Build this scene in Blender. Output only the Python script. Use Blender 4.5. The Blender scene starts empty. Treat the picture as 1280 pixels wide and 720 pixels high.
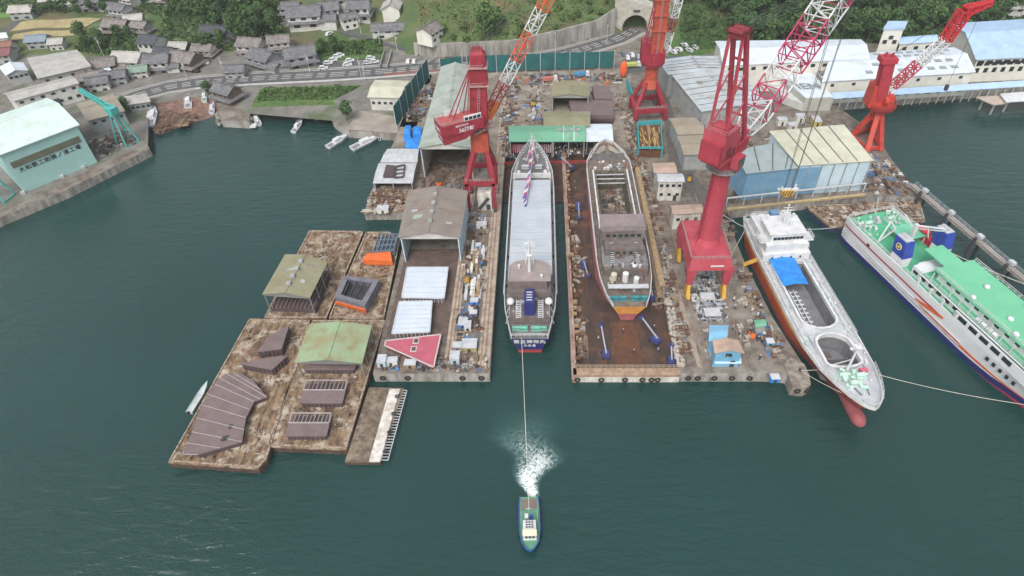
import bpy, bmesh, math, random
from mathutils import Vector, Matrix
R = math.radians; rnd = random.Random(7)
S = bpy.context.scene; COL = S.collection
# ---------------------------------------------------------------- camera
F = 800.0; H = 120.0; TH = math.atan(756 / 800.0); PS = 0.070; RO = 0.0557
_st, _ct, _sp, _cp = math.sin(TH), math.cos(TH), math.sin(PS), math.cos(PS)
FV = Vector((-_sp * _ct, _cp * _ct, -_st)); _r = Vector((_cp, _sp, 0)); _u = Vector((-_sp * _st, _cp * _st, _ct))
RV = _r * math.cos(RO) - _u * math.sin(RO); UV = _u * math.cos(RO) + _r * math.sin(RO)
cam_d = bpy.data.cameras.new('camera'); cam = bpy.data.objects.new('camera', cam_d); COL.objects.link(cam)
cam_d.sensor_width = 36; cam_d.lens = 36 * F / 1280; cam_d.clip_start = 1; cam_d.clip_end = 6000
m3 = Matrix((RV, UV, -FV)).transposed()
cam.matrix_world = Matrix.Translation((0, 0, H)) @ m3.to_4x4()
S.camera = cam
# ---------------------------------------------------------------- sky, sun, exposure (overcast)
W = bpy.data.worlds.new('World'); S.world = W; W.use_nodes = True
wn = W.node_tree.nodes; wl = W.node_tree.links
for n in list(wn): wn.remove(n)
wo = wn.new('ShaderNodeOutputWorld'); bg = wn.new('ShaderNodeBackground'); sky = wn.new('ShaderNodeTexSky')
hs = wn.new('ShaderNodeHueSaturation')
sky.sky_type = 'NISHITA'; sky.sun_disc = False; sky.sun_elevation = R(52); sky.sun_rotation = R(200)
sky.air_density = 1.6; sky.dust_density = 5.0
hs.inputs['Saturation'].default_value = 0.38
bg.inputs['Strength'].default_value = 0.15
wl.new(sky.outputs[0], hs.inputs['Color']); wl.new(hs.outputs[0], bg.inputs['Color']); wl.new(bg.outputs[0], wo.inputs[0])
sd = bpy.data.lights.new('sun', 'SUN'); sd.energy = 1.1; sd.angle = R(25); sd.color = (1, .97, .93)
so = bpy.data.objects.new('sun', sd); COL.objects.link(so)
_el, _az = R(52), R(200)
so.rotation_euler = Vector((math.sin(_az) * math.cos(_el), math.cos(_az) * math.cos(_el), math.sin(_el))).to_track_quat('Z', 'Y').to_euler()
S.view_settings.view_transform = 'Standard'; S.view_settings.look = 'None'; S.view_settings.gamma = 1
S.view_settings.exposure = 0.45
S.view_settings.use_curve_mapping = False
HAZE = 0.00015

# ---------------------------------------------------------------- places read off the ground
def rayd(px, py): return FV + RV * ((px - 640) / F) + UV * ((360 - py) / F)
def g(px, py, z=3.0):
    d = rayd(px, py); t = (z - H) / d.z
    return (d.x * t, d.y * t)
def g3(px, py, z=3.0): return (*g(px, py, z), z)
def pry(X, Y, z):
    v = Vector((X, Y, z - H)); return 360 - F * v.dot(UV) / v.dot(FV)
def zat(X, Y, py):                       # height over ground point whose sight line has this elevation
    a, b = -5., 118.
    for _ in range(40):
        m = (a + b) / 2
        if pry(X, Y, m) > py: a = m
        else: b = m
    return a
def onplane(px, py, p, az):              # point on a sight line lying in the vertical plane through p with heading az
    d = rayd(px, py); n = Vector((-math.sin(az), math.cos(az), 0)); o = Vector((0, 0, H))
    t = (Vector(p) - o).dot(n) / d.dot(n); return o + d * t
def lerp(a, b, t): return tuple(a[i] + (b[i] - a[i]) * t for i in range(len(a)))
def pl(x, tab):
    if x <= tab[0][0]: return tab[0][1]
    for (a, b), (c, d) in zip(tab, tab[1:]):
        if x <= c: return b + (d - b) * (x - a) / (c - a)
    return tab[-1][1]
def sm(t): t = max(0, min(1, t)); return t * t * (3 - 2 * t)
YW = [(-110, 330), (-75, 300), (-60, 275), (-48, 271.5), (-13, 270), (8, 279), (24, 288), (33, 292), (35, 299), (50, 299), (56, 296), (70, 296), (110, 300), (200, 306), (330, 330), (600, 380)]
def cap(h): return h if h < 40 else 40 + 60 * (1 - math.exp(-(h - 40) / 60))
def hgt(X, Y):
    yw = pl(X, YW); d = Y - yw
    if d < -1 and X > -60: return 2.3
    n = 1.3 * math.sin(X * .09 + 1) * math.cos(Y * .11) + .8 * math.sin(X * .23 + Y * .17)
    if X > -60:
        wall = 7.0 * sm((d + 1) / 2.0) * sm((62 - X) / 25 if X > 37 else 1) * sm((X + 60) / 10)
        return cap(2.3 + wall + max(0, d) * .46 + n * sm(d / 20))
    k = sm((-60 - X) / 40)
    a = 2.3 + max(0, d) * .46
    b = 2.3 + max(0, Y - 268) * .05 + max(0, Y - 400) * .3
    if X > -150: b += max(0, Y - 300) * .16 * sm((X + 190) / 60)
    return cap(a * (1 - k) + b * k + n * .4 * sm((Y - 275) / 30))
def gt(px, py):
    d = rayd(px, py); t = 100.
    while t < 900:
        p = d * t
        if p.z + H <= max(2.5, hgt(p.x, p.y)): break
        t += .5
    return (p.x, p.y, max(2.5, hgt(p.x, p.y)))

# ---------------------------------------------------------------- materials
MATS = {}
def mat(name, c, c2=None, s=.6, rough=.75, metal=0, bump=0, bs=3., spec=.35, c3=None, s3=.12, lo=.38, hi=.62, cells=0, streak=None, alpha=1, emit=None):
    if name in MATS: return MATS[name]
    m = bpy.data.materials.new(name); m.use_nodes = True; MATS[name] = m
    nt = m.node_tree; N = nt.nodes; L = nt.links
    b = N['Principled BSDF']; b.inputs['Roughness'].default_value = rough; b.inputs['Metallic'].default_value = metal
    b.inputs['Specular IOR Level'].default_value = spec
    col = tuple(c) + (1,)
    if c2 is None and c3 is None and not cells:
        c2 = tuple(x * .82 for x in c)
    geo = N.new('ShaderNodeNewGeometry'); vec = geo.outputs['Position']
    if streak:
        mp = N.new('ShaderNodeMapping'); mp.inputs['Scale'].default_value = streak; L.new(vec, mp.inputs[0]); svec = mp.outputs[0]
    else: svec = vec
    out = None
    def noise(sc, v, det=5):
        n = N.new('ShaderNodeTexNoise'); n.inputs['Scale'].default_value = sc; n.inputs['Detail'].default_value = det
        n.inputs['Roughness'].default_value = .62; L.new(v, n.inputs['Vector']); return n.outputs['Fac']
    def mix(a, bc, fac, l, h):
        mr = N.new('ShaderNodeMapRange'); mr.inputs[1].default_value = l; mr.inputs[2].default_value = h; L.new(fac, mr.inputs[0])
        x = N.new('ShaderNodeMix'); x.data_type = 'RGBA'; L.new(mr.outputs[0], x.inputs[0])
        if isinstance(a, tuple): x.inputs[6].default_value = a
        else: L.new(a, x.inputs[6])
        x.inputs[7].default_value = bc
        return x.outputs[2]
    if c2: out = mix(col, tuple(c2) + (1,), noise(s, svec), lo, hi)
    if c3: out = mix(out or col, tuple(c3) + (1,), noise(s3, vec, 6), .5, .66)
    if cells:
        v = N.new('ShaderNodeTexVoronoi'); v.inputs['Scale'].default_value = cells; L.new(vec, v.inputs['Vector'])
        sx = N.new('ShaderNodeSeparateColor'); L.new(v.outputs['Color'], sx.inputs[0])
        mr = N.new('ShaderNodeMapRange'); mr.inputs[3].default_value = .66; mr.inputs[4].default_value = 1.3; L.new(sx.outputs[0], mr.inputs[0])
        x = N.new('ShaderNodeMix'); x.data_type = 'RGBA'; x.blend_type = 'MULTIPLY'; x.inputs[0].default_value = 1
        if out is None: x.inputs[6].default_value = col
        else: L.new(out, x.inputs[6])
        L.new(mr.outputs[0], x.inputs[7]); out = x.outputs[2]
    if out is None: b.inputs['Base Color'].default_value = col
    else: L.new(out, b.inputs['Base Color'])
    if bump:
        bp = N.new('ShaderNodeBump'); bp.inputs['Strength'].default_value = bump; bp.inputs['Distance'].default_value = .2
        L.new(noise(bs, vec, 4), bp.inputs['Height']); L.new(bp.outputs[0], b.inputs['Normal'])
    return m
CONC = mat('concrete', (.30, .28, .25), (.2, .17, .145), s=.9, rough=.9, c3=(.33, .31, .28), s3=.1, bump=.3)
QUAY = mat('quay_concrete', (.19, .165, .14), (.105, .085, .07), s=.45, rough=.9, c3=(.24, .225, .20), s3=.14, bump=.3)
SIDE = mat('quay_side', (.34, .33, .31), (.17, .15, .13), s=.6, rough=.9, streak=(1, 1, .25))
RUSTF = mat('dock_floor_rust', (.082, .05, .04), (.045, .034, .03), s=.35, rough=.7, c3=(.14, .068, .04), s3=.2, bump=.3, streak=(1, .35, 1))
BARGE = mat('barge_deck', (.25, .17, .105), (.085, .052, .035), s=.55, rough=.9, c3=(.40, .35, .28), s3=.38, bump=.6, streak=(1.6, .5, 1))
BSIDE = mat('barge_side', (.035, .03, .03), (.12, .07, .045), s=.9, rough=.8)
ASPH = mat('asphalt', (.075, .075, .08), (.10, .10, .10), s=.4, rough=.9)
GRASS = mat('grass', (.06, .125, .032), (.10, .15, .045), s=.15, rough=1, c3=(.035, .07, .022), s3=.35, bump=.8, bs=1.2)
WHITE = mat('white_paint', (.62, .63, .64), (.5, .51, .52), s=.5, rough=.5)
DIRTYW = mat('dirty_white', (.62, .61, .58), (.42, .37, .32), s=.7, rough=.7, streak=(1, 1, .3))
RED = mat('crane_red', (.24, .02, .036), (.30, .035, .055), s=.35, rough=.55, c3=(.20, .03, .03), s3=.5)
ORED = mat('crane_orange_red', (.48, .055, .035), (.40, .045, .03), s=.35, rough=.55, c3=(.3, .04, .03), s3=.5)
RUSTRED = mat('crane_faded_red', (.36, .055, .035), (.44, .09, .055), s=.35, rough=.6, c3=(.22, .05, .03), s3=.6, streak=(1, 1, .3))
PINK = mat('crane_pink_red', (.34, .04, .068), (.40, .075, .10), s=.22, rough=.55, streak=(1, 1, .25), c3=(.36, .05, .06), s3=.45)
DARK = mat('dark_steel', (.04, .042, .048), (.07, .07, .075), s=.8, rough=.6)
GLASS = mat('dark_glass', (.03, .038, .045), rough=.15, spec=.6)
RUST = mat('rust', (.14, .065, .035), (.09, .045, .03), s=1.2, rough=.9)
TAUPE = mat('primer_taupe', (.175, .13, .13), (.14, .105, .105), s=.4, rough=.7)
TAUPEF = mat('primer_frame', (.09, .065, .07), (.07, .05, .055), s=.6, rough=.8)
GREY = mat('steel_grey', (.22, .22, .225), (.14, .14, .145), s=.9, rough=.6)
LGREY = mat('light_grey', (.48, .5, .53), (.38, .39, .41), s=.6, rough=.5)
YELL = mat('yellow_paint', (.55, .33, .05), (.40, .22, .05), s=.8, rough=.6)
ORANGE = mat('orange_primer', (.68, .15, .035), (.58, .12, .03), s=.5, rough=.6)
BLUE = mat('blue_sheet', (.03, .25, .72), (.02, .18, .55), s=.5, rough=.45, bump=.6, bs=1.)
NAVY = mat('navy_paint', (.02, .025, .16), (.03, .035, .12), s=.4, rough=.4)
ROYAL = mat('royal_blue', (.035, .07, .36), (.03, .055, .28), s=.4, rough=.4)
CYAN = mat('cyan_paint', (.04, .33, .37), (.05, .28, .30), s=.5, rough=.6)
DGREEN = mat('green_deck', (.09, .40, .23), (.07, .33, .19), s=.18, rough=.6)
BLACK = mat('rubber_black', (.018, .018, .018), (.03, .03, .03), s=2, rough=.8)
LIFTB = mat('lift_violet_blue', (.06, .07, .22), (.04, .05, .15), s=1, rough=.5)
WOOD = mat('timber', (.34, .24, .13), (.22, .15, .08), s=1.2, rough=.9)
ROPE = mat('rope', (.62, .60, .52), (.5, .48, .42), s=3, rough=.9)
SKIN = mat('skin', (.45, .28, .2), rough=.6)

# ---------------------------------------------------------------- mesh building
OFF = {}
class MB:
    def __init__(s, root=None, T=None):
        s.V = []; s.Fc = []; s.MI = []; s.off = Vector(OFF.get(root.name, (0, 0, 0))) if root else Vector((0, 0, 0)); s.T = T; s.root = root
    def add(s, vs, fs, m=0):
        o = len(s.V)
        for v in vs: s.V.append(Vector(v))
        for f in fs: s.Fc.append([o + i for i in f]); s.MI.append(m)
        return s
    def poly(s, pts, m=0): return s.add(pts, [list(range(len(pts)))], m)
    def hexa(s, b, t, m=0):   # 4 bottom, 4 top points (ccw seen from above)
        return s.add(list(b) + list(t), [(3, 2, 1, 0), (4, 5, 6, 7), (0, 1, 5, 4), (1, 2, 6, 5), (2, 3, 7, 6), (3, 0, 4, 7)], m)
    def box(s, c, d, rz=0, m=0):
        x, y, z = (k / 2 for k in d); ca, sa = math.cos(rz), math.sin(rz)
        q = [(-x, -y), (x, -y), (x, y), (-x, y)]
        q = [(c[0] + a * ca - b * sa, c[1] + a * sa + b * ca) for a, b in q]
        return s.hexa([(a, b, c[2] - z) for a, b in q], [(a, b, c[2] + z) for a, b in q], m)
    def b0(s, x0, x1, y0, y1, z0, z1, m=0): return s.box(((x0 + x1) / 2, (y0 + y1) / 2, (z0 + z1) / 2), (x1 - x0, y1 - y0, z1 - z0), 0, m)
    def prism(s, pts, z0, z1, m=0, mt=None):
        a = sum(p[0] * q[1] - q[0] * p[1] for p, q in zip(pts, pts[1:] + pts[:1]))
        if a < 0: pts = pts[::-1]
        n = len(pts)
        s.add([(p[0], p[1], z0) for p in pts] + [(p[0], p[1], z1) for p in pts], [[i, (i + 1) % n, n + (i + 1) % n, n + i] for i in range(n)] + [list(range(n))[::-1]], m)
        return s.poly([(p[0], p[1], z1) for p in pts], m if mt is None else mt)
    def beam(s, p, q, w, h=None, m=0):
        h = h or w; p = Vector(p); q = Vector(q); d = (q - p)
        if d.length < 1e-5: return s
        d.normalize(); up = Vector((0, 0, 1)) if abs(d.z) < .98 else Vector((1, 0, 0))
        a = d.cross(up).normalized() * (w / 2); b = a.cross(d).normalized() * (h / 2)
        k = [(-1, -1), (1, -1), (1, 1), (-1, 1)]
        return s.add([p + a * i + b * j for i, j in k] + [q + a * i + b * j for i, j in k], [(0, 1, 2, 3), (7, 6, 5, 4), (0, 4, 5, 1), (1, 5, 6, 2), (2, 6, 7, 3), (3, 7, 4, 0)], m)
    def tube(s, p, q, r, n=8, r2=None, m=0):
        r2 = r if r2 is None else r2; p = Vector(p); q = Vector(q); d = (q - p).normalized()
        up = Vector((0, 0, 1)) if abs(d.z) < .98 else Vector((1, 0, 0)); a = d.cross(up).normalized(); b = a.cross(d)
        c = [(math.cos(2 * math.pi * i / n), math.sin(2 * math.pi * i / n)) for i in range(n)]
        return s.add([p + (a * x + b * y) * r for x, y in c] + [q + (a * x + b * y) * r2 for x, y in c], [[i, n + i, n + (i + 1) % n, (i + 1) % n] for i in range(n)] + [list(range(n)), list(range(n, 2 * n))[::-1]], m)
    def path(s, pts, r, n=5, m=0):
        for a, b in zip(pts, pts[1:]): s.tube(a, b, r, n, None, m)
        return s
    def ball(s, c, r, n=8, k=5, m=0, sq=(1, 1, 1)):
        vs = []; fs = []
        for j in range(k + 1):
            t = math.pi * j / k
            for i in range(n):
                f = 2 * math.pi * i / n
                vs.append((c[0] + r * sq[0] * math.sin(t) * math.cos(f), c[1] + r * sq[1] * math.sin(t) * math.sin(f), c[2] + r * sq[2] * math.cos(t)))
        for j in range(k):
            for i in range(n): fs.append([j * n + i, (j + 1) * n + i, (j + 1) * n + (i + 1) % n, j * n + (i + 1) % n])
        return s.add(vs, fs, m)
    def torus(s, c, r, t, ax='y', n=12, k=6, m=0):
        vs = []; fs = []
        for i in range(n):
            a = 2 * math.pi * i / n
            for j in range(k):
                b = 2 * math.pi * j / k; q = r + t * math.cos(b); x, y, z = q * math.cos(a), t * math.sin(b), q * math.sin(a)
                if ax == 'x': x, y = y, x
                if ax == 'z': y, z = z, y
                vs.append((c[0] + x, c[1] + y, c[2] + z)); fs.append([i * k + j, ((i + 1) % n) * k + j, ((i + 1) % n) * k + (j + 1) % k, i * k + (j + 1) % k])
        return s.add(vs, fs, m)
    def rail(s, pts, h=1.0, step=1.6, w=.07, m=0):
        for a, b in zip(pts, pts[1:]):
            a = Vector(a); b = Vector(b); L = (b - a).length; n = max(1, int(L / step))
            for i in range(n + 1):
                p = a.lerp(b, i / n); s.beam(p, p + Vector((0, 0, h)), w, w, m)
            for k in (.5, 1): s.beam(a + Vector((0, 0, h * k)), b + Vector((0, 0, h * k)), w, w, m)
        return s
    def lattice(s, p, q, w0, w1, n, r=.12, m=0, mf=None, side=None, t0=0, t1=1):
        p = Vector(p); q = Vector(q); d = (q - p).normalized(); a = d.cross(Vector((0, 0, 1))).normalized() if abs(d.z) < .99 else Vector((1, 0, 0)); b = a.cross(d)
        K = [(-1, -1), (1, -1), (1, 1), (-1, 1)]
        def C(t, i): w = (w0 + (w1 - w0) * t) / 2; return p.lerp(q, t) + a * K[i][0] * w + b * K[i][1] * w
        for k in range(n):
            ta, tb = t0 + (t1 - t0) * k / n, t0 + (t1 - t0) * (k + 1) / n; mm = mf(k / n) if mf else m
            for i in range(4):
                j = (i + 1) % 4
                s.beam(C(ta, i), C(tb, i), r * 1.6, None, mm); s.beam(C(ta, i), C(ta, j), r, None, mm)
                if (k + i) % 2: s.beam(C(ta, i), C(tb, j), r, None, mm)
                else: s.beam(C(ta, j), C(tb, i), r, None, mm)
        for i in range(4): s.beam(C(t1, i), C(t1, (i + 1) % 4), r, None, mf(.999) if mf else m)
        return s
    def build(s, name, mats, parent=None, smooth=False):
        parent = parent or s.root
        me = bpy.data.meshes.new(name); off = s.off
        V = [((s.T @ v) if s.T else v) - off for v in s.V]
        me.from_pydata([tuple(v) for v in V], [], s.Fc)
        for m in (mats if isinstance(mats, (list, tuple)) else [mats]): me.materials.append(m)
        me.polygons.foreach_set('material_index', s.MI)
        if smooth: me.polygons.foreach_set('use_smooth', [True] * len(s.Fc))
        me.update()
        bm = bmesh.new(); bm.from_mesh(me); bmesh.ops.recalc_face_normals(bm, faces=bm.faces) if len(s.Fc) < 20000 else None; bm.to_mesh(me); bm.free()
        o = bpy.data.objects.new(name, me); COL.objects.link(o)
        if parent: o.parent = parent
        return o
def thing(name, label, cat, loc=(0, 0, 0), rz=0, group=None, world=False):
    o = bpy.data.objects.new(name, None); o.empty_display_size = .5; COL.objects.link(o); o.location = loc; o.rotation_euler = (0, 0, rz)
    o['label'] = label; o['category'] = cat
    if group: o['group'] = group
    OFF[o.name] = tuple(loc) if world else (0, 0, 0)
    return o
def wt(name, label, cat, loc, group=None): return thing(name, label, cat, loc, 0, group, True)
def tag(o, label, cat, group=None):
    o['label'] = label; o['category'] = cat
    if group: o['group'] = group
    return o
def setting(o): o['kind'] = 'structure'; return o
def stuff(o, label=None, cat=None):
    o['kind'] = 'stuff'
    if label: o['label'] = label; o['category'] = cat
    return o
def solo(mb, name, mats, label, cat, base, group=None, smooth=False):   # one-mesh thing with its origin at base
    mb.off = Vector(base); o = mb.build(name, mats, None, smooth); o.location = base
    return tag(o, label, cat, group)
def dup(src, loc=None, rz=None, label=None, group=None, sc=None):
    def cp(o, par):
        c = o.copy(); COL.objects.link(c); c.parent = par
        for ch in kids.get(o.name, []): cp(ch, c)
        return c
    kids = KIDS.get(src.name)
    if kids is None:
        kids = {}
        def walk(o):
            kids[o.name] = list(o.children)
            for ch in o.children: walk(ch)
        walk(src); KIDS[src.name] = kids
    c = cp(src, None)
    if loc is not None: c.location = loc
    if rz is not None: c.rotation_euler = (0, 0, rz)
    if sc is not None: c.scale = (sc, sc, sc) if not isinstance(sc, tuple) else sc
    if label: c['label'] = label
    if group: c['group'] = group
    return c
KIDS = {}
def winrow(root, a, b, z, n, w, h, m=None, inset=.0, name='window', up=None, ends=.5):
    """n separate windows between plan points a and b (root's own frame) centred at height z"""
    off = Vector(OFF.get(root.name, (0, 0, 0)))
    ang = math.atan2(b[1] - a[1], b[0] - a[0])
    src = None
    for i in range(n):
        t = (i + ends) / (n - 1 + 2 * ends) if n > 1 else .5
        p = Vector((a[0] + (b[0] - a[0]) * t, a[1] + (b[1] - a[1]) * t, z)) - off
        if src is None:
            q = MB(); q.box((0, 0, 0), (w, .16, h)); src = q.build(name, m or GLASS, root); o = src
        else:
            o = bpy.data.objects.new(name, src.data); COL.objects.link(o); o.parent = root
        o.location = p; o.rotation_euler = (0, 0, ang)
_tc = {}
def text(txt, root, loc, rot, size, m, name='lettering', bold=.0, sx=1.0, sp=1.0):
    """flat raised lettering; rot = 3x3 matrix whose columns are right, up, normal"""
    cu = bpy.data.curves.new('t', 'FONT'); cu.body = txt; cu.size = size; cu.align_x = 'CENTER'; cu.align_y = 'CENTER'; cu.extrude = .02; cu.offset = bold; cu.space_character = sp
    cu.resolution_u = 2
    to = bpy.data.objects.new('t', cu); COL.objects.link(to); dg = bpy.context.evaluated_depsgraph_get(); dg.update()
    me = bpy.data.meshes.new_from_object(to.evaluated_get(dg)); bpy.data.objects.remove(to); bpy.data.curves.remove(cu)
    me.name = name; me.materials.clear(); me.materials.append(m)
    M = Matrix((Vector(rot[0]).normalized() * sx, Vector(rot[1]).normalized(), Vector(rot[2]).normalized())).transposed().to_4x4()
    off = Vector(OFF.get(root.name, (0, 0, 0)))
    me.transform(Matrix.Translation(Vector(loc) - off) @ M)
    o = bpy.data.objects.new(name, me); COL.objects.link(o); o.parent = root
    return o
def scrap(name, label, cat, poly, z, n, smin, smax, mats, hmax=.8, longp=.3, seed=1):
    r = random.Random(seed); mb = MB()
    xs = [p[0] for p in poly]; ys = [p[1] for p in poly]
    def inside(x, y):
        c = False
        for (x1, y1), (x2, y2) in zip(poly, poly[1:] + poly[:1]):
            if (y1 > y) != (y2 > y) and x < (x2 - x1) * (y - y1) / (y2 - y1) + x1: c = not c
        return c
    k = 0; tries = 0
    cl = [(r.uniform(min(xs), max(xs)), r.uniform(min(ys), max(ys))) for _ in range(max(4, n // 26))]
    while k < n and tries < n * 30:
        tries += 1
        if r.random() < .78:
            q = r.choice(cl); x, y = r.gauss(q[0], 1.6), r.gauss(q[1], 1.6)
        else: x, y = r.uniform(min(xs), max(xs)), r.uniform(min(ys), max(ys))
        if not inside(x, y): continue
        a = r.uniform(smin, smax)
        q_ = r.random(); an = r.choice([0, math.pi / 2, math.pi / 2, r.uniform(0, 3.1)]); m_ = r.randrange(len(mats)); ca, sa = math.cos(an), math.sin(an)
        if q_ < longp:                               # bundle of pipes or bars
            for j in range(r.randint(2, 4)):
                o_ = (j - 1.5) * a * .22; l_ = a * r.uniform(1.1, 1.6); cx_, cy_ = x - sa * o_, y + ca * o_
                mb.tube((cx_ - ca * l_, cy_ - sa * l_, z + a * .12), (cx_ + ca * l_, cy_ + sa * l_, z + a * (.12 + r.uniform(0, .15))), a * .1, 5, None, m_)
        elif q_ < longp + .2: mb.box((x, y, z + .06 + r.uniform(0, .1)), (a * 1.8, a * r.uniform(.8, 1.4), .06), an, m_)      # plates
        elif q_ < longp + .32: mb.tube((x, y, z), (x, y, z + min(hmax, a * .9)), a * .3, 8, None, m_)                 # drums
        elif q_ < longp + .42:                                                                                 # open rack
            w_, h_ = a * .7, min(hmax, a * .8)
            for i_, j_ in ((-1, -1), (1, -1), (1, 1), (-1, 1)): mb.beam((x + i_ * w_, y + j_ * w_ * .6, z), (x + i_ * w_, y + j_ * w_ * .6, z + h_), .09, None, m_)
            for hz_ in (h_ * .5, h_):
                for s_ in (-1, 1): mb.beam((x - w_, y + s_ * w_ * .6, z + hz_), (x + w_, y + s_ * w_ * .6, z + hz_), .09, None, m_); mb.beam((x + s_ * w_, y - w_ * .6, z + hz_), (x + s_ * w_, y + w_ * .6, z + hz_), .09, None, m_)
        elif q_ < longp + .5: mb.torus((x, y, z + .12), a * .4, a * .1, 'z', 8, 4, m_)                                   # coils
        else: mb.box((x, y, z + a * .2), (a, a * r.uniform(.5, 1), min(hmax, a * r.uniform(.25, .6))), an, m_)
        k += 1
    base = (sum(xs) / len(xs), sum(ys) / len(ys), z)
    o = solo(mb, name, mats, label, cat, base); return stuff(o)
# ================================================================ SETTING
def water_mat():
    m = bpy.data.materials.new('sea_water'); m.use_nodes = True; N = m.node_tree.nodes; L = m.node_tree.links
    b = N['Principled BSDF']; b.inputs['Roughness'].default_value = .07; b.inputs['IOR'].default_value = 1.48
    geo = N.new('ShaderNodeNewGeometry')
    n1 = N.new('ShaderNodeTexNoise'); n1.inputs['Scale'].default_value = .018; n1.inputs['Detail'].default_value = 3; L.new(geo.outputs['Position'], n1.inputs['Vector'])
    mx = N.new('ShaderNodeMix'); mx.data_type = 'RGBA'; mx.inputs[6].default_value = (.0062, .030, .028, 1); mx.inputs[7].default_value = (.012, .049, .045, 1)
    L.new(n1.outputs['Fac'], mx.inputs[0]); L.new(mx.outputs[2], b.inputs['Base Color'])
    mp = N.new('ShaderNodeMapping'); mp.inputs['Scale'].default_value = (.45, 1.4, 1); mp.inputs['Rotation'].default_value = (0, 0, -.35); L.new(geo.outputs['Position'], mp.inputs[0])
    a = N.new('ShaderNodeTexNoise'); a.inputs['Scale'].default_value = .38; a.inputs['Detail'].default_value = 4; a.inputs['Roughness'].default_value = .55; a.inputs['Distortion'].default_value = .4; L.new(mp.outputs[0], a.inputs['Vector'])
    c = N.new('ShaderNodeTexNoise'); c.inputs['Scale'].default_value = 1.6; c.inputs['Detail'].default_value = 3; L.new(geo.outputs['Position'], c.inputs['Vector'])
    k = N.new('ShaderNodeTexNoise'); k.inputs['Scale'].default_value = .012; k.inputs['Detail'].default_value = 2; L.new(geo.outputs['Position'], k.inputs['Vector'])
    kr = N.new('ShaderNodeMapRange'); kr.inputs[1].default_value = .35; kr.inputs[2].default_value = .65; kr.inputs[3].default_value = .12; kr.inputs[4].default_value = 1.0; L.new(k.outputs['Fac'], kr.inputs[0])
    wr = N.new('ShaderNodeTexNoise'); wr.inputs['Scale'].default_value = .02; wr.inputs['Detail'].default_value = 4; wr.inputs['Distortion'].default_value = .8; L.new(mp.outputs[0], wr.inputs['Vector']); wm = N.new('ShaderNodeMapRange'); wm.inputs[1].default_value = .42; wm.inputs[2].default_value = .62; wm.inputs[3].default_value = .04; wm.inputs[4].default_value = .2; L.new(wr.outputs['Fac'], wm.inputs[0]); L.new(wm.outputs[0], b.inputs['Roughness'])
    ad = N.new('ShaderNodeMath'); ad.operation = 'MULTIPLY_ADD'; ad.inputs[1].default_value = .25; L.new(c.outputs['Fac'], ad.inputs[0]); L.new(a.outputs['Fac'], ad.inputs[2])
    bp = N.new('ShaderNodeBump'); bp.inputs['Distance'].default_value = .62; L.new(kr.outputs[0], bp.inputs['Strength']); L.new(ad.outputs[0], bp.inputs['Height']); L.new(bp.outputs[0], b.inputs['Normal'])
    return m
WATER = water_mat()
mb = MB(); mb.poly([(-900, -300, 0), (900, -300, 0), (900, 700, 0), (-900, 700, 0)]); setting(mb.build('sea_water', WATER))
LZ = 3.0
TX, TY = 31.0, 55.0
land = [(-700, 60)] + [g(*p) for p in [(-120, 325), (0, 272), (82, 238), (187, 186), (180, 172), (186, 130), (226, 124), (268, 120), (276, 150), (311, 152), (313, 136), (420, 133), (415, 150), (432, 163), (498, 167)]] + \
    [(-53.5, 196), (-55.5, 186), (-55.5, 158), (-41, 158), (-40.6, 94.5), (-13, 94.5), (-13, 192), (6.4, 192), (6.4, 193), (31, 193), (31, 94.5), (50, 94.5), (55, 94), (56, 91), (58.5, 91.5), (59.5, 97), (56.5, 112), (54.4, 133), (53.6, 156), (98.6, 163.6), (113.2, 160.3), (112.4, 182.3), (113, 200), (106, 222)] + \
    [g(1050, 129), g(1280, 108), g(1600, 78)] + [(700, 262), (700, 680), (-700, 680)]
mb = MB(); mb.prism(land, -3, LZ, 1, 0); ground = setting(mb.build('ground', [QUAY, SIDE]))
# hills
mb = MB(); nx, ny = 210, 120
X0, X1, Y0, Y1 = -520, 640, 262, 640
vs = []; fs = []
for j in range(ny + 1):
    for i in range(nx + 1):
        x = X0 + (X1 - X0) * i / nx; y = Y0 + (Y1 - Y0) * (j / ny) ** 1.5; vs.append((x, y, hgt(x, y) if y > Y0 + .1 or x > -60 else 2.0))
for j in range(ny):
    for i in range(nx): a = j * (nx + 1) + i; fs.append((a, a + 1, a + nx + 2, a + nx + 1))
mb.add(vs, fs)
HILL = mat('hill_grass', (.065, .105, .038), (.105, .135, .055), s=.09, rough=1, c3=(.13, .105, .06), s3=.06, bump=1.0, bs=.9, lo=.45, hi=.6)
setting(mb.build('hillside', HILL, smooth=True))
# air
hz = bpy.data.materials.new('haze'); hz.use_nodes = True; hn_ = hz.node_tree; hn_.nodes.remove(hn_.nodes['Principled BSDF']); pv = hn_.nodes.new('ShaderNodeVolumePrincipled'); pv.inputs['Density'].default_value = HAZE; pv.inputs['Color'].default_value = (.86, .9, .93, 1)
hn_.links.new(pv.outputs[0], hn_.nodes['Material Output'].inputs['Volume'])
mb = MB(); mb.b0(-960, 960, -360, 760, -6, 128); stuff(mb.build('haze', hz), 'thin pale overcast haze over the whole harbour', 'haze')
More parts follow.
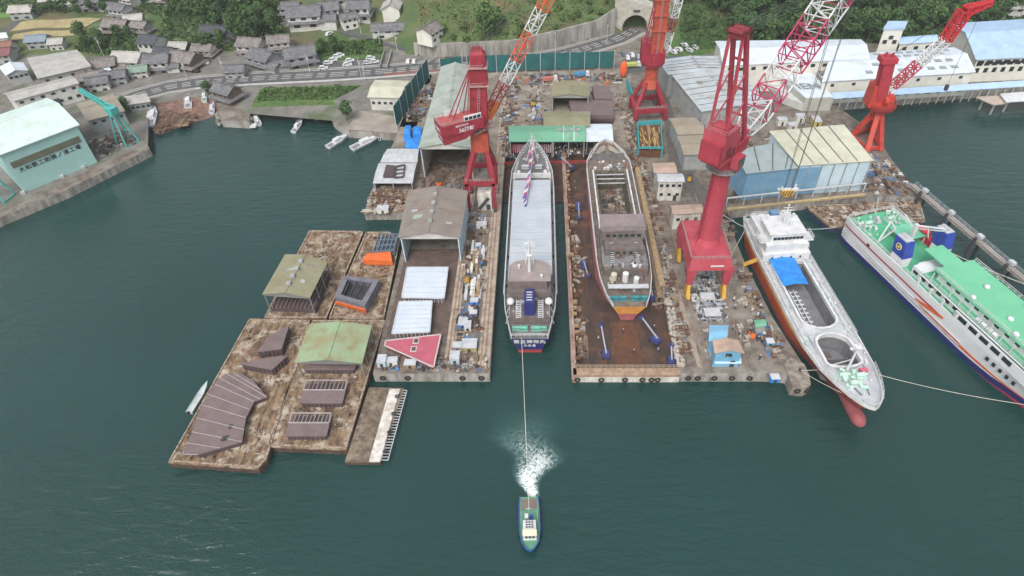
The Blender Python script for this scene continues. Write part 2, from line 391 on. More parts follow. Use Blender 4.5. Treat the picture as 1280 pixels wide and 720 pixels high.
# town soil, grass bank, lots
def sheet(name, pts, z, m, kind=True):
    mb = MB(); mb.poly([(p[0], p[1], z) if len(p) == 2 else p for p in pts]); o = mb.build(name, m)
    return setting(o) if kind else o
SOIL = mat('town_ground', (.20, .19, .175), (.13, .125, .115), s=.2, rough=.95, c3=(.085, .11, .05), s3=.08)
sheet('town_ground', [g(*p) for p in [(-200, 330), (0, 262), (30, 252), (120, 208), (185, 180), (186, 128), (268, 118), (311, 142), (520, 160), (545, 77)]] + [(-47, 271), (-60, 300), (-140, 330), (-520, 330), (-520, 100)], LZ + .004, SOIL)
sheet('grass_bank', [g(*p) for p in [(313, 134), (420, 131), (416, 126), (455, 106), (325, 112)]], LZ + .012, GRASS)
APR = mat('apron_concrete', (.32, .29, .255), (.23, .205, .175), s=.25, rough=.9)
sheet('concrete_apron', [g(*p) for p in [(432, 162), (497, 166), (497, 146), (450, 138)]], LZ + .012, APR)
# beach slipway
BEACH = mat('beach_rust', (.21, .115, .09), (.13, .085, .07), s=.5, rough=.95, cells=.9, bump=.5)
tb = [g(186, 128), g(226, 122), g(268, 118)]; bb = [g(200, 176, 0), g(237, 160, 0), g(275, 148, 0)]
mb = MB()
for i in range(2): mb.poly([(*tb[i], LZ - .05), (*bb[i], -.5), (*bb[i + 1], -.5), (*tb[i + 1], LZ - .05)])
setting(mb.build('beach_slipway', BEACH))
# yard ground patches
YARD = mat('yard_concrete', (.25, .215, .18), (.15, .125, .10), s=.3, rough=.9, c3=(.29, .27, .235), s3=.12, bump=.3)
sheet('yard_ground', [(-53, 197), (-13, 193), (31, 193), (31, 215), (36, 253), (-52, 253)], LZ + .004, YARD)
YARDR = mat('yard_rust', (.13, .09, .075), (.08, .06, .052), s=.5, rough=.9)
sheet('assembly_floor', [(-39.5, 106), (-24, 106), (-24, 140), (-39.5, 140)], LZ + .006, YARDR)
sheet('assembly_floor', [(-39.5, 151), (-25, 151), (-25, 185), (-39.5, 185)], LZ + .006, YARDR)
# dry dock floor and slip floor (above the water line)
DF = .55
mb = MB(); mb.b0(7.3, 31, 96.2, 193, -2.5, DF); setting(mb.build('dock_floor', RUSTF))
mb = MB(); mb.hexa([(-12.98, 166, -1.5), (6.3, 166, -1.5), (6.3, 192, -1.5), (-12.98, 192, -1.5)], [(-12.98, 166, .3), (6.3, 166, .3), (6.3, 192, .9), (-12.98, 192, .9)]); setting(mb.build('slip_floor', RUSTF))
sheet('dock_centre_strip', [(17.0, 97), (23.2, 97), (23.2, 112), (17.0, 112)], DF + .01, mat('bright_rust', (.13, .055, .03), (.075, .04, .026), s=.8, rough=.8))
# dry dock gate and side wall
def wallthing(name, label, cat, x0, x1, y0, y1, z0, z1, mats, extra=None):
    t = wt(name, label, cat, ((x0 + x1) / 2, (y0 + y1) / 2, z0)); mb = MB(t); mb.b0(x0, x1, y0, y1, z0, z1); mb.build('wall', mats, t); return t
t = wt('dock_gate', 'long white rust-streaked floating gate closing the front of the dry dock', 'dock gate', (18.5, 95.2, 0))
mb = MB(t); mb.b0(6.5, 31, 94.3, 96.1, -2, 2.2); mb.build('gate_body', DIRTYW)
mb = MB(t); mb.b0(6.5, 31, 94.1, 96.2, 2.2, 2.9); mb.build('gate_walkway', mat('gate_top', (.36, .27, .19), (.24, .16, .11), s=.8, rough=.9))
mb = MB(t); mb.rail([(7, 96.0, 2.9), (31, 96.0, 2.9)], 1.3, 1.2, .1); mb.build('railing', mat('rail_tan', (.42, .34, .25)))
t = wt('dock_side_wall', 'narrow rusty pink dry dock wall beside the launch channel', 'dock wall', (6.8, 144, 0))
mb = MB(t); mb.b0(6.2, 7.3, 94.2, 193, -2, 2.9); mb.build('wall', mat('dockwall_pink', (.30, .17, .14), (.42, .33, .28), s=.5, rough=.9, c3=(.14, .06, .04), s3=.3, streak=(1, .4, 1)))
mb = MB(t)
r2 = random.Random(3)
for i in range(46):
    y = 97 + i * 2.1; mb.box((7.6 + r2.uniform(-.3, .5), y, 2.9 + .2), (r2.uniform(.4, 1.3), r2.uniform(.4, 1.2), r2.uniform(.3, .8)), 0, r2.randrange(2))
mb.build('bracket', [RUST, WOOD])
mb = MB(t); mb.rail([(6.35, 94.6, 2.9), (6.35, 190, 2.9)], 1.0, 2.4, .08); mb.build('railing', mat('rail_grey', (.35, .32, .3)))
sheet('dock_edge_strip', [(35.3, 96), (36.4, 96), (29.9, 230), (28.9, 230)], LZ + .012, mat('edge_strip', (.33, .28, .225), (.22, .18, .14), s=.6, rough=.9))
sheet('rail_bed', [(-24.1, 96), (-21.8, 96), (-21.8, 250), (-24.1, 250)], LZ + .009, mat('rail_bed', (.40, .345, .28), (.26, .21, .165), s=.6, rough=.9))
# crane rails on the left pier (pairs of pale beams)
for x, nm in ((-23.3, 'west'), (-22.4, 'west'), (-15.3, 'east'), (-14.3, 'east')):
    mb = MB(); mb.b0(x - .16, x + .16, 96, 250, LZ, LZ + .14); setting(mb.build('crane_rail', mat('rail_steel', (.30, .21, .155), (.20, .13, .10), s=.6, rough=.8)))
for x in (36.9, 46.6):
    mb = MB(); mb.b0(x - .14, x + .14, 97, 165, LZ, LZ + .14); setting(mb.build('crane_rail', MATS['rail_steel']))
sheet('rail_bed', [(-16.1, 96), (-13.2, 96), (-13.2, 250), (-16.1, 250)], LZ + .009, mat('rail_bed', (.40, .345, .28), (.26, .21, .165), s=.6, rough=.9))
sheet('undergrowth', [g(*p) for p in [(835, 80), (905, 62), (960, 58), (1290, 45), (1290, 5), (835, 30)]], LZ + .006, GRASS)
# roads
def road(pts, w, z, name='road', m=None):
    mb = MB(); P = [Vector(p) for p in pts]; L_ = []; R_ = []
    for i, p in enumerate(P):
        d = ((P[min(i + 1, len(P) - 1)] - P[max(i - 1, 0)]).normalized()); n = Vector((-d.y, d.x)); ww = w[i] if isinstance(w, list) else w
        L_.append(p + n * ww / 2); R_.append(p - n * ww / 2)
    for i in range(len(P) - 1):
        mb.poly([(R_[i].x, R_[i].y, z[i]), (R_[i + 1].x, R_[i + 1].y, z[i + 1]), (L_[i + 1].x, L_[i + 1].y, z[i + 1]), (L_[i].x, L_[i].y, z[i])])
    setting(mb.build(name, m or ASPH)); return P
RP = [g(*p) for p in [(150, 128), (172, 119), (210, 109), (250, 103), (320, 98), (380, 95), (420, 93), (480, 89), (530, 85)]] + [(-28, 262.5), (-10, 263.5), (8, 269), (22, 277), (33, 284), (42, 294)]
rz_ = [LZ + .02] * len(RP)
road([g(-60, 190), g(40, 160), g(110, 140), g(150, 128)], 5, [LZ + .018] * 4, 'lane')
road(RP, 13.5, rz_)
PAV = mat('pavement', (.30, .29, .27), (.24, .23, .22), s=.5, rough=.9)
def offs(P, d):
    out = []
    P = [Vector(p) for p in P]
    for i, p in enumerate(P):
        t_ = (P[min(i + 1, len(P) - 1)] - P[max(i - 1, 0)]).normalized(); out.append(p + Vector((-t_.y, t_.x)) * d)
    return out
def kerb(P, d, w, h, name, m):
    a = offs(P, d - w / 2); b = offs(P, d + w / 2); mb = MB()
    for i in range(len(P) - 1):
        mb.hexa([(a[i].x, a[i].y, LZ), (a[i + 1].x, a[i + 1].y, LZ), (b[i + 1].x, b[i + 1].y, LZ), (b[i].x, b[i].y, LZ)], [(a[i].x, a[i].y, LZ + h), (a[i + 1].x, a[i + 1].y, LZ + h), (b[i + 1].x, b[i + 1].y, LZ + h), (b[i].x, b[i].y, LZ + h)])
    setting(mb.build(name, m))
kerb(RP, -6.2, 1.6, .14, 'pavement', PAV); kerb(RP, 6.2, 1.3, .14, 'pavement', PAV)
MARK = mat('road_marking', (.75, .75, .72), (.6, .6, .58), s=1, rough=.7)
for d, dash in ((-1.6, True), (1.7, True), (.1, True), (-4.9, False), (4.9, False)):
    mb = MB(); Q = offs(RP, d); acc = 0
    for i in range(len(Q) - 1):
        L = (Q[i + 1] - Q[i]).length; u = (Q[i + 1] - Q[i]).normalized(); n = Vector((-u.y, u.x)) * .13; k = 0.
        st = 5.5 if dash else L
        while k < L:
            e = min(L, k + (3.6 if dash else L)); a = Q[i] + u * k; b = Q[i] + u * e
            mb.poly([(a.x - n.x, a.y - n.y, LZ + .03), (b.x - n.x, b.y - n.y, LZ + .03), (b.x + n.x, b.y + n.y, LZ + .03), (a.x + n.x, a.y + n.y, LZ + .03)]); k += st
    setting(mb.build('road_marking', MARK))
a = offs(RP, -3.2); sheet('red_road_surface', [tuple(a[7] + Vector((0, -1.6))), tuple(a[9] + Vector((0, -1.6))), tuple(a[9] + Vector((0, 1.6))), tuple(a[7] + Vector((0, 1.6)))], LZ + .026, mat('red_asphalt', (.22, .10, .09), (.17, .09, .08), s=.5, rough=.9))
sheet('car_park', [g(*p) for p in [(396, 92), (475, 87), (470, 76), (400, 79)]], LZ + .016, ASPH)
sheet('car_park', [g(*p) for p in [(782, 92), (960, 78), (960, 66), (782, 72)]], LZ + .016, ASPH)
sheet('quay_road', [*[g(*p) for p in [(832, 112), (845, 150), (856, 205), (905, 262), (880, 266), (838, 215), (830, 150), (800, 105)]]], LZ + .014, mat('dark_yard', (.085, .08, .078), (.12, .11, .10), s=.3, rough=.9))
# retaining wall and tunnel
RW = mat('retaining_concrete', (.30, .29, .265), (.17, .165, .15), s=.35, rough=.9, streak=(1, 1, .25))
t = wt('retaining_wall', 'long weathered concrete retaining wall along the foot of the grassy hill', 'retaining wall', (-10, 270, LZ))
mb = MB(t)
wx = [-56, -48, -30, -13, -2, 8, 16, 24, 32.5]
for x0, x1 in zip(wx, wx[1:]):
    y0, y1 = pl(x0, YW) - 1.2, pl(x1, YW) - 1.2; z0, z1 = LZ + pl(x0, [(-56, 5), (-13, 6.6), (24, 7.2), (32, 11)]), LZ + pl(x1, [(-56, 5), (-13, 6.6), (24, 7.2), (32, 11)])
    mb.hexa([(x0, y0 - .6, LZ - .2), (x1, y1 - .6, LZ - .2), (x1, y1 + 1.6, LZ - .2), (x0, y0 + 1.6, LZ - .2)], [(x0, y0, z0), (x1, y1, z1), (x1, y1 + 1.6, z1), (x0, y0 + 1.6, z0)])
mb.build('wall', RW)
mb = MB(t)
for i in range(26):
    x = -54 + i * 3.3; mb.beam((x, pl(x, YW) - 1.85, LZ), (x, pl(x, YW) - 1.3, LZ + 5.2), .18, .1)
mb.build('joint', DARK)
t = wt('tunnel_portal', 'concrete road tunnel portal with dark arch in the green hillside', 'tunnel', (41.5, 293, LZ))
PC = mat('portal_concrete', (.44, .42, .37), (.33, .31, .27), s=.5, rough=.9)
mb = MB(t); cx, y, rr = 41.5, 292, 5.6; top = [(-9.5, 15), (-6, 14.3), (0, 12.5), (8, 10)]
N_ = 16; arc = [(cx + rr * math.cos(math.pi * (1 - i / N_)), LZ + 1.6 + rr * math.sin(math.pi * (1 - i / N_))) for i in range(N_ + 1)]
outer = [(cx - 9.5 + 17.5 * i / N_, LZ + pl(-9.5 + 17.5 * i / N_, top)) for i in range(N_ + 1)]
for yy, fl in ((y, 0), (y + 8, 1)):
    for i in range(N_): mb.poly([(arc[i][0], yy, arc[i][1]), (arc[i + 1][0], yy, arc[i + 1][1]), (outer[i + 1][0], yy, outer[i + 1][1]), (outer[i][0], yy, outer[i][1])])
    mb.poly([(cx - 9.5, yy, LZ - .2), (cx - rr, yy, LZ - .2), (arc[0][0], yy, arc[0][1]), (outer[0][0], yy, outer[0][1])])
    mb.poly([(cx + 8, yy, LZ - .2), (outer[-1][0], yy, outer[-1][1]), (arc[-1][0], yy, arc[-1][1]), (cx + rr, yy, LZ - .2)])
for i in range(N_): mb.poly([(outer[i][0], y, outer[i][1]), (outer[i + 1][0], y, outer[i + 1][1]), (outer[i + 1][0], y + 8, outer[i + 1][1]), (outer[i][0], y + 8, outer[i][1])])
mb.build('portal_wall', PC)
mb = MB(t)
for i in range(N_): mb.poly([(arc[i][0], y, arc[i][1]), (arc[i + 1][0], y, arc[i + 1][1]), (arc[i + 1][0], y + 7.9, arc[i + 1][1]), (arc[i][0], y + 7.9, arc[i][1])])
for sx in (-1, 1): mb.poly([(cx + sx * rr, y, LZ), (cx + sx * rr, y + 7.9, LZ), (cx + sx * rr, y + 7.9, LZ + 1.6), (cx + sx * rr, y, LZ + 1.6)])
mb.poly([(cx - rr, y + 7.9, LZ)] + [(a_[0], y + 7.9, a_[1]) for a_ in arc] + [(cx + rr, y + 7.9, LZ)])
mb.build('tunnel_lining', RW)
mb = MB(t); mb.b0(cx - 1.2, cx + 1.8, y - .15, y, LZ + 8.4, LZ + 9.4); mb.build('name_plate', DARK)
# green net fence
NET = mat('green_net', (.018, .12, .12), (.015, .09, .095), s=.4, rough=.8)
def net(pts, h, label):
    t = wt('net_fence', label, 'fence', (*pts[0], LZ)); mb = MB(t)
    for a, b in zip(pts, pts[1:]):
        n = max(1, int(math.dist(a, b) / 6))
        for i in range(n):
            p, q = lerp(a, b, i / n), lerp(a, b, (i + 1) / n); mid = lerp(p, q, .5); d = Vector((q[1] - p[1], p[0] - q[0])).normalized() * .35
            mb.add([(p[0], p[1], LZ + .8), (mid[0] + d.x, mid[1] + d.y, LZ + .8), (q[0], q[1], LZ + .8), (p[0], p[1], LZ + h), (mid[0] + d.x * .6, mid[1] + d.y * .6, LZ + h), (q[0], q[1], LZ + h)], [(0, 1, 4, 3), (1, 2, 5, 4)])
    mb.build('net_panel', NET)
    for a, b in zip(pts, pts[1:]):
        n = max(1, int(math.dist(a, b) / 6))
        for i in range(n + 1):
            p = lerp(a, b, i / n); m2 = MB(t); m2.beam((p[0], p[1] - .1, LZ), (p[0], p[1] - .1, LZ + h + .4), .22); m2.build('post', LGREY)
net([g(496, 160), g(537, 98)], 8.5, 'tall teal green net fence running diagonally beside the long shed')
net([g(552, 96), (-33, 253)], 7.5, 'short teal green net fence behind the crane with the lettered cabin')
net([(-31, 253), (29, 254)], 7.5, 'long teal green net fence across the back of the steel yard')
# ================================================================ BUILDINGS
def rmat(name, c, c2, **k): return mat(name, c, c2, rough=.6, c3=tuple(x * f_ for x, f_ in zip(c2, (.92, .88, .83))), **{**dict(s=.25, s3=.22, streak=(1, 1, 1)), **k})
R_GREYG = rmat('roof_grey_green', (.33, .375, .34), (.27, .31, .28))
R_BROWN = rmat('roof_grey_brown', (.235, .205, .18), (.20, .175, .155))
R_OLIVE = rmat('roof_olive', (.25, .24, .16), (.215, .205, .13))
R_PATINA = rmat('roof_patina', (.25, .35, .22), (.25, .24, .13), s=.16)
R_GREEN = rmat('roof_green', (.13, .33, .22), (.16, .38, .26), s=.15)
R_BEIGE = rmat('roof_beige', (.50, .50, .40), (.43, .43, .35))
R_BLUEG = rmat('roof_blue_grey', (.30, .36, .37), (.26, .31, .32))
R_PALEB = rmat('roof_pale_blue', (.36, .50, .70), (.33, .46, .64))
R_WHITEB = rmat('roof_white', (.56, .63, .70), (.51, .57, .63))
R_MINTW = rmat('roof_mint_white', (.54, .67, .64), (.50, .62, .59))
R_TAN = rmat('roof_tan', (.30, .265, .21), (.26, .23, .18))
R_PINKT = rmat('roof_pinkish_tan', (.44, .32, .26), (.35, .27, .22))
R_TILE = mat('roof_tile_grey', (.155, .155, .165), (.11, .11, .118), s=.5, rough=.6, bump=.5, bs=4, cells=2.2)
R_TILE2 = mat('roof_tile_brown', (.21, .19, .18), (.15, .135, .13), s=.5, rough=.7, bump=.5, bs=4, cells=2.2)
R_LITE = mat('roof_light_grey', (.40, .39, .37), (.31, .30, .285), s=.3, rough=.7)
R_DARK = mat('roof_dark', (.065, .07, .085), (.05, .052, .06), s=.5, rough=.6)
W_WHITE = mat('wall_white', (.54, .54, .52), (.44, .43, .41), s=.4, rough=.8)
W_CREAM = mat('wall_cream', (.64, .64, .59), (.57, .56, .50), s=.3, rough=.8)
W_GREY = mat('wall_grey', (.33, .35, .35), (.26, .27, .27), s=.4, rough=.8)
W_MINT = mat('wall_mint', (.33, .54, .52), (.30, .49, .48), s=.12, rough=.6)
W_BLUE = mat('wall_blue', (.13, .27, .40), (.17, .31, .44), s=.3, rough=.6)
W_PBLUE = mat('wall_pale_blue', (.46, .58, .64), (.40, .51, .58), s=.3, rough=.6)
W_BROWN = mat('wall_timber', (.12, .09, .075), (.17, .13, .10), s=.8, rough=.9)
W_SKY = mat('wall_sky_blue', (.17, .40, .58), (.14, .33, .48), s=.4, rough=.6)
SEAM = mat('seam_dark', (.10, .11, .11), rough=.7)
def V2(a): return Vector((a[0], a[1]))
def shed(name, label, cat, C, ze, zr, ridge, rm, wm, z0=LZ, open_sides=(), over=.5, seams=0, group=None, mono=False, posts=0, seam_m=None, wins=None, door=None, rt=.18, gable_m=None):
    """C: plan corners front-left, front-right, back-right, back-left"""
    C = [V2(c) for c in C]; cen = sum(C, Vector((0, 0))) / 4
    t = wt(name, label, cat, (cen.x, cen.y, z0), group)
    if ridge == 'lr': A = [C[1], C[2], C[3], C[0]]     # rotate so that the ridge always runs from edge 0-1 to edge 2-3
    else: A = C
    # gable edges: A0-A1 and A3-A2, eaves A0-A3 and A1-A2
    def zz(k): return ze
    zA = [ze] * 4; r0 = (A[0] + A[1]) / 2; r1 = (A[3] + A[2]) / 2
    if mono: zA = [ze, ze, zr, zr] if ridge == 'fb' else None
    idx = {0: 'front', 1: 'right', 2: 'back', 3: 'left'}
    names = ['front', 'right', 'back', 'left'] if ridge == 'fb' else ['right', 'back', 'left', 'front']
    mb = MB(t)
    ins = .25
    I = [a + (cen - a).normalized() * ins for a in A]
    for k in range(4):
        if names[k] in open_sides: continue
        a, b = I[k], I[(k + 1) % 4]; za, zb = (zA[k], zA[(k + 1) % 4]) if mono else (ze, ze)
        gable = k in (0, 2) and not mono
        p = [(a.x, a.y, z0), (b.x, b.y, z0), (b.x, b.y, zb)] + ([((a.x + b.x) / 2, (a.y + b.y) / 2, zr - .1)] if gable else []) + [(a.x, a.y, za)]
        n = Vector((b.y - a.y, a.x - b.x)).normalized() * .2
        q = [(x - n.x * (1 if (cen - (a + b) / 2).dot(n) < 0 else -1), y - n.y * (1 if (cen - (a + b) / 2).dot(n) < 0 else -1), z) for x, y, z in p]
        m_ = len(p); mb.add(p + q, [list(range(m_)), list(range(m_, 2 * m_))[::-1]] + [[i, (i + 1) % m_, m_ + (i + 1) % m_, m_ + i] for i in range(m_)])
    if mb.V: mb.build('wall', wm)
    for k in (0, 2):                                    # gable fascia over open ends
        if names[k] in open_sides and not mono:
            a, b = I[k], I[(k + 1) % 4]; m2 = MB(t); d = (b - a)
            h = (zr - ze)
            m2.add([(a.x, a.y, ze - h * .55), (b.x, b.y, ze - h * .55), (b.x, b.y, ze), ((a.x + b.x) / 2, (a.y + b.y) / 2, zr - .1), (a.x, a.y, ze)], [(0, 1, 2, 3, 4)]); m2.build('gable_fascia', gable_m or wm)
    mb = MB(t)
    ex = (r1 - r0).normalized() * over
    def slab(p, q, r, s_):
        mb.hexa([(x, y, z - rt) for x, y, z in (p, q, r, s_)], [p, q, r, s_])
    if mono:
        P = [(*(a + (a - cen).normalized() * over), z + .2) for a, z in zip(A, zA)]; slab(*P)
    else:
        sl = (zr - ze) / max(.1, (A[1] - r0).length)
        for e0, e1 in ((A[0], A[3]), (A[1], A[2])):
            o0 = (e0 - r0).normalized() * over; zo = ze - sl * over + .2
            a = e0 + o0 - ex; b = e1 + o0 + ex; c = r1 + ex; d = r0 - ex
            slab((a.x, a.y, zo), (b.x, b.y, zo), (c.x, c.y, zr + .2), (d.x, d.y, zr + .2))
    mb.build('roof', rm)
    if seams:
        mb = MB(t)
        for i in range(1, seams):
            u = i / seams
            if mono:
                a = A[0].lerp(A[1], u); b = A[3].lerp(A[2], u); mb.beam((a.x, a.y, zA[0] + .24), (b.x, b.y, zA[3] + .24), .28, .1)
            else:
                for e0, e1 in ((A[0], A[3]), (A[1], A[2])):
                    a = e0.lerp(e1, u); b = r0.lerp(r1, u); mb.beam((a.x, a.y, ze + .22), (b.x, b.y, zr + .24), .25, .08)
        mb.build('roof_seam', seam_m or SEAM)
    if seams and not mono:
        rp_ = random.Random(int(abs(cen.x) * 10))
        for i in range(5):
            e0, e1 = ((A[0], A[3]), (A[1], A[2]))[i % 2]; u0, v0 = rp_.uniform(.1, .8), rp_.uniform(.15, .6); du, dv = rp_.uniform(.04, .1), rp_.uniform(.15, .35)
            P_ = [e0.lerp(e1, a_).lerp(r0.lerp(r1, a_), b_) for a_, b_ in ((u0, v0), (u0 + du, v0), (u0 + du, v0 + dv), (u0, v0 + dv))]; Z_ = [ze + (zr - ze) * b_ + .23 for b_ in (v0, v0, v0 + dv, v0 + dv)]
            m2 = MB(t); m2.hexa([(*p, z) for p, z in zip(P_, Z_)], [(*p, z + .05) for p, z in zip(P_, Z_)]); m2.build('roof_patch', [R_LITE, R_BROWN, R_GREYG][i % 3])
        for i in range(4):
            c_ = r0.lerp(r1, (i + 1) / 5); m2 = MB(t); m2.box((c_.x, c_.y, zr + .55), (1.1, 1.1, .6)); m2.build('roof_vent', W_GREY)
    if not mono:
        mb = MB(t); mb.beam((r0.x - ex.x, r0.y - ex.y, zr + .25), (r1.x + ex.x, r1.y + ex.y, zr + .25), .5, .14); mb.build('ridge_cap', rm)
    if posts:
        src = None
        for e0, e1 in ((I[0], I[3]), (I[1], I[2])):
            for i in range(posts):
                p = e0.lerp(e1, i / (posts - 1)); m2 = MB(); m2.b0(-.14, .14, -.14, .14, 0, ze - z0)
                if src is None: src = m2.build('post', wm, t); o = src
                else: o = bpy.data.objects.new('post', src.data); COL.objects.link(o); o.parent = t
                o.location = (p.x - cen.x, p.y - cen.y, 0)
    if wins:
        for (side, z, n, w, h) in wins:
            k = names.index(side); a, b = I[k], I[(k + 1) % 4]; nn = ((a + b) / 2 - cen).normalized() * .03; winrow(t, a + nn, b + nn, z, n, w, h)
    if door:
        side, u, w, h = door; k = names.index(side); a, b = I[k], I[(k + 1) % 4]; p = a.lerp(b, u); m2 = MB(t); m2.box((p.x, p.y, z0 + h / 2), (w, .3, h), math.atan2(b.y - a.y, b.x - a.x)); m2.build('door', DARK)
    return t
def gq(pts, z): return [g(x, y, z) for x, y in pts]
# green fabrication hall with the writing
P0, P1 = V2(g(31, 241)), V2(g(122, 203)); zg = zat(P1.x, P1.y, 157)
dep = V2(g(57, 137, zg)) - V2(g(97, 156, zg)); u = (P1 - P0).normalized(); n_ = Vector((u.y, -u.x))
if dep.dot(n_) > 0: pass
D2 = -n_ * 30 if n_.y < 0 else n_ * 30
t = wt('fabrication_hall', 'big mint green hall with pale roof and black writing on its quayside wall', 'factory hall', (*((P0 + P1) / 2 + D2 / 2), LZ))
mb = MB(t); mb.prism([tuple(P0), tuple(P1), tuple(P1 + D2), tuple(P0 + D2)], LZ, zg); mb.build('wall', W_MINT)
mb = MB(t); Q0, Q1 = P0 - u * .8 - D2.normalized() * .6, P1 + u * .8 - D2.normalized() * .6; Q2, Q3 = P1 + u * .8 + D2, P0 - u * .8 + D2; m1, m2_ = (Q1 + Q2) / 2, (Q0 + Q3) / 2
mb.hexa([(*Q0, zg), (*Q1, zg), (*m1, zg + 3), (*m2_, zg + 3)], [(*Q0, zg + .3), (*Q1, zg + .3), (*m1, zg + 3.3), (*m2_, zg + 3.3)])
mb.hexa([(*m2_, zg + 3), (*m1, zg + 3), (*Q2, zg), (*Q3, zg)], [(*m2_, zg + 3.3), (*m1, zg + 3.3), (*Q2, zg + .3), (*Q3, zg + .3)])
mb.add([(*P1, zg), (*(P1 + D2), zg), (*((P1 + P1 + D2) / 2), zg + 3)], [(0, 1, 2)]); mb.build('roof', R_MINTW)
def onwall(a, b, s_, z, off=.06):
    p = a.lerp(b, s_); return Vector((p.x + n_.x * off * (1 if n_.y < 0 else -1), p.y + n_.y * off * (1 if n_.y < 0 else -1), z))
hw = zg - LZ; a_, b_ = onwall(P0, P1, .05, LZ + hw * .69), onwall(P0, P1, .95, LZ + hw * .69)
mb = MB(t); mb.beam(a_, b_, .2, hw * .15); mb.build('window_band', mat('olive_glazing', (.16, .17, .12), (.12, .125, .09), s=.3, rough=.4))
wl_ = (P1 - P0).length
fn = Vector((n_.x, n_.y, 0)) * (1 if n_.y < 0 else -1)
text('大和鉄工㈱猿ノ浦工場', t, onwall(P0, P1, .5, LZ + hw * .52, .1), (Vector((u.x, u.y, 0)), Vector((0, 0, 1)), fn), hw * .125, BLACK, bold=.02, sp=1.2)
for s_ in (-.02, .5, .8): 
    mb = MB(t); p = onwall(P0, P1, s_, LZ + .5, .5); mb.box(p, (1.2, .8, 1.0), math.atan2(u.y, u.x)); mb.build('plinth', W_WHITE)
# long shed, brown shed
def zfrom(base_px, top_py, z0=LZ): p = g(*base_px, z0); return zat(p[0], p[1], top_py)
zb_ = zfrom((556, 224), 184)
shed('long_shed', 'very long shed with grey green roof and open dark front behind the lettered crane', 'shed', gq([(525, 184), (588, 184), (586, 84), (553, 84)], zb_), zb_, zb_ + 1.6, 'fb', R_GREYG, W_WHITE, open_sides=('front',), seams=14, seam_m=R_GREYG, posts=6, gable_m=mat('fascia_pale', (.55, .56, .53), (.47, .48, .46)))
zc_ = zfrom((507, 328), 296)
shed('workshop_shed', 'grey brown gabled shed with open front and pale blue gable on the left pier', 'shed', gq([(500, 296), (573, 296), (583, 240), (512, 240)], zc_), zc_, zc_ + 1.7, 'fb', R_BROWN, W_PBLUE, open_sides=('front',), seams=4, seam_m=R_BROWN, posts=5, gable_m=W_WHITE)
for sx in (0,):
    pass
# yard roofs (height above the yard)
def canopy(label, px, z, rise, ridge, rm, wm=W_GREY, z0=LZ, name='canopy_shed', group='roofed work shelters in the steel yard', seams=0, opn=('front',), posts=3, seam_m=None):
    return shed(name, label, 'shelter', gq(px, z), z, z + rise, ridge, rm, wm, z0=z0, open_sides=opn, posts=posts, seams=seams, group=group, over=.2, seam_m=seam_m)
canopy('long green roofed shelter with red and white curtain hanging below', [(637, 177), (691, 177), (691, 158), (637, 158)], 9, 1.0, 'lr', R_GREEN)
canopy('green roofed shelter with two pale roof lights and a dark crowded front', [(691, 177), (731, 177), (731, 158), (691, 158)], 9, .9, 'lr', R_GREEN, seams=3, seam_m=R_MINTW)
canopy('pale blue white roofed shelter right of the green shelters', [(733, 177), (766, 177), (764, 156), (731, 156)], 8, .6, 'lr', R_WHITEB, seams=0)
canopy('olive roofed shelter directly behind the green shelters', [(680, 158), (737, 158), (737, 140), (680, 140)], 9, .8, 'lr', R_OLIVE)
canopy('olive roofed shelter with greenish centre, farthest back in the yard', [(690, 121), (736, 121), (736, 104), (692, 104)], 9, 1.0, 'fb', R_OLIVE)
for i, (lab, px) in enumerate([('wide primer coloured steel block between the two olive shelters', [(715, 143), (767, 144), (766, 126), (711, 124)]), ('small primer coloured steel block behind the wide one', [(743, 123), (764, 123), (763, 107), (740, 107)])]):
    t = wt('steel_block', lab, 'hull block', (*g(*px[0]), LZ)); mb = MB(t); q = gq(px, 6.5); mb.prism(q, LZ + .8, 6.5); mb.build('plating', TAUPE)
    mb = MB(t); mb.beam((*q[0], 4.5), (*q[1], 4.5), .2, 1.2); mb.beam((*q[1], 4.5), (*q[2], 4.5), .2, 1.2); mb.build('rib', TAUPEF)
    for p in q: m2 = MB(t); m2.box((p[0] * .98 + .02 * q[0][0], p[1], LZ + .4), (.6, .6, .8)); m2.build('support', RUST)
# red-and-white ceremony curtain
t = wt('striped_curtain', 'red and white striped ceremony curtain under the long green roof', 'curtain', (*g(660, 194), LZ))
a, b = V2(g(640, 192)), V2(g(689, 192)); mb = MB(t)
for i in range(40):
    p, q = a.lerp(b, i / 40), a.lerp(b, (i + 1) / 40); y_ = .12 if i % 2 else -.12
    mb.add([(p.x, p.y + y_, LZ + .3), (q.x, q.y - y_, LZ + .3), (q.x, q.y - y_, LZ + 3.6), (p.x, p.y + y_, LZ + 3.6)], [(0, 1, 2, 3)], i % 2)
mb.build('cloth', [mat('curtain_red', (.55, .03, .08)), WHITE])
t = wt('barrier_fence', 'low red barrier fence across the head of the slip and dock', 'fence', (*g(690, 204), LZ)); mb = MB(t)
mb.rail([(*g(630, 206), LZ - .2), (*g(735, 204), LZ - .2)], 1.2, 1.1, .14); mb.build('rail', mat('barrier_red', (.45, .05, .05)))
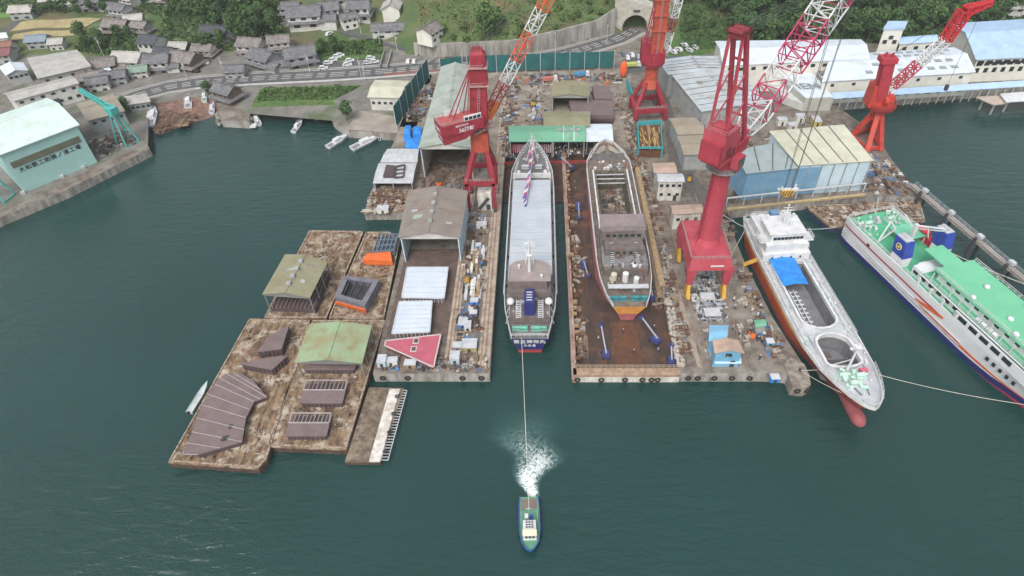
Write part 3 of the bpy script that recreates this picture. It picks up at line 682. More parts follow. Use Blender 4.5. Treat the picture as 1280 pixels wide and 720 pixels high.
# pale canopies on the west pontoon
t = canopy('pale roofed shelter on the west pontoon beside blue sheeted boxes', [(476, 203), (521, 203), (523, 187), (485, 187)], 6, .3, 'lr', LGREY, group=None, seams=0)
t = canopy('pale roofed shelter on the west pontoon with brown hatch frame on top', [(467, 229), (515, 229), (520, 205), (474, 205)], 6, .3, 'lr', LGREY, group=None)
t = wt('hatch_frame', 'brown steel hatch frame lying on the pale shelter roof', 'steel frame', (*g(492, 215, 6.5), 6.5)); mb = MB(t)
q = gq([(479, 221), (492, 221), (494, 208), (483, 207)], 6.9); mb.prism(q, 6.5, 7.3); mb.build('plate', TAUPEF)
mb = MB(t); q = gq([(493, 222), (504, 221), (506, 206), (495, 208)], 6.9)
for i in range(4): mb.beam((*q[i], 6.9), (*q[(i + 1) % 4], 6.9), .4)
for u_ in (.33, .66): mb.beam((*lerp(q[0], q[3], u_), 6.9), (*lerp(q[1], q[2], u_), 6.9), .3)
mb.build('frame', TAUPEF)
# blue sheeted boxes
def tarpbox(px, z, h, label, grp='blue sheeted stacks', base=LZ):
    q = [V2(p) for p in gq(px, base + h)]; c = sum(q, Vector((0, 0))) / len(q); mb = MB(); n = len(q)
    top = [(*(p.lerp(c, .12)), base + h + rnd.uniform(-.3, .3)) for p in q]; bot = [(*(p.lerp(c, -.05)), base) for p in q]
    mb.add(bot + top + [(c.x, c.y, base + h + .5)], [[i, (i + 1) % n, n + (i + 1) % n, n + i] for i in range(n)] + [[n + i, n + (i + 1) % n, 2 * n] for i in range(n)])
    return solo(mb, 'blue_sheet', BLUE, label, 'tarpaulin', (c.x, c.y, base), grp)
tarpbox([(504, 168), (513, 168), (514, 156), (506, 155)], 3, 3, 'bright blue sheet over a stack, left one of the back pair by the net fence')
tarpbox([(515, 168), (527, 168), (528, 157), (517, 157)], 3, 3, 'bright blue sheet over a stack, right one of the back pair by the long shed')
tarpbox([(505, 184), (524, 185), (526, 171), (507, 171)], 3, 3, 'broad bright blue sheet in front of the pair, behind the pale shelter')
# blue and beige shed on the north quay
ze = zfrom((1003, 243), 209)
lw = V2(g(934, 217, ze)); rw = V2(g(1089, 204, ze)); mid = V2(g(997, 210, ze)); bl = V2(g(955, 170, ze + 3.2)); bm_ = V2(g(963, 166, ze + 3.5)); br = V2(g(1053, 158, ze + 3.5)); bl0 = V2(g(918, 191, ze + 3.2))
shed('quay_warehouse', 'blue walled warehouse with grey green roof joined to the beige roofed one', 'warehouse', [lw, mid, mid + (bl - lw) * .9, V2(g(918, 191, ze + 1.5))], ze, ze + 2.0, 'fb', R_BLUEG, W_BLUE, mono=True, seams=4)
t = shed('quay_warehouse', 'large warehouse with beige roof and pale blue panelled wall on the north quay', 'warehouse', [mid + Vector((.3, 0)), rw, br, bm_], ze + .8, ze + 3.8, 'fb', R_BEIGE, W_PBLUE, mono=True, seams=5)
mb = MB(t); pp = [mid, rw]
for i in range(7):
    p = mid.lerp(rw, i / 6); mb.beam((p.x, p.y - .1, LZ), (p.x, p.y - .1, ze + .6), .3, .2)
mb.build('wall_joint', W_GREY)
mb = MB(t); p, q = mid.lerp(rw, .01), mid.lerp(rw, .34); mb.beam((p.x, p.y + .05, (LZ + ze) / 2), (q.x, q.y + .05, (LZ + ze) / 2), .3, ze - LZ - .4); mb.build('blue_panel', W_BLUE)
# warehouses on the east side
zz = 12
shed('warehouse', 'large warehouse with pale sheet roof and dark seams and a tan corner panel', 'warehouse', gq([(836, 93), (916, 90), (900, 71), (825, 76)], zz), zz, zz + .8, 'fb', rmat('roof_sheet_grey', (.45, .50, .54), (.38, .42, .46)), W_GREY, seams=5)
t = shed('warehouse', 'grey walled warehouse with white ribbed roof just right of the middle red crane', 'warehouse', gq([(878, 139), (958, 132), (925, 91), (842, 95)], zz), zz, zz + 1.0, 'fb', rmat('roof_ribbed_grey', (.42, .46, .49), (.36, .40, .43)), W_GREY, seams=7)
shed('warehouse', 'beige flat roofed store behind the big pink red crane, farther one', 'warehouse', gq([(848, 168), (884, 167), (868, 148), (838, 149)], 9), 9, 9.4, 'lr', R_TAN, W_GREY)
shed('warehouse', 'beige flat roofed store behind the big pink red crane, nearer one', 'warehouse', gq([(856, 193), (897, 192), (885, 170), (848, 171)], 9), 9, 9.4, 'lr', R_TAN, W_GREY)
# white roofed store with the big letters
zi = zfrom((1010, 139), 123)
A0, A1 = V2(g(1007, 123, zi)), V2(g(1042, 122, zi)); B0, B1 = V2(g(970, 88, zi + 1)), V2(g(1008, 84, zi + 1))
t = wt('lettered_store', 'white roofed store with large grey letters painted on its roof', 'warehouse', (*A0, LZ)); mb = MB(t); mb.prism([tuple(A0), tuple(A1), tuple(B1), tuple(B0)], LZ, zi); mb.build('wall', mat('wall_warm_grey', (.42, .42, .38), (.36, .36, .33)))
mb = MB(t); mb.hexa([(*A0, zi), (*A1, zi), (*B1, zi), (*B0, zi)], [(*A0, zi + .25), (*A1, zi + .25), (*B1, zi + 1.4), (*B0, zi + 1.4)]); mb.build('roof', R_WHITEB)
L0 = V2(g(975, 118, zi - 2)); mb = MB(t); C0 = V2(g(960, 96, zi - 1)); mb.prism([tuple(L0), tuple(A0), tuple(B0), tuple(C0)], LZ, zi - 2.2); mb.build('lean_to', mat('leanto_grey', (.50, .52, .50), (.44, .45, .44)))
ux = Vector(((A1 - A0).x, (A1 - A0).y, 0)).normalized(); uy = Vector(((B0 - A0).x, (B0 - A0).y, 1.15)).normalized(); c = (A0.lerp(A1, .45)).lerp(B0.lerp(B1, .45), .34); kk = .34

text('IEN', t, (c.x, c.y, zi + .25 + 1.15 * kk + .3), (ux, uy, ux.cross(uy)), 5.6, mat('letter_grey', (.25, .26, .28)), bold=.05)
# long factory
FL = 'long white factory building with pale blue roof'
def fac(name, label, A, B, D, C, ze, zr, rm, wm, wins=None, **k):
    return shed(name, label, 'factory', [g(*A, ze), g(*B, ze), g(*C, ze), g(*D, ze)], ze, zr, 'lr', rm, wm, wins=wins, over=.4, **k)
fac('factory', 'white factory range at the back with plain white roof before the dark trees', (905, 82), (1086, 73), (895, 52), (1075, 50), 14, 15.5, R_WHITEB, W_CREAM, wins=[('front', 12.3, 12, 1.6, 1.2)])
t = fac('factory', 'long low white factory range with many grey skylights in its roof', (1028, 102), (1218, 90), (1040, 70), (1192, 60), 12, 14, R_WHITEB, W_CREAM, wins=[('front', 10.3, 7, 1.3, 1.0), ('front', 5.5, 14, 1.7, 1.8)])
KA, KB, KC, KD = [V2(g(*p, 12)) for p in ((1028, 102), (1218, 90), (1192, 60), (1040, 70))]
for u_, v_ in [(u0, v0) for v0, us in ((.16, (.3, .52, .72, .8, .88)), (.36, (.34, .62, .7, .78, .86)), (.6, (.4, .5, .58, .66, .82)), (.84, (.36, .45, .54, .62, .7, .8, .9))) for u0 in us]:
    p = KA.lerp(KB, u_).lerp(KD.lerp(KC, u_), v_); z = 12.2 + 2 * (1 - abs(2 * v_ - 1)); m2 = MB(t); m2.box((*p, z + .12), (2.3, 1.7, .3), math.atan2((KB - KA).y, (KB - KA).x)); m2.build('skylight', mat('skylight_grey', (.30, .33, .35)))
fac('factory_annex', 'white annex with wide brown flat strip on its roof beside the lettered store', (1030, 99), (1075, 96), (1012, 82), (1078, 79), 9.2, 9.6, R_WHITEB, W_CREAM)
t = wt('roof_strip', 'brown grey roof sheeting strip lying on the white annex roof', 'roof sheet', (*g(1045, 88, 9.9), 9.9)); mb = MB(t); mb.prism(gq([(1026, 93), (1072, 89), (1070, 84), (1022, 87)], 10.1), 9.7, 10.1); mb.build('sheet', R_BROWN)
# quay canopy of the factory
t = wt('quay_canopy', 'long pale blue lean-to canopy on posts along the factory quay', 'canopy', (*g(1160, 118), LZ)); mb = MB(t)
zc = 7.5
a0, a1 = V2(g(1042, 124, zc)), V2(g(1300, 107, zc)); b0_, b1_ = V2(g(1040, 116, zc + 1.2)), V2(g(1300, 99, zc + 1.2))
mb.hexa([(*a0, zc), (*a1, zc), (*b1_, zc + 1), (*b0_, zc + 1)], [(*a0, zc + .2), (*a1, zc + .2), (*b1_, zc + 1.2), (*b0_, zc + 1.2)]); mb.build('roof', R_PALEB)
for i in range(26):
    p = a0.lerp(a1, i / 25); m2 = MB(t); m2.beam((p.x, p.y + .3, LZ), (p.x, p.y + .3, zc), .3); m2.build('post', W_GREY)
# tower block and big blue roof
t = wt('factory_tower', 'cream square tower with pale cap rising behind the skylit factory', 'tower', (*g(1112, 60), LZ)); q = [V2(p) for p in gq([(1098, 57), (1122, 57), (1125, 49), (1103, 49)], 12)]
zt = zat(q[0].x, q[0].y, 37); mb = MB(t); mb.prism([tuple(p) for p in q], LZ, zt); mb.build('wall', W_CREAM)
c = sum(q, Vector((0, 0))) / 4; mb = MB(t); mb.prism([tuple(c + (p - c) * 1.1) for p in q], zt, zt + .8); mb.build('roof', R_PALEB); winrow(t, q[0] + Vector((0, -.1)), q[1] + Vector((0, -.1)), zt - 3, 1, 1.6, 1.4); winrow(t, q[0] + Vector((0, -.1)), q[1] + Vector((0, -.1)), 13.5, 2, 1.5, 1.4)
fac('factory_wing', 'cream wing with pale roof between the tower and the blue roofed hall', (1125, 55), (1170, 52), (1125, 47), (1170, 44), 13, 13.8, R_PALEB, W_CREAM, wins=[('front', 11, 3, 1.6, 1.3)])
ze = zfrom((1235, 103), 74)
A = [g(1222, 74, ze), g(1400, 66, ze), g(1400, 18, ze), g(1188, 30, ze)]
t = shed('factory_hall', 'tall cream factory hall with broad light blue roof at the right edge', 'factory', A, ze, ze + 3, 'lr', R_PALEB, W_CREAM, wins=[('front', ze - 1.5, 16, 2.4, 1.5), ('front', ze - 4.5, 16, 1.5, 1.8), ('front', LZ + 7, 18, 2.0, 1.3)], over=.6)
# small jetty platform with white roof at the factory quay
t = wt('landing_stage', 'small landing stage with white and rusty roof standing in the water by the factory', 'landing stage', (*g(1245, 128, 0), 0)); mb = MB(t)
mb.prism(gq([(1220, 121), (1250, 119), (1262, 128), (1243, 131)], 4.6), 4.2, 4.6); mb.build('platform', mat('stage_tan', (.45, .38, .33)))
mb = MB(t); mb.prism(gq([(1250, 117), (1300, 113), (1310, 124), (1258, 127)], 5.5), 5.1, 5.5); mb.build('roof', WHITE)
for x, y in ((1230, 124), (1244, 130), (1260, 127), (1290, 124)): p = g(x, y, 4); m2 = MB(t); m2.tube((*p, -1), (*p, 4.3), .35, 8); m2.build('pile', W_GREY)
# huts by the dock
def hut(label, px, z, z0, rm, wm, name='site_hut', wins=None, rise=.4, ridge='lr'):
    return shed(name, label, 'hut', gq(px, z), z, z + rise, ridge, rm, wm, z0=z0, over=.25, wins=wins, door=('front', .75, 1.0, 2.1))
hut('white grey two storey site hut with flat concrete roof beside the dry dock', [(823, 227), (855, 227), (852, 218), (822, 218)], 10, LZ, LGREY, DIRTYW, wins=[('front', 8.5, 4, 1, .9), ('front', 5.3, 3, 1, .9)])
hut('low site hut with pinkish tan roof behind the white grey hut', [(818, 216), (846, 216), (842, 204), (816, 205)], 7, LZ, R_PINKT, W_GREY)
hut('site hut with beige roof and grey wall left of the big crane column', [(842, 268), (878, 266), (876, 256), (839, 258)], 8.5, LZ, R_PINKT, DIRTYW, wins=[('front', 6.5, 3, 1, .9)])
# blue hut at the pier head
t = hut('sky blue gabled hut with dark sign on the pier head', [(894, 441), (929, 441), (922, 427), (892, 427)], 8, LZ, R_PINKT, W_SKY, ridge='fb', rise=.9)
p = g(911.5, 441, 8); text('F8', t, (p[0] + .1, p[1] - .05 , 7.1), (Vector((1, 0, 0)), Vector((0, 0, 1)), Vector((0, -1, 0))), 1.5, BLACK, bold=.06)
mb = MB(t); q = [V2(v) for v in gq([(893, 444), (926, 444)], 5.6)]; mb.hexa([(q[0].x, q[0].y - 1.6, 4.4), (q[1].x, q[1].y - 1.6, 4.4), (q[1].x, q[1].y + .2, 5.2), (q[0].x, q[0].y + .2, 5.2)], [(q[0].x, q[0].y - 1.6, 4.6), (q[1].x, q[1].y - 1.6, 4.6), (q[1].x, q[1].y + .2, 5.4), (q[0].x, q[0].y + .2, 5.4)]); mb.build('awning', mat('awning_blue', (.42, .58, .68), (.36, .5, .6)))
hut('light blue flat roofed hut behind the sky blue gabled one', [(887, 426), (907, 426), (909, 408), (888, 408)], 7.5, LZ, mat('roof_sky', (.20, .42, .60), (.17, .36, .52)), W_SKY)
shed('blue_store', 'small green roofed lean-to shelter on the pier edge', 'shelter', gq([(945, 409), (957, 407), (955, 400), (943, 401)], 6), 6, 6.3, 'lr', R_GREEN, W_GREY, posts=2, over=.2)
# apron house
zh = 8.5; t = shed('flat_house', 'white walled house with beige hipped roof between the road and the green net', 'house', gq([(461, 121), (499, 122), (511, 102), (470, 101)], zh), zh, zh + .9, 'lr', R_BEIGE, W_WHITE, wins=[('front', 6, 5, 1.2, 1)])
# ---- town: large sheds
shed('factory_office', 'long white two storey workshop with two rows of small dark windows', 'workshop', gq([(18, 143), (100, 122), (90, 103), (7, 121)], 4) and [g(17, 126, 10), g(97, 104, 10), g(88, 96, 10), g(6, 117, 10)], 10, 11, 'lr', R_LITE, W_WHITE, wins=[('front', 8.6, 6, 1.4, .9), ('front', 5.2, 7, 1.5, 1.1)], door=('front', .55, 3.5, 3.4))
TS = [([(48, 98), (113, 83), (95, 63), (35, 73)], 9, 1.2, 'lr', R_LITE, W_GREY, 'large grey roofed store behind the white workshop'),
 ([(8, 94), (34, 88), (28, 79), (0, 84)], 8, 1.2, 'fb', R_WHITEB, W_GREY, 'white gabled shed at the left edge beside the large grey store'),
 ([(110, 151), (155, 139), (140, 118), (97, 130)], 8.5, 1.3, 'lr', R_TAN, W_GREY, 'tan roofed boat shed beside the green gantry'),
 ([(110, 101), (140, 90), (134, 84), (104, 93)], 6, .5, 'lr', R_WHITEB, W_GREY, 'pale strip roofed shed among the grey houses'),
 ([(160, 131), (187, 127), (182, 118), (156, 121)], 6, .6, 'lr', R_LITE, W_GREY, 'low grey shed between the road and the beach'),
 ([(-20, 50), (9, 47), (8, 41), (-20, 43)], 8, 1, 'lr', R_WHITEB, W_WHITE, 'white roofed building cut by the left edge of the view')]
for px, z, rise, rd, rm, wm, lab in TS: shed('town_shed', lab, 'shed', gq(px, z), z, z + rise, rd, rm, wm, wins=[('front', z - 1.6, 4, 1.3, .9)], over=.4)
# ---- houses
def house(lab, px, py, w, d, rot, h=5, rm=R_TILE, wm=W_WHITE, wing=1, skirt=True, hip=False, world=None):
    X, Y, Z = world or gt(px, py); t = thing('house', lab, 'house', (X, Y, Z), R(rot))
    mb = MB(); mb.b0(-w / 2, w / 2, -d / 2, d / 2, -1.5, h)
    mb.add([(-w / 2, -d / 2, h), (-w / 2, d / 2, h), (-w / 2, 0, h + d * .24)], [(0, 1, 2)]); mb.add([(w / 2, -d / 2, h), (w / 2, d / 2, h), (w / 2, 0, h + d * .24)], [(0, 1, 2)]); mb.build('wall', wm, t)
    def gr(mb, x0, x1, y0, y1, z, rise, o=.7, hipx=0.):
        ym = (y0 + y1) / 2; s_ = rise / ((y1 - y0) / 2)
        for yy in (y0, y1):
            sg = -1 if yy == y0 else 1; yo = yy + sg * o; zo = z - s_ * o
            mb.hexa([(x0 - o, yo, zo), (x1 + o, yo, zo), (x1 + o - hipx, ym, z + rise), (x0 - o + hipx, ym, z + rise)], [(x0 - o, yo, zo + .28), (x1 + o, yo, zo + .28), (x1 + o - hipx, ym, z + rise + .28), (x0 - o + hipx, ym, z + rise + .28)])
        if hipx:
            for xx, sg in ((x0, -1), (x1, 1)):
                mb.add([(xx + sg * o, y0 - o, z - s_ * o + .26), (xx + sg * o, y1 + o, z - s_ * o + .26), (xx + sg * (o - hipx), ym, z + rise + .26)], [(0, 1, 2)])
        mb.beam((x0 - o + hipx, ym, z + rise + .35), (x1 + o - hipx, ym, z + rise + .35), .55, .45)
    mb = MB(); gr(mb, -w / 2, w / 2, -d / 2, d / 2, h, d * .24, .7, d * .35 if hip else 0); mb.build('roof', rm, t)
    if skirt:
        mb = MB(); z = h * .5; o = 1.5
        for a, b in (((-w / 2, -d / 2), (w / 2, -d / 2)), ((w / 2, -d / 2), (w / 2, d / 2)), ((-w / 2, d / 2), (-w / 2, -d / 2))):
            a, b = V2(a), V2(b); u = (b - a).normalized(); n = Vector((u.y, -u.x))
            mb.hexa([(*(a + n * o - u * o), z - .5), (*(b + n * o + u * o), z - .5), (*b, z + .1), (*a, z + .1)], [(*(a + n * o - u * o), z - .3), (*(b + n * o + u * o), z - .3), (*b, z + .35), (*a, z + .35)])
        mb.build('lower_roof', rm, t)
    if wing:
        ww, wd = w * .5, d * .62; x0 = wing * (w / 2 + ww / 2 - .5); mb = MB(); mb.b0(x0 - ww / 2, x0 + ww / 2, -d / 2 - .8, -d / 2 - .8 + wd, -1.5, h * .55); mb.build('wing', wm, t)
        mb = MB(); gr(mb, x0 - ww / 2, x0 + ww / 2, -d / 2 - .8, -d / 2 - .8 + wd, h * .55, wd * .24, .5); mb.build('wing_roof', rm, t)
    winrow(t, (-w / 2, -d / 2 - .03), (w / 2, -d / 2 - .03), h * .78, 3, w * .16, h * .2); winrow(t, (-w / 2, -d / 2 - .03), (w / 2, -d / 2 - .03), h * .22, 2, w * .2, h * .28)
    return t
HS = [('grey tiled house at the left end of the terrace by the road bend', 133, 92, 11, 8, 20, 4.5, R_TILE2, W_BROWN, 1, True),
 ('grey roofed house with long plain roof above the road bend', 167, 84, 13, 9, -8, 4.5, R_LITE, W_WHITE, 0, True),
 ('white walled two storey house with dark slate roof above the bend', 196, 68, 9, 8, -14, 6.5, R_DARK, W_WHITE, 0, False),
 ('small white house with dark roof joined behind the terrace', 212, 78, 8, 7, -10, 5, R_DARK, W_WHITE, 0, False),
 ('tiled white gabled house facing the road bend', 203, 88, 10, 8, 5, 5, R_TILE, W_WHITE, 1, True),
 ('brown grey farmhouse with broad roof and timber walls by the road', 236, 84, 12, 9, -18, 4.5, R_TILE2, W_BROWN, -1, True),
 ('low outbuilding with brownish roof behind the farmhouse', 228, 67, 8, 6, -5, 3.4, R_LITE, W_BROWN, 0, False),
 ('hillside house with black roof and white wall', 273, 49, 12, 8, -6, 4, R_DARK, W_WHITE, 1, False),
 ('grey tiled house among trees left of the main road houses', 318, 66, 11, 8, -12, 4.6, R_TILE2, W_WHITE, 0, True),
 ('low tiled outbuilding beside the road at the shore', 297, 95, 8, 6, 4, 3.2, R_TILE, W_GREY, 0, False),
 ('dark timber house with tiled hip roof on stone shore', 288, 126, 9, 7, -28, 5, R_TILE, W_BROWN, 0, True),
 ('tiled roadside house left of a pair with stepped roofs', 333, 82, 12, 9, -30, 4.6, R_TILE, W_GREY, 1, True),
 ('tiled roadside house with broad stepped roof by the car park', 378, 80, 12, 10, 22, 5, R_TILE, W_GREY, -1, True),
 ('large temple like tiled house behind a white garden wall', 385, 30, 15, 11, 5, 5.5, R_TILE, W_WHITE, 1, True),
 ('tiled house attached right of the large walled house', 412, 22, 10, 9, 15, 5, R_TILE, W_WHITE, 0, True),
 ('tiled house left of the large walled house', 366, 20, 9, 7, 0, 4.5, R_TILE, W_WHITE, 0, True),
 ('two storey house with grey roof and balcony beside the lane', 452, 23, 10, 8, 0, 6, R_TILE, W_WHITE, 0, True),
 ('cream house with tall pale roof at the top of the lane', 492, 22, 8, 8, 90, 5.5, R_LITE, W_CREAM, 0, False),
 ('long low grey roofed white house below the pale roofed one', 488, 44, 15, 7, 2, 3.6, R_TILE, W_WHITE, 0, False),
 ('cream cottage with brown gable roof alone on the slope', 538, 49, 8, 8, 60, 4.2, R_TILE2, W_CREAM, 0, False),
 ('dense tiled farmhouse beside the fields, lowest of its cluster', 152, 42, 12, 8, -10, 4.6, R_TILE2, W_BROWN, 1, True),
 ('tiled farmhouse with pale gable at the top of the cluster beside the fields', 155, 22, 9, 7, -20, 5, R_TILE, W_WHITE, 0, True),
 ('small pale roofed outhouse in the cluster beside the fields', 172, 33, 8, 6, 12, 4, R_LITE, W_GREY, 0, False),
 ('brown tiled house at the right of the cluster beside the fields', 180, 42, 8, 6, -15, 4, R_TILE2, W_GREY, 0, True),
 ('light roofed house above the fields at the far left', 33, 21, 11, 7, 3, 3.6, R_LITE, W_GREY, 0, False),
 ('white house half hidden by hedges above the fields', 72, 8, 12, 7, 4, 4, R_LITE, W_WHITE, 1, False),
 ('small house at the left edge with reddish brown roof', 8, 76, 9, 7, 8, 4, mat('roof_red_brown', (.20, .08, .09), (.14, .07, .07)), W_GREY, 0, False),
 ('grey roofed house right of the trees near the lane top', 432, 10, 9, 7, -5, 5, R_TILE, W_WHITE, 0, False),
 ('low brown house tucked below the terrace near the beach shed', 120, 106, 10, 7, 14, 3.8, R_TILE2, W_BROWN, 0, False),
 ('small grey tiled house between the terrace and the road', 148, 104, 9, 6, 16, 3.8, R_TILE, W_GREY, 0, False),
 ('grey flat roofed house on the far right hill top', 1262, 20, 14, 9, 5, 5, R_LITE, W_WHITE, 0, False),
 ('grey tiled house behind the fields right of the hedge', 118, 12, 10, 7, 8, 4.5, R_TILE, W_WHITE, 1, True),
 ('brown roofed house at the very top left of the wood', 205, 4, 9, 7, -10, 4.5, R_TILE2, W_WHITE, 0, True),
 ('blue grey roofed barn between the fields and the grey store', 52, 58, 9, 6, 5, 3.5, mat('roof_bluegrey', (.20, .25, .30), (.16, .2, .24)), W_GREY, 0, False),
 ('pale outbuilding beside the grey store at the field edge', 75, 60, 6, 5, 8, 3, R_LITE, W_WHITE, 0, False),
 ('tiled house squeezed between the tan shed and the terrace', 128, 112, 8, 6, 18, 3.8, R_TILE, W_WHITE, 0, False),
 ('small house with faded green roof in the terrace gap', 178, 96, 7, 5, 10, 3.4, mat('roof_faded_green', (.20, .27, .22), (.16, .22, .18)), W_WHITE, 0, False),
 ('small reddish roofed house low by the left edge lane', 12, 66, 7, 6, 5, 3.6, mat('roof_brick', (.24, .12, .09), (.19, .10, .08)), W_WHITE, 0, False),
 ('grey house below the hillside with verandah', 258, 70, 9, 6, -8, 3.6, R_TILE2, W_CREAM, 0, True),
 ('tiled house behind the pair with stepped roofs', 352, 62, 9, 7, 10, 4.5, R_TILE2, W_WHITE, 0, True),
 ('narrow tiled house above the lane left of the balcony house', 437, 33, 7, 6, 30, 4.5, R_TILE, W_CREAM, 0, False),
 ('white roofed house at the top near the wooded gap', 165, 8, 9, 6, -25, 4.5, R_LITE, W_WHITE, 0, False)]
for h_ in HS: house(h_[0], h_[1], h_[2] , *h_[3:])
# white garden wall
t = wt('garden_wall', 'white plastered garden wall with tiled cap in front of the large walled house', 'wall', gt(385, 36)); mb = MB(t); m2 = MB(t)
pts = [gt(352, 35), gt(362, 33), gt(385, 36), gt(408, 35), gt(424, 30)]
for p, q in zip(pts, pts[1:]):
    mb.beam((p[0], p[1], p[2] + .8), (q[0], q[1], q[2] + .8), .35, 2.2); m2.beam((p[0], p[1], p[2] + 2.0), (q[0], q[1], q[2] + 2.0), .9, .2)
mb.build('wall', W_WHITE); m2.build('tiled_cap', R_LITE)
# fields
FIELD = mat('rice_field', (.36, .30, .16), (.27, .23, .12), s=.35, rough=1, bump=.3)
def tsheet(name, px, m, dz=.25, n=14):
    P = [Vector(gt(*p)) for p in px]; mb = MB(); vs = []; fs = []
    for j in range(n + 1):
        for i in range(n + 1):
            a = P[0].lerp(P[1], i / n); b = P[3].lerp(P[2], i / n); c = a.lerp(b, j / n); vs.append((c.x, c.y, max(LZ, hgt(c.x, c.y)) + dz))
    for j in range(n):
        for i in range(n): a = j * (n + 1) + i; fs.append((a, a + 1, a + n + 2, a + n + 1))
    mb.add(vs, fs); return setting(mb.build(name, m))
tsheet('rice_field', [(5, 40), (108, 34), (128, 24), (22, 28)], FIELD)
tsheet('rice_field', [(12, 51), (102, 44), (108, 37), (18, 43)], FIELD)
tsheet('field_bank', [(5, 43), (106, 37), (108, 34), (5, 40)], mat('bank', (.12, .10, .05), (.08, .09, .04)), .3)
tsheet('grass_field', [(-20, 24), (14, 22), (24, 4), (-20, 4)], mat('young_rice', (.12, .24, .05), (.10, .19, .05)), .25)
tsheet('lane', [(-8, 45), (2, 46), (40, 16), (30, 14)], ASPH, .3)
tsheet('lane', [(110, 45), (120, 44), (168, 12), (160, 12)], PAV, .35)
tsheet('lane', [(420, 40), (436, 36), (520, 62), (508, 66)], ASPH, .3)
tsheet('lane', [(508, 66), (520, 60), (600, 75), (598, 80)], ASPH, .3)
tsheet('grass_slope', [(205, 58), (245, 60), (258, 35), (235, 35)], mat('dry_grass', (.20, .22, .09), (.13, .17, .06)), .3)
tsheet('grass_slope', [(390, 78), (480, 76), (478, 50), (395, 50)], GRASS, .3)
# ================================================================ SHIPS
def lp(o, rz, px, py, z):
    X, Y = g(px, py, z); dx, dy = X - o[0], Y - o[1]; c, s = math.cos(rz), math.sin(rz); return (dx * c + dy * s, -dx * s + dy * c)
def smooth_stations(st, n=26, ex=()):
    xs = [st[0][0] + (st[-1][0] - st[0][0]) * i / n for i in range(n + 1)]; xs += [s_[0] for s_ in st] + list(ex); xs = sorted(set(round(x, 3) for x in xs))
    return [(x,) + tuple(pl(x, [(s_[0], s_[k]) for s_ in st]) for k in range(1, 5)) for x in xs]   # x deck, x waterline, half deck, half waterline, z deck
def hull(t, st, bands, bulw=1.0, deckm=GREY, below=-1.0, hole=None, bulm=None, bt=.25, deckz=0):
    st = smooth_stations(st, 26, [v for h_ in (hole or []) for v in h_[:2]])
    def P(s_, z, sg):
        xd, xw, hd, hw, zd = s_; q = max(0, min(1, z / zd)) ** 1.25
        h = hw + (hd - hw) * q; 
        if z < 0: h = hw * (1 + z * .12)
        return (xw + (xd - xw) * q, sg * h, z)
    for name, m, fz0, fz1 in bands:
        mb = MB(); K = 8
        for sg in (-1, 1):
            for a, b in zip(st, st[1:]):
                za0, za1 = fz0(a), fz1(a); zb0, zb1 = fz0(b), fz1(b)
                for k in range(K):
                    u, v = k / K, (k + 1) / K
                    mb.poly([P(a, za0 + (za1 - za0) * u, sg), P(b, zb0 + (zb1 - zb0) * u, sg), P(b, zb0 + (zb1 - zb0) * v, sg), P(a, za0 + (za1 - za0) * v, sg)])
        a = st[0]
        for k in range(K):
            z0, z1 = fz0(a) + (fz1(a) - fz0(a)) * k / K, fz0(a) + (fz1(a) - fz0(a)) * (k + 1) / K; mb.poly([P(a, z0, -1), P(a, z0, 1), P(a, z1, 1), P(a, z1, -1)])
        mb.build(name, m, t)
    mb = MB()
    for a, b in zip(st, st[1:]):
        x = (a[0] + b[0]) / 2
        hh = next((h[2] for h in (hole or []) if h[0] < x < h[1]), None)
        za, zb = a[4] + deckz, b[4] + deckz
        if hh is None: mb.poly([(a[0], -a[2], za), (b[0], -b[2], zb), (b[0], b[2], zb), (a[0], a[2], za)])
        else:
            for sg in (-1, 1): mb.poly([(a[0], sg * a[2], za), (b[0], sg * b[2], zb), (b[0], sg * hh, zb), (a[0], sg * hh, za)])
    mb.build('deck', deckm, t)
    mb = MB()
    if bulw:
        for sg in (-1, 1):
            for a, b in zip(st, st[1:]):
                A = [(a[0], sg * a[2], a[4] - .05), (b[0], sg * b[2], b[4] - .05), (b[0], sg * max(0, b[2] - bt), b[4] - .05), (a[0], sg * max(0, a[2] - bt), a[4] - .05)]
                mb.hexa(A, [(x, y, z + bulw + .05) for x, y, z in A])
        mb.build('bulwark', bulm or bands[-1][1], t)
    return st
FZ = lambda c: (lambda s_: min(c, s_[4]))
TOP = lambda s_: s_[4]
def part(t, name, m, fn, par=None):
    mb = MB(); fn(mb); return mb.build(name, m, par or t)
DECKG = mat('deck_grey', (.17, .165, .17), (.12, .118, .12), s=.5, rough=.8)
SDECK = mat('taupe_deck', (.17, .14, .135), (.12, .10, .095), s=.4, rough=.8)
HATCH = mat('hatch_pale', (.43, .47, .52), (.37, .41, .455), s=.15, rough=.45)
WGREEN = mat('winch_green', (.16, .42, .34), (.12, .34, .28), s=1, rough=.6)
PALEG = mat('pale_green', (.50, .68, .60), (.42, .60, .52), s=1, rough=.6)
def winch(t, x, y, z, m, rz=0, s=1.0):
    mb = MB(); ca, sa = math.cos(rz), math.sin(rz)
    mb.box((x, y, z + .15 * s), (1.6 * s, 2.6 * s, .3 * s), rz)
    d = Vector((-sa, ca, 0)); c = Vector((x, y, z + .9 * s)); mb.tube(c - d * 1.1 * s, c + d * .6 * s, .5 * s, 10); mb.tube(c - d * 1.2 * s, c - d * 1.1 * s, .75 * s, 12); mb.tube(c + d * .6 * s, c + d * .7 * s, .75 * s, 12)
    mb.tube(c + d * .9 * s, c + d * 1.4 * s, .32 * s, 8); mb.box((c.x + d.x * .8 * s, c.y + d.y * .8 * s, z + .7 * s), (.8 * s, .3 * s, 1.2 * s), rz); mb.build('winch', m, t)
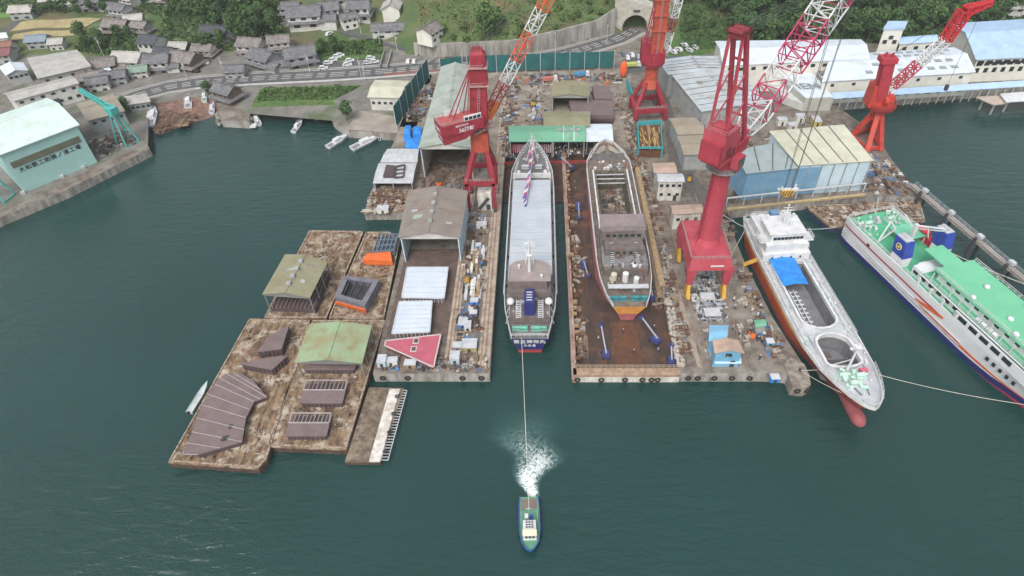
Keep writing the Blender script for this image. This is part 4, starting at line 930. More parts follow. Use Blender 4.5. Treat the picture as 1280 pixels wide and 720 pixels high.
def vent(t, x, y, z, h=1.4, r=.35, m=WHITE):
    mb = MB(); mb.tube((x, y, z), (x, y, z + h), r * .6, 8); mb.ball((x, y, z + h), r * 1.1, 8, 5); mb.build('vent', m, t)
def bollard(t, x, y, z, m=BLACK):
    mb = MB(); mb.box((x, y, z + .06), (.9, .4, .12)); mb.tube((x - .25, y, z), (x - .25, y, z + .6), .14, 7); mb.tube((x + .25, y, z), (x + .25, y, z + .6), .14, 7); mb.build('bollard', m, t)
def lifeboat(t, x, y, z, L=4, m=WHITE):
    mb = MB(); mb.ball((x, y, z + .8), 1, 12, 8, 0, (L / 2, 1.0, .8)); mb.build('lifeboat', m, t)
def mastp(t, x, y, z, h, w=.35, m=WHITE, yard=3.0):
    mb = MB(); mb.tube((x, y, z), (x, y, z + h), w, 8, w * .5); mb.beam((x, y - yard / 2, z + h * .75), (x, y + yard / 2, z + h * .75), .18); mb.beam((x, y - yard / 3, z + h * .9), (x, y + yard / 3, z + h * .9), .14)
    mb.box((x, y, z + h * .6), (1.2, 1.4, .12)); mb.box((x + .3, y, z + h * .66), (.3, 1.8, .25)); mb.ball((x, y, z + h + .2), .3, 6, 4); mb.build('mast', m, t)
def tumb(mb, x0, x1, y, z0, z1, dx0=0, dx1=0, dy=0): mb.hexa([(x0, -y, z0), (x1, -y, z0), (x1, y, z0), (x0, y, z0)], [(x0 + dx0, -y + dy, z1), (x1 + dx1, -y + dy, z1), (x1 + dx1, y - dy, z1), (x0 + dx0, y - dy, z1)])
# ---------------- ship 1: freshly launched cargo ship
o1, h1 = (-3.7, 103.0), R(90)
t1 = thing('cargo_ship', 'launched cargo ship with long pale hatch covers, flag streamers and dark blue lettered stern', 'cargo ship', (*o1, 0), h1)
st = [(0, .6, 4.5, 2.8, 5.6), (3, 2.5, 5.1, 3.4, 5.5), (10, 9, 6.4, 5.6, 5.4), (16, 16, 6.8, 6.6, 5.4), (64, 62, 6.8, 6.7, 5.6), (70, 67, 6.5, 5.4, 6.6), (76, 73, 5.1, 3.6, 7.2), (82, 78, 2.9, 1.6, 7.8), (86, 81.5, .7, .2, 8.2), (87, 82, .15, .05, 8.3)]
hull(t1, st, [('lower_hull', mat('antifoul_red', (.36, .05, .05)), lambda s_: -1, FZ(1.1)), ('hull', NAVY, FZ(1.1), TOP)], 1.0, DECKG, bulm=LGREY)
part(t1, 'rubbing_strake', LGREY, lambda mb: [mb.beam((x0, sg * y0, z0), (x1, sg * y1, z1), .3, .5) for sg in (-1, 1) for (x0, y0, z0, x1, y1, z1) in [(16, 6.85, 5.2, 64, 6.85, 5.3)]])
part(t1, 'hatch_coaming', mat('coaming_grey', (.28, .30, .32)), lambda mb: mb.b0(20.5, 65, -5.6, 5.6, 5.3, 7.0))
for i in range(15):
    x0 = 21 + i * 2.9; part(t1, 'hatch_cover', HATCH, lambda mb: [mb.b0(x0 + .04, x0 + 2.83, -5.75, 5.75, 7.0, 7.5), mb.b0(x0 + 1.2, x0 + 1.6, -5.75, 5.75, 7.5, 7.58)])
part(t1, 'deck_store', SDECK, lambda mb: mb.b0(5, 17.5, -5.0, 5.0, 5.4, 8.0)).name
part(t1, 'accommodation', SDECK, lambda mb: (tumb(mb, 11, 19.2, 5.3, 8.0, 10.6), tumb(mb, 12, 19.6, 4.4, 10.6, 13.2, 0, -.4, .2)))
part(t1, 'bridge_roof', mat('taupe_light', (.30, .25, .24), (.25, .21, .2), s=.5), lambda mb: mb.prism([(12, -5.2), (17.5, -5.2), (19.3, -3.6), (19.9, 0), (19.3, 3.6), (17.5, 5.2), (12, 5.2)], 13.2, 13.5))
winrow(t1, (19.45, -3.8), (19.45, 3.8), 12.2, 7, .8, .8)
part(t1, 'funnel', NAVY, lambda mb: tumb(mb, 5.4, 11.0, 1.35, 8, 12.0, .4, -.3, .1))
part(t1, 'funnel_marking', LGREY, lambda mb: [mb.b0(6.6 + i * .9, 6.95 + i * .9, -.7, .7, 12.0, 12.05) for i in range(4)])
for sg in (-1, 1):
    lifeboat(t1, 9.3, sg * 4.7, 8.3, 2.2)
    part(t1, 'ladder', WHITE, lambda mb: [mb.box((4.6 + k * .5, sg * 2.7, 8.3 + k * .12), (.22, 1.1, .08)) for k in range(10)] + [mb.beam((4.4, sg * 2.7 + e, 8.2), (9.6, sg * 2.7 + e, 9.5), .1) for e in (-.6, .6)])
    for k in range(4): part(t1, 'stern_frame', LGREY, lambda mb: mb.beam((5.2 + k * 3, sg * 5.9, 5.4), (5.2 + k * 3, sg * 5.2, 8.0), .18))
    winch(t1, 3.2, sg * 1.6, 5.4, WGREEN, 0, .9); winch(t1, 3.4, sg * 3.3, 5.4, WGREEN, 0, .7)
    for x in (1.2, 18.5, 30, 45, 60, 70): bollard(t1, x, sg * pl(x, [(0, 3.6), (10, 5.4), (18, 6.2), (64, 6.2), (76, 4)]), pl(x, [(60, 5.5), (70, 6.6)]))
    part(t1, 'railing', LGREY, lambda mb: mb.rail([(5, sg * 4.9, 8), (11, sg * 4.9, 8)], .9, 1.2, .07))
    part(t1, 'railing', LGREY, lambda mb: mb.rail([(12, sg * 5.1, 13.5), (17.5, sg * 5.1, 13.5)], .9, 1.2, .07))
part(t1, 'railing', WHITE, lambda mb: mb.rail([(.15, -4.3, 6.4), (.15, 4.3, 6.4)], .8, 1.0, .1))
mastp(t1, 15.5, 0, 13.5, 9, .45, WHITE, 5)
part(t1, 'signal_post', WHITE, lambda mb: (mb.beam((18.5, -1.0, 13.5), (19.5, 0, 19), .25), mb.beam((18.5, 1.0, 13.5), (19.5, 0, 19), .25), mb.box((19.5, 0, 19), (.5, 2.6, .25))))
vent(t1, 16.5, 2.6, 13.5, 1); vent(t1, 13, -3, 13.5, .8)
# fo'c'sle
part(t1, 'breakwater', WHITE, lambda mb: (mb.b0(67.2, 67.6, -6.0, 6.0, 6.4, 7.9), mb.beam((67.4, -6, 7.9), (67.4, 6, 7.9), .5, .3)))
for sg in (-1, 1):
    winch(t1, 72, sg * 2.1, 7.0, LGREY, 0, .9); part(t1, 'frame', WHITE, lambda mb: [mb.beam((x, sg * (pl(x, [(66, 6.3), (76, 5.1), (82, 2.9), (86, .8)]) - .15), pl(x, [(66, 6.6), (86, 8)])), (x, sg * (pl(x, [(66, 6.3), (76, 5.1), (82, 2.9), (86, .8)]) - .9), pl(x, [(66, 6.6), (86, 8)])), .14, .9) for x in [67 + 1.3 * k for k in range(14)]])
    vent(t1, 69, sg * 4.2, 6.7, .8, .6)
part(t1, 'stowage_rack', LGREY, lambda mb: [mb.box((74 + k * 1.1, rnd.uniform(-2.5, 2.5), 7.7), (rnd.uniform(.4, 1), rnd.uniform(.4, 1.5), rnd.uniform(.4, 1))) for k in range(9)])
mastp(t1, 79, 0, 7.3, 7.5, .4, WHITE, 2.6)
part(t1, 'foremast_stay', WHITE, lambda mb: (mb.beam((79, 0, 13.5), (75.5, -1.8, 7.2), .16), mb.beam((79, 0, 13.5), (75.5, 1.8, 7.2), .16)))
for i in range(2): pass
text('第五神栄丸', t1, (-.02, 0, 4.5), (Vector((0, -1, 0)), Vector((-.1, 0, 1)), Vector((-1, 0, -.1))), 1.5, WHITE, bold=.04, sp=1.1)
text('大三島', t1, (.12, 0, 3.0), (Vector((0, -1, 0)), Vector((-.1, 0, 1)), Vector((-1, 0, -.1))), .9, WHITE, bold=.03, sp=1.3)
# streamers: a dressing line with flags, hung from the foremast to the hatch
FC = [mat('flag_pink', (.6, .10, .28)), mat('flag_violet', (.16, .06, .3)), mat('flag_red', (.55, .04, .08)), WHITE, mat('flag_blue', (.06, .10, .42))]
a = Vector((-3.7 + .8, 103 + 76, 13.5)); b = Vector((-3.7 - 1.6, 103 + 51, 8.2))
t = wt('dressing_line', 'line of pink, violet and white signal flags strung from the foremast over the hatches', 'flag line', tuple(a)); mb = MB(t); mb.tube(a, b, .05, 4); mb.build('line', ROPE)
for i in range(24):
    p = a.lerp(b, i / 24) + Vector((rnd.uniform(-.2, .2), 0, -.9 * math.sin(math.pi * i / 24))); mb = MB(t); s_ = rnd.uniform(.7, 1.0); dx = rnd.uniform(-1.6, -.5)
    mb.poly([p, p + Vector((0, -1.3, -.2)), p + Vector((dx - .6, -2.0, -1.4 * s_)), p + Vector((dx, -.8, -1.2 * s_))]); mb.build('flag', FC[[0, 3, 0, 1, 0, 3, 2, 1, 4, 1, 3, 4][i % 12]], t)
# ---------------- ship 2: in the dry dock
o2, h2 = (20.9, 112.0), R(90.4)
t2 = thing('ship_under_construction', 'unfinished grey ship with open hold and yellow stern standing in the dry dock', 'cargo ship', (*o2, DF + .3), h2)
st = [(0, 1.6, 4.2, 1.6, 6.4), (4, 5, 5.6, 2.6, 6.4), (10, 10, 6.7, 5.0, 6.5), (18, 17, 7.1, 6.9, 6.5), (60, 58, 7.1, 6.9, 6.7), (64, 61, 6.8, 5.6, 7.2), (68, 65, 5.4, 3.2, 7.8), (72, 68, 3.0, 1.0, 8.4), (74.5, 69.5, .2, .05, 8.6)]
HPINK = mat('hull_pink', (.42, .13, .15), (.34, .10, .11), s=.5); HORG = mat('hull_yellow_orange', (.72, .36, .08), (.62, .27, .07), s=.6)
hull(t2, st, [('lower_hull', HPINK, lambda s_: 0, lambda s_: min(s_[4], pl(s_[0], [(0, 2.9), (8, 3.0), (16, 6.0), (60, 6.2)]))), ('hull', HORG, lambda s_: min(s_[4], pl(s_[0], [(0, 2.9), (8, 3.0), (16, 6.0), (60, 6.2)])), TOP)], .9, mat('deck_dusty', (.19, .165, .14), (.115, .095, .08), s=.9, c3=(.15, .08, .055), s3=.3), hole=[(29, 58, 4.6)], bulm=LGREY)
def hold(mb):
    x0, x1, y, z0, z1 = 29, 58, 4.6, 1.2, 7.9
    for sg in (-1, 1): mb.b0(x0, x1, sg * y - .25, sg * y + .25, z0, z1)
    mb.b0(x0 - .3, x0, -y, y, z0, z1); mb.b0(x1, x1 + .3, -y, y, z0, z1); mb.b0(x0, x1, -y, y, z0 - .2, z0)
part(t2, 'hold', mat('hold_olive', (.15, .135, .10), (.095, .085, .07), s=.6, cells=1.2), hold)
for sg in (-1, 1):
    part(t2, 'coaming_rail', WHITE, lambda mb: [mb.b0(29 + k * 3.7, 29 + k * 3.7 + 3.3, sg * 5.2 - .22, sg * 5.2 + .22, 7.9, 8.3) for k in range(8)])
    part(t2, 'side_rail', LGREY, lambda mb: mb.b0(18, 60, sg * 6.9 - .15, sg * 6.9 + .15, 7.4, 7.7))
part(t2, 'hold_beam', LGREY, lambda mb: [mb.beam((x, -4.6, z), (x, 4.6, z), .3, .25) for x, z in ((56.5, 7.5), (55.2, 6.8), (54, 6.0))])
SUP = mat('block_grey_rust', (.17, .15, .145), (.11, .095, .09), s=.8, rough=.8, c3=(.16, .09, .065), s3=.3)
part(t2, 'superstructure', SUP, lambda mb: (tumb(mb, 11, 27, 5.6, 6.5, 9), tumb(mb, 16, 27.3, 5.0, 9, 11.5), tumb(mb, 20, 27, 5.6, 11.5, 14)))
part(t2, 'bridge_roof', mat('bridge_taupe', (.25, .20, .21), (.2, .165, .17), s=.5), lambda mb: mb.b0(20.5, 27.3, -5.9, 5.9, 14, 14.3))
winrow(t2, (19.9, 4.8), (19.9, -4.8), 12.8, 6, 1, .8); winrow(t2, (15.9, 4.2), (15.9, -4.2), 10.3, 5, .8, .8)
part(t2, 'bridge_railing', GREY, lambda mb: mb.rail([(20.6, 5.8, 14.3), (20.6, -5.8, 14.3), (27, -5.8, 14.3)], 1, 1, .08))
part(t2, 'wing_deck', GREY, lambda mb: mb.b0(12, 20, -5.8, 5.8, 9.0, 9.25))
for sg in (-1, 1): part(t2, 'ladder', LGREY, lambda mb: [mb.box((12.5 + .55 * k, sg * 3.2, 9.3 + .2 * k), (.2, 1.0, .08)) for k in range(12)])
for x, y, r_ in ((9, 3.2, .8), (9.2, .2, .8), (12.5, -2.2, .95), (7.5, -2.3, .7)):
    part(t2, 'tank', mat('cream_tank', (.55, .50, .38)) if y > 2 else WHITE, lambda mb: (mb.tube((x, y, 6.5), (x, y, 9.2), r_, 10), mb.ball((x, y, 9.2), r_, 10, 5, 0, (1, 1, .4))))
part(t2, 'stern_platform', LGREY, lambda mb: mb.b0(4.2, 5.6, -5.0, 5.0, 8.6, 8.8))
for y in (-3.6, -1.6, 1.6, 3.6): winch(t2, 2.6, y, 6.45, mat('winch_teal', (.05, .22, .25)), 0, .85)
for sg in (-1, 1):
    for k in range(3): part(t2, 'stern_port', WHITE, lambda mb: mb.box((1.55, sg * (1.5 + k * .8), 5.4), (.3, .62, .5)))
part(t2, 'bow_bulkhead', DECKG, lambda mb: mb.b0(64.8, 65.1, -5, 5, 7.4, 9.8))
part(t2, 'bow_deck', mat('bow_beam', (.40, .37, .32)), lambda mb: [mb.beam((65, sg * 6, 7.7), (72.5, sg * 2.2, 9.4), .5, .5) for sg in (-1, 1)] + [mb.beam((65 + k * 1.4, sg * (5.6 - k * .75), 8.2), (69 + k * .6, sg * .6, 8.8), .2) for sg in (-1, 1) for k in range(5)])
r4 = random.Random(11)
for k in range(22):
    x, y = r4.uniform(59.5, 64.2), r4.uniform(-5.2, 5.2); s_ = r4.uniform(.5, 1.1); mb = MB(); mb.box((0, 0, s_ * .4), (s_, s_ * r4.uniform(.6, 1), s_ * .8), r4.uniform(0, 3))
    ca, sa = math.cos(h2), math.sin(h2); p = (o2[0] + x * ca - y * sa, o2[1] + x * sa + y * ca, DF + .3 + 7.0)
    q = MB(); q.V = [v + Vector(p) for v in mb.V]; q.Fc = mb.Fc; q.MI = mb.MI; c_ = r4.choice(['white', 'grey', 'grey', 'white'])
    solo(q, 'equipment_box', WHITE if c_ == 'white' else GREY, 'small %s equipment box among the gear on the foredeck of the docked ship' % c_, 'equipment box', p, 'equipment boxes on the docked ship (%s)' % c_)
def wpoly(o, h, pts):
    ca, sa = math.cos(h), math.sin(h); return [(o[0] + x * ca - y * sa, o[1] + x * sa + y * ca) for x, y in pts]
MIXC = [mat('mix_rust', (.14, .07, .045)), mat('mix_grey', (.19, .19, .19)), mat('mix_pale', (.40, .37, .32)), mat('mix_tan', (.27, .20, .14)), mat('mix_dark', (.05, .045, .045)), mat('mix_brown', (.14, .10, .08))]
scrap('construction_debris', 'tools, planks and offcuts lying in the open hold of the docked ship', 'debris', wpoly(o2, h2, [(30, -4), (57, -4), (57, 4), (30, 4)]), DF + .3 + 1.2, 190, .4, 1.7, MIXC, seed=5)
r13 = random.Random(13)
for k in range(46):
    x, y = r13.uniform(5.5, 19), r13.uniform(-5, 5); z = 6.5 if x < 11 else 9.25; s_ = r13.uniform(.3, .9)
    part(t2, 'deck_gear', [GREY, SUP, LGREY, RUST][k % 4], lambda mb: mb.box((x, y, z + s_ / 2), (s_, s_ * r13.uniform(.5, 1.6), s_), r13.uniform(0, 3)) if k % 3 else mb.tube((x, y, z), (x, y, z + s_ * 1.8), s_ * .3, 7))
for k in range(40):
    x, y = r13.uniform(3.5, 19), r13.uniform(-4.6, 4.6); z = 5.5 if x < 5 else (8.05 if x < 11 else 10.7); s_ = r13.uniform(.25, .7)
    if x > 5: part(t1, 'deck_gear', [GREY, SDECK, LGREY][k % 3], lambda mb: mb.box((min(x, 11) if z < 9 else max(4.9, x * .6), y, 8.0 + s_ / 2), (s_, s_ * r13.uniform(.5, 1.6), s_)) if k % 3 else mb.tube((min(x, 10.5), y, 8), (min(x, 10.5), y, 8 + s_ * 1.8), s_ * .25, 7))
sc = thing('scaffolding', 'scaffold tubes and planks climbing the right side of the unfinished ship stern block', 'scaffolding', (*o2, DF), h2)
def scf(mb, x0, x1, y, y2, z1):
    n_ = int((x1 - x0) / 1.9)
    for i in range(n_ + 1):
        for yy in (y, y2): mb.beam((x0 + i * 1.9, yy, 0), (x0 + i * 1.9, yy, z1), .09)
        for k in range(int(z1 / 2) + 1): mb.beam((x0 + i * 1.9, y, k * 2), (x0 + i * 1.9, y2, k * 2), .09)
    for k in range(int(z1 / 2) + 1):
        for yy in (y, y2): mb.beam((x0, yy, k * 2), (x0 + n_ * 1.9, yy, k * 2), .09)
part(sc, 'tube_frame', mat('scaffold_tan', (.34, .28, .22)), lambda mb: scf(mb, 6, 60, -8.0, -9.3, 8.5)); part(sc, 'planking', WOOD, lambda mb: [mb.b0(6, 60, -9.2, -8.1, z, z + .08) for z in (4, 8)])
# propeller shaft bracket and boot under the stern
part(t2, 'rudder', HPINK, lambda mb: mb.b0(1.2, 3.2, -.25, .25, .3, 3.6))
# ---------------- ship 3: fitting-out ship at the right of the pier
o3 = (62.6, 149.5); h3 = math.atan2(-67.5, 5.6)
t3 = thing('fitting_out_ship', 'white decked ship with orange brown hull, bulbous bow and two open rounded holds', 'cargo ship', (*o3, 0), h3)
st = [(0, 1, 5.6, 4.4, 5.6), (4, 5, 6.6, 5.8, 5.4), (14, 14, 6.9, 6.5, 4.9), (40, 40, 6.9, 6.6, 4.7), (48, 47, 6.8, 5.2, 4.9), (56, 54, 6.0, 3.0, 5.7), (61, 58, 4.8, 1.6, 6.5), (64.5, 60.5, 3.5, .8, 6.9), (66.8, 61.8, 2.2, .4, 7.1), (68.0, 62.4, 1.1, .2, 7.2), (68.5, 62.8, .1, .05, 7.2)]
OHULL = mat('hull_rust_orange', (.46, .10, .05), (.36, .075, .04), s=.35); HO2 = mat('hull_bright_orange', (.66, .26, .04), (.52, .18, .03), s=.4)
DW = mat('deck_white', (.50, .52, .55), (.38, .40, .43), s=.4, rough=.6)
hull(t3, st, [('lower_hull', mat('boot_pink', (.30, .085, .09), (.23, .065, .07), s=.4), lambda s_: -1, lambda s_: min(s_[4], pl(s_[0], [(35, .5), (60, 3.2), (69, 3.8)]))), ('hull', OHULL, lambda s_: min(s_[4], pl(s_[0], [(35, .5), (60, 3.2), (69, 3.8)])), lambda s_: s_[4] - 1.1), ('sheer_strake', HO2, lambda s_: s_[4] - 1.1, TOP)], .9, DW, hole=[(19, 44, 4.5), (45.6, 56.2, 4.1)], bulm=WHITE)
part(t3, 'bulbous_bow', MATS['boot_pink'], lambda mb: (mb.tube((56, 0, .2), (65.4, 0, .35), 1.2, 18, 1.6), mb.ball((65.4, 0, .35), 1.6, 18, 12, 0, (1.5, 1, 1))))
def oval(x0, x1, y, n=8, r0=None, r1=None):
    P = []
    r0 = y if r0 is None else r0; r1 = y if r1 is None else r1
    for i in range(n + 1): a_ = -math.pi / 2 + math.pi * i / n; P.append((x1 - r1 + r1 * math.cos(a_), y * math.sin(a_)))
    for i in range(n + 1): a_ = math.pi / 2 + math.pi * i / n; P.append((x0 + r0 + r0 * math.cos(a_), y * math.sin(a_)))
    return P
def coam(t, P, z0, z1, m, name='coaming', w=.4):
    mb = MB(); n = len(P)
    for i in range(n):
        a_, b_ = Vector(P[i]), Vector(P[(i + 1) % n])
        if (b_ - a_).length < 1e-4: continue
        mb.beam((a_.x, a_.y, (z0 + z1) / 2), (b_.x, b_.y, (z0 + z1) / 2), w * .6, z1 - z0); mb.beam((a_.x, a_.y, z1), (b_.x, b_.y, z1), w * 1.4, .2)
    mb.build(name, m, t)
HG = mat('hold_grey', (.21, .215, .23), (.16, .163, .175), s=.4)
def holdwell(t, x0, x1, y, P, zt, zf, m=HG):
    def f(mb):
        n = len(P); mb.add([(p[0], p[1], zf) for p in P], [list(range(n))])
        for i in range(n):
            a_, b_ = P[i], P[(i + 1) % n]; mb.poly([(*a_, zf), (*b_, zf), (*b_, zt), (*a_, zt)])
    part(t, 'hold', m, f)
    def dk(mb):      # deck plate between square cut-out and the rounded coaming
        for sg in (-1, 1):
            Q = [p for p in P if p[1] * sg >= -1e-6]; Q = sorted(Q, key=lambda p: p[0]); R_ = [(x0, 0)] + Q + [(x1, 0)]
            for a_, b_ in zip(R_, R_[1:]): mb.poly([(a_[0], a_[1], zt + .02), (b_[0], b_[1], zt + .02), (b_[0], sg * y, zt + .02), (a_[0], sg * y, zt + .02)])
    part(t, 'hatch_deck', DW, dk)
PA = oval(19.2, 43.6, 4.3, r0=.5, r1=3.2); PB = oval(45.8, 56.0, 4.0, r0=3.2, r1=1.6)
holdwell(t3, 19, 44, 4.7, PA, 4.75, .6); holdwell(t3, 45.4, 56.4, 4.3, PB, 5.3, .8)
coam(t3, PA, 4.7, 5.7, WHITE); coam(t3, PB, 5.0, 6.3, WHITE)
for k in range(3): part(t3, 'hold_ladder_rack', WHITE, lambda mb: [mb.b0(28, 42, -3.4 + k * 1.15, -3.2 + k * 1.15, 3.2, 3.5)] + [mb.b0(28.5 + j * 1.5, 28.8 + j * 1.5, -3.4 + k * 1.15, -2.4 + k * 1.15, 3.1, 3.3) for j in range(9)])
part(t3, 'hold_web', HG, lambda mb: [mb.b0(50.5, 50.8, -3.8, 3.8, .8, 2.6)]); part(t3, 'hold_floor_panel', mat('floor_brown', (.17, .13, .12)), lambda mb: [mb.b0(46.8 + i * 2.4, 48.8 + i * 2.4, -3 + j * 1.5, -1.8 + j * 1.5, .8, .95) for i in range(3) for j in range(3)])
part(t3, 'superstructure', WHITE, lambda mb: (tumb(mb, 2.5, 18.4, 6.3, 5, 7.4), tumb(mb, 4, 17.5, 5.6, 7.4, 9.8), tumb(mb, 8.5, 16.6, 4.6, 9.8, 12.2, .3, -.5, .3)))
part(t3, 'bridge_wing', WHITE, lambda mb: mb.b0(12.8, 16.4, -7.1, 7.1, 9.8, 10.1)); part(t3, 'bridge_top', WHITE, lambda mb: mb.b0(8.2, 16.4, -4.9, 4.9, 12.2, 12.45))
winrow(t3, (16.62, -4.0), (16.62, 4.0), 11.3, 8, .8, .75); winrow(t3, (18.45, -5), (18.45, 5), 6.3, 4, .5, .5)
part(t3, 'wing_railing', WHITE, lambda mb: (mb.rail([(12.8, -7, 10.1), (16.3, -7, 10.1), (16.3, 7, 10.1), (12.8, 7, 10.1)], 1.1, 1, .09), mb.rail([(4, -5.6, 9.8), (4, 5.6, 9.8)], 1, 1.2, .09), mb.rail([(2.6, -6.2, 7.4), (17, -6.2, 7.4)], 1, 1.4, .09), mb.rail([(2.6, 6.2, 7.4), (17, 6.2, 7.4)], 1, 1.4, .09), mb.rail([(.5, -5.4, 6.3), (.5, 5.4, 6.3)], 1, 1.2, .1)))
part(t3, 'funnel', mat('funnel_blue', (.14, .26, .42)), lambda mb: tumb(mb, 4.5, 7.0, 1.2, 9.8, 12.0, .4, -.2, .2))
for x, y in ((9.5, -3.5), (9.5, 3.4), (13, 1.5), (2.2, -4), (2.4, 3.6)): vent(t3, x, y, 12.4 if x > 9 else 7.4, 1.2)
winch(t3, 2.2, -1.5, 7.4, WHITE, 0, .8); mastp(t3, 12, 0, 12.4, 6, .3, WHITE, 3.4)
# blue sheet over the hold
mb = MB(); n = 9; r5 = random.Random(2)
vs = [(18.4 + 10.4 * i / n, -4.9 + 6.9 * j / n - .25 * i / n * (1 if j > 4 else -1), 5.9 + .45 * math.sin(math.pi * j / n) + r5.uniform(-.12, .12)) for j in range(n + 1) for i in range(n + 1)]
mb.add(vs, [(j * (n + 1) + i, j * (n + 1) + i + 1, (j + 1) * (n + 1) + i + 1, (j + 1) * (n + 1) + i) for j in range(n) for i in range(n)])
pc = wpoly(o3, h3, [(23.5, -1)])[0]; q = MB(); q.V = [Vector((*wpoly(o3, h3, [(v.x, v.y + .3)])[0], v.z)) for v in mb.V]; q.Fc = mb.Fc; q.MI = mb.MI
solo(q, 'blue_sheet', BLUE, 'large crumpled bright blue sheet spread over the aft hold of the white decked ship', 'tarpaulin', (*pc, 5.9), smooth=False)
for x, y in ((58.5, -2), (58.8, 1.6), (60.8, -.6)): winch(t3, x, y, 6.1, PALEG, 0, .95)
part(t3, 'forecastle_gear', PALEG, lambda mb: [mb.box((57.2 + rnd.random() * 6, rnd.uniform(-3, 3), 7), (rnd.uniform(.5, 1.4), rnd.uniform(.4, 1), rnd.uniform(.4, 1))) for _ in range(10)])
part(t3, 'bow_railing', WHITE, lambda mb: [mb.rail([(56, sg * 5.9, 6.6), (61, sg * 4.7, 7.4), (64.5, sg * 3.4, 7.8), (66.8, sg * 2.1, 8.0), (68.3, 0, 8.1)], .9, 1.1, .07) for sg in (-1, 1)]); part(t3, 'anchor_gear', GREY, lambda mb: [mb.tube((61.5 + k, sg * 1.4, 6.7), (64.5, sg * .8, 7.2), .14, 6) for k in (0, .5) for sg in (-1, 1)])
part(t3, 'foremast', WHITE, lambda mb: (mb.tube((57.3, -.8, 5.9), (57.3, -.8, 15.5), .32, 8, .2), mb.beam((57.3, -2.2, 13.8), (57.3, .9, 13.8), .3), mb.box((57.3, -.8, 14.6), (1.4, 1.4, .25)), mb.beam((57.3, -.8, 10.5), (55, -3, 6), .2), mb.beam((57.3, -.8, 10.5), (55, 1.5, 6), .2), mb.ball((57.3, -2.2, 14.1), .35, 6, 4)))
r12 = random.Random(12)
for k in range(60):
    x = r12.uniform(19, 64); hw_ = pl(x, [(44, 5.9), (56, 5.2), (64, 3.4)]); y = r12.choice((-1, 1)) * (r12.uniform(hw_ - .9, hw_) if x < 57 else r12.uniform(0, hw_)); z = pl(x, [(40, 4.75), (48, 4.95), (56, 5.7), (62, 6.6), (68, 7.2)]); s_ = r12.uniform(.25, .6)
    part(t3, 'deck_fitting', [WHITE, PALEG, LGREY][k % 3], lambda mb: mb.box((x, y, z + s_ / 2), (s_ * 1.5, s_, s_)) if k % 2 else mb.tube((x, y, z), (x, y, z + s_ * 1.4), s_ * .3, 6))
part(t3, 'hose_reel', mat('reel_pink', (.55, .12, .18)), lambda mb: mb.box((57.8, 2.6, 7), (.9, 1.6, .8)))
for sg in (-1, 1):
    part(t3, 'deck_pipe', WHITE, lambda mb: mb.tube((18, sg * 5.6, 5.2), (46, sg * 5.6, 5.2), .16, 6))
    part(t3, 'side_railing', WHITE, lambda mb: mb.rail([(17, sg * 6.75, 5.7), (46, sg * 6.7, 5.7)], .7, 2, .08))
    for x in (20, 28, 36, 44, 52): vent(t3, x, sg * 5.9, 5.0, .9, .25); bollard(t3, x + 2, sg * 5.4 if x < 50 else sg * 4.6, 5.0, WHITE)
# ---------------- ferry
of = (91.6, 148.4); hf = math.atan2(-46, 13.6)
t4 = thing('ferry', 'large white car ferry with green decks, two blue funnels and orange zigzag on its side', 'ferry', (*of, 0), hf)
st = [(0, 0, 7.2, 6.9, 7.0), (3, 3, 7.6, 7.3, 6.8), (45, 45, 7.6, 7.3, 6.6), (55, 54, 7.6, 6.7, 7.0), (66, 63, 7.0, 4.8, 8.2), (75, 70, 5.0, 2.2, 9.2), (81, 74, 2.4, .6, 9.8), (84, 75.5, .2, .1, 10)]
FW = mat('ferry_white', (.68, .70, .72), (.62, .64, .66), s=.15, rough=.35)
hull(t4, st, [('boot_top', mat('boot_red', (.42, .03, .08)), lambda s_: -1, lambda s_: pl(s_[0], [(50, .02), (75, 1.2)])), ('lower_hull', NAVY, lambda s_: pl(s_[0], [(50, .02), (75, 1.2)]), lambda s_: pl(s_[0], [(0, 1.3), (50, 1.6), (80, 4)])), ('hull', FW, lambda s_: pl(s_[0], [(0, 1.3), (50, 1.6), (80, 4)]), TOP)], 1.0, DGREEN, bulm=FW, hole=None)
SRED = mat('stripe_red', (.45, .04, .06)); SORG = mat('stripe_orange', (.68, .14, .05))
def side_h(x, z):
    s_ = (0, 0) + tuple(pl(x, [(k[0], k[i]) for k in st]) for i in (2, 3, 4)); q = max(0, min(1, z / s_[4])) ** 1.25; return s_[3] + (s_[2] - s_[3]) * q
for sg in (-1, 1):
    def ribbon(mb, pts, w=.09):
        q_ = []
        for u_, v_ in zip(pts, pts[1:]): q_ += [lerp(u_, v_, k_ / 4) for k_ in range(4)]
        pts = q_ + [pts[-1]]
        for (x0, a0, b0), (x1, a1, b1) in zip(pts, pts[1:]):
            mb.poly([(x0, sg * (side_h(x0, a0) + w), a0), (x1, sg * (side_h(x1, a1) + w), a1), (x1, sg * (side_h(x1, b1) + w), b1), (x0, sg * (side_h(x0, b0) + w), b0)])
    part(t4, 'side_stripe', SRED, lambda mb: ribbon(mb, [(.3, 5.3, 5.75), (10, 5.2, 5.65), (20, 5.1, 5.55), (30, 5.0, 5.5), (37, 5.0, 5.5)]))
    part(t4, 'zigzag', SORG, lambda mb: (ribbon(mb, [(29.5, 3.6, 3.9), (33, 3.7, 4.8), (37, 4.6, 5.5), (38.5, 4.9, 5.5)]), ribbon(mb, [(29.5, 3.6, 3.9), (31, 3.1, 3.75), (34, 2.5, 3.4), (40, 2.2, 3.2), (48, 2.2, 2.9), (58, 2.6, 3.0), (66, 3.4, 3.5)])))
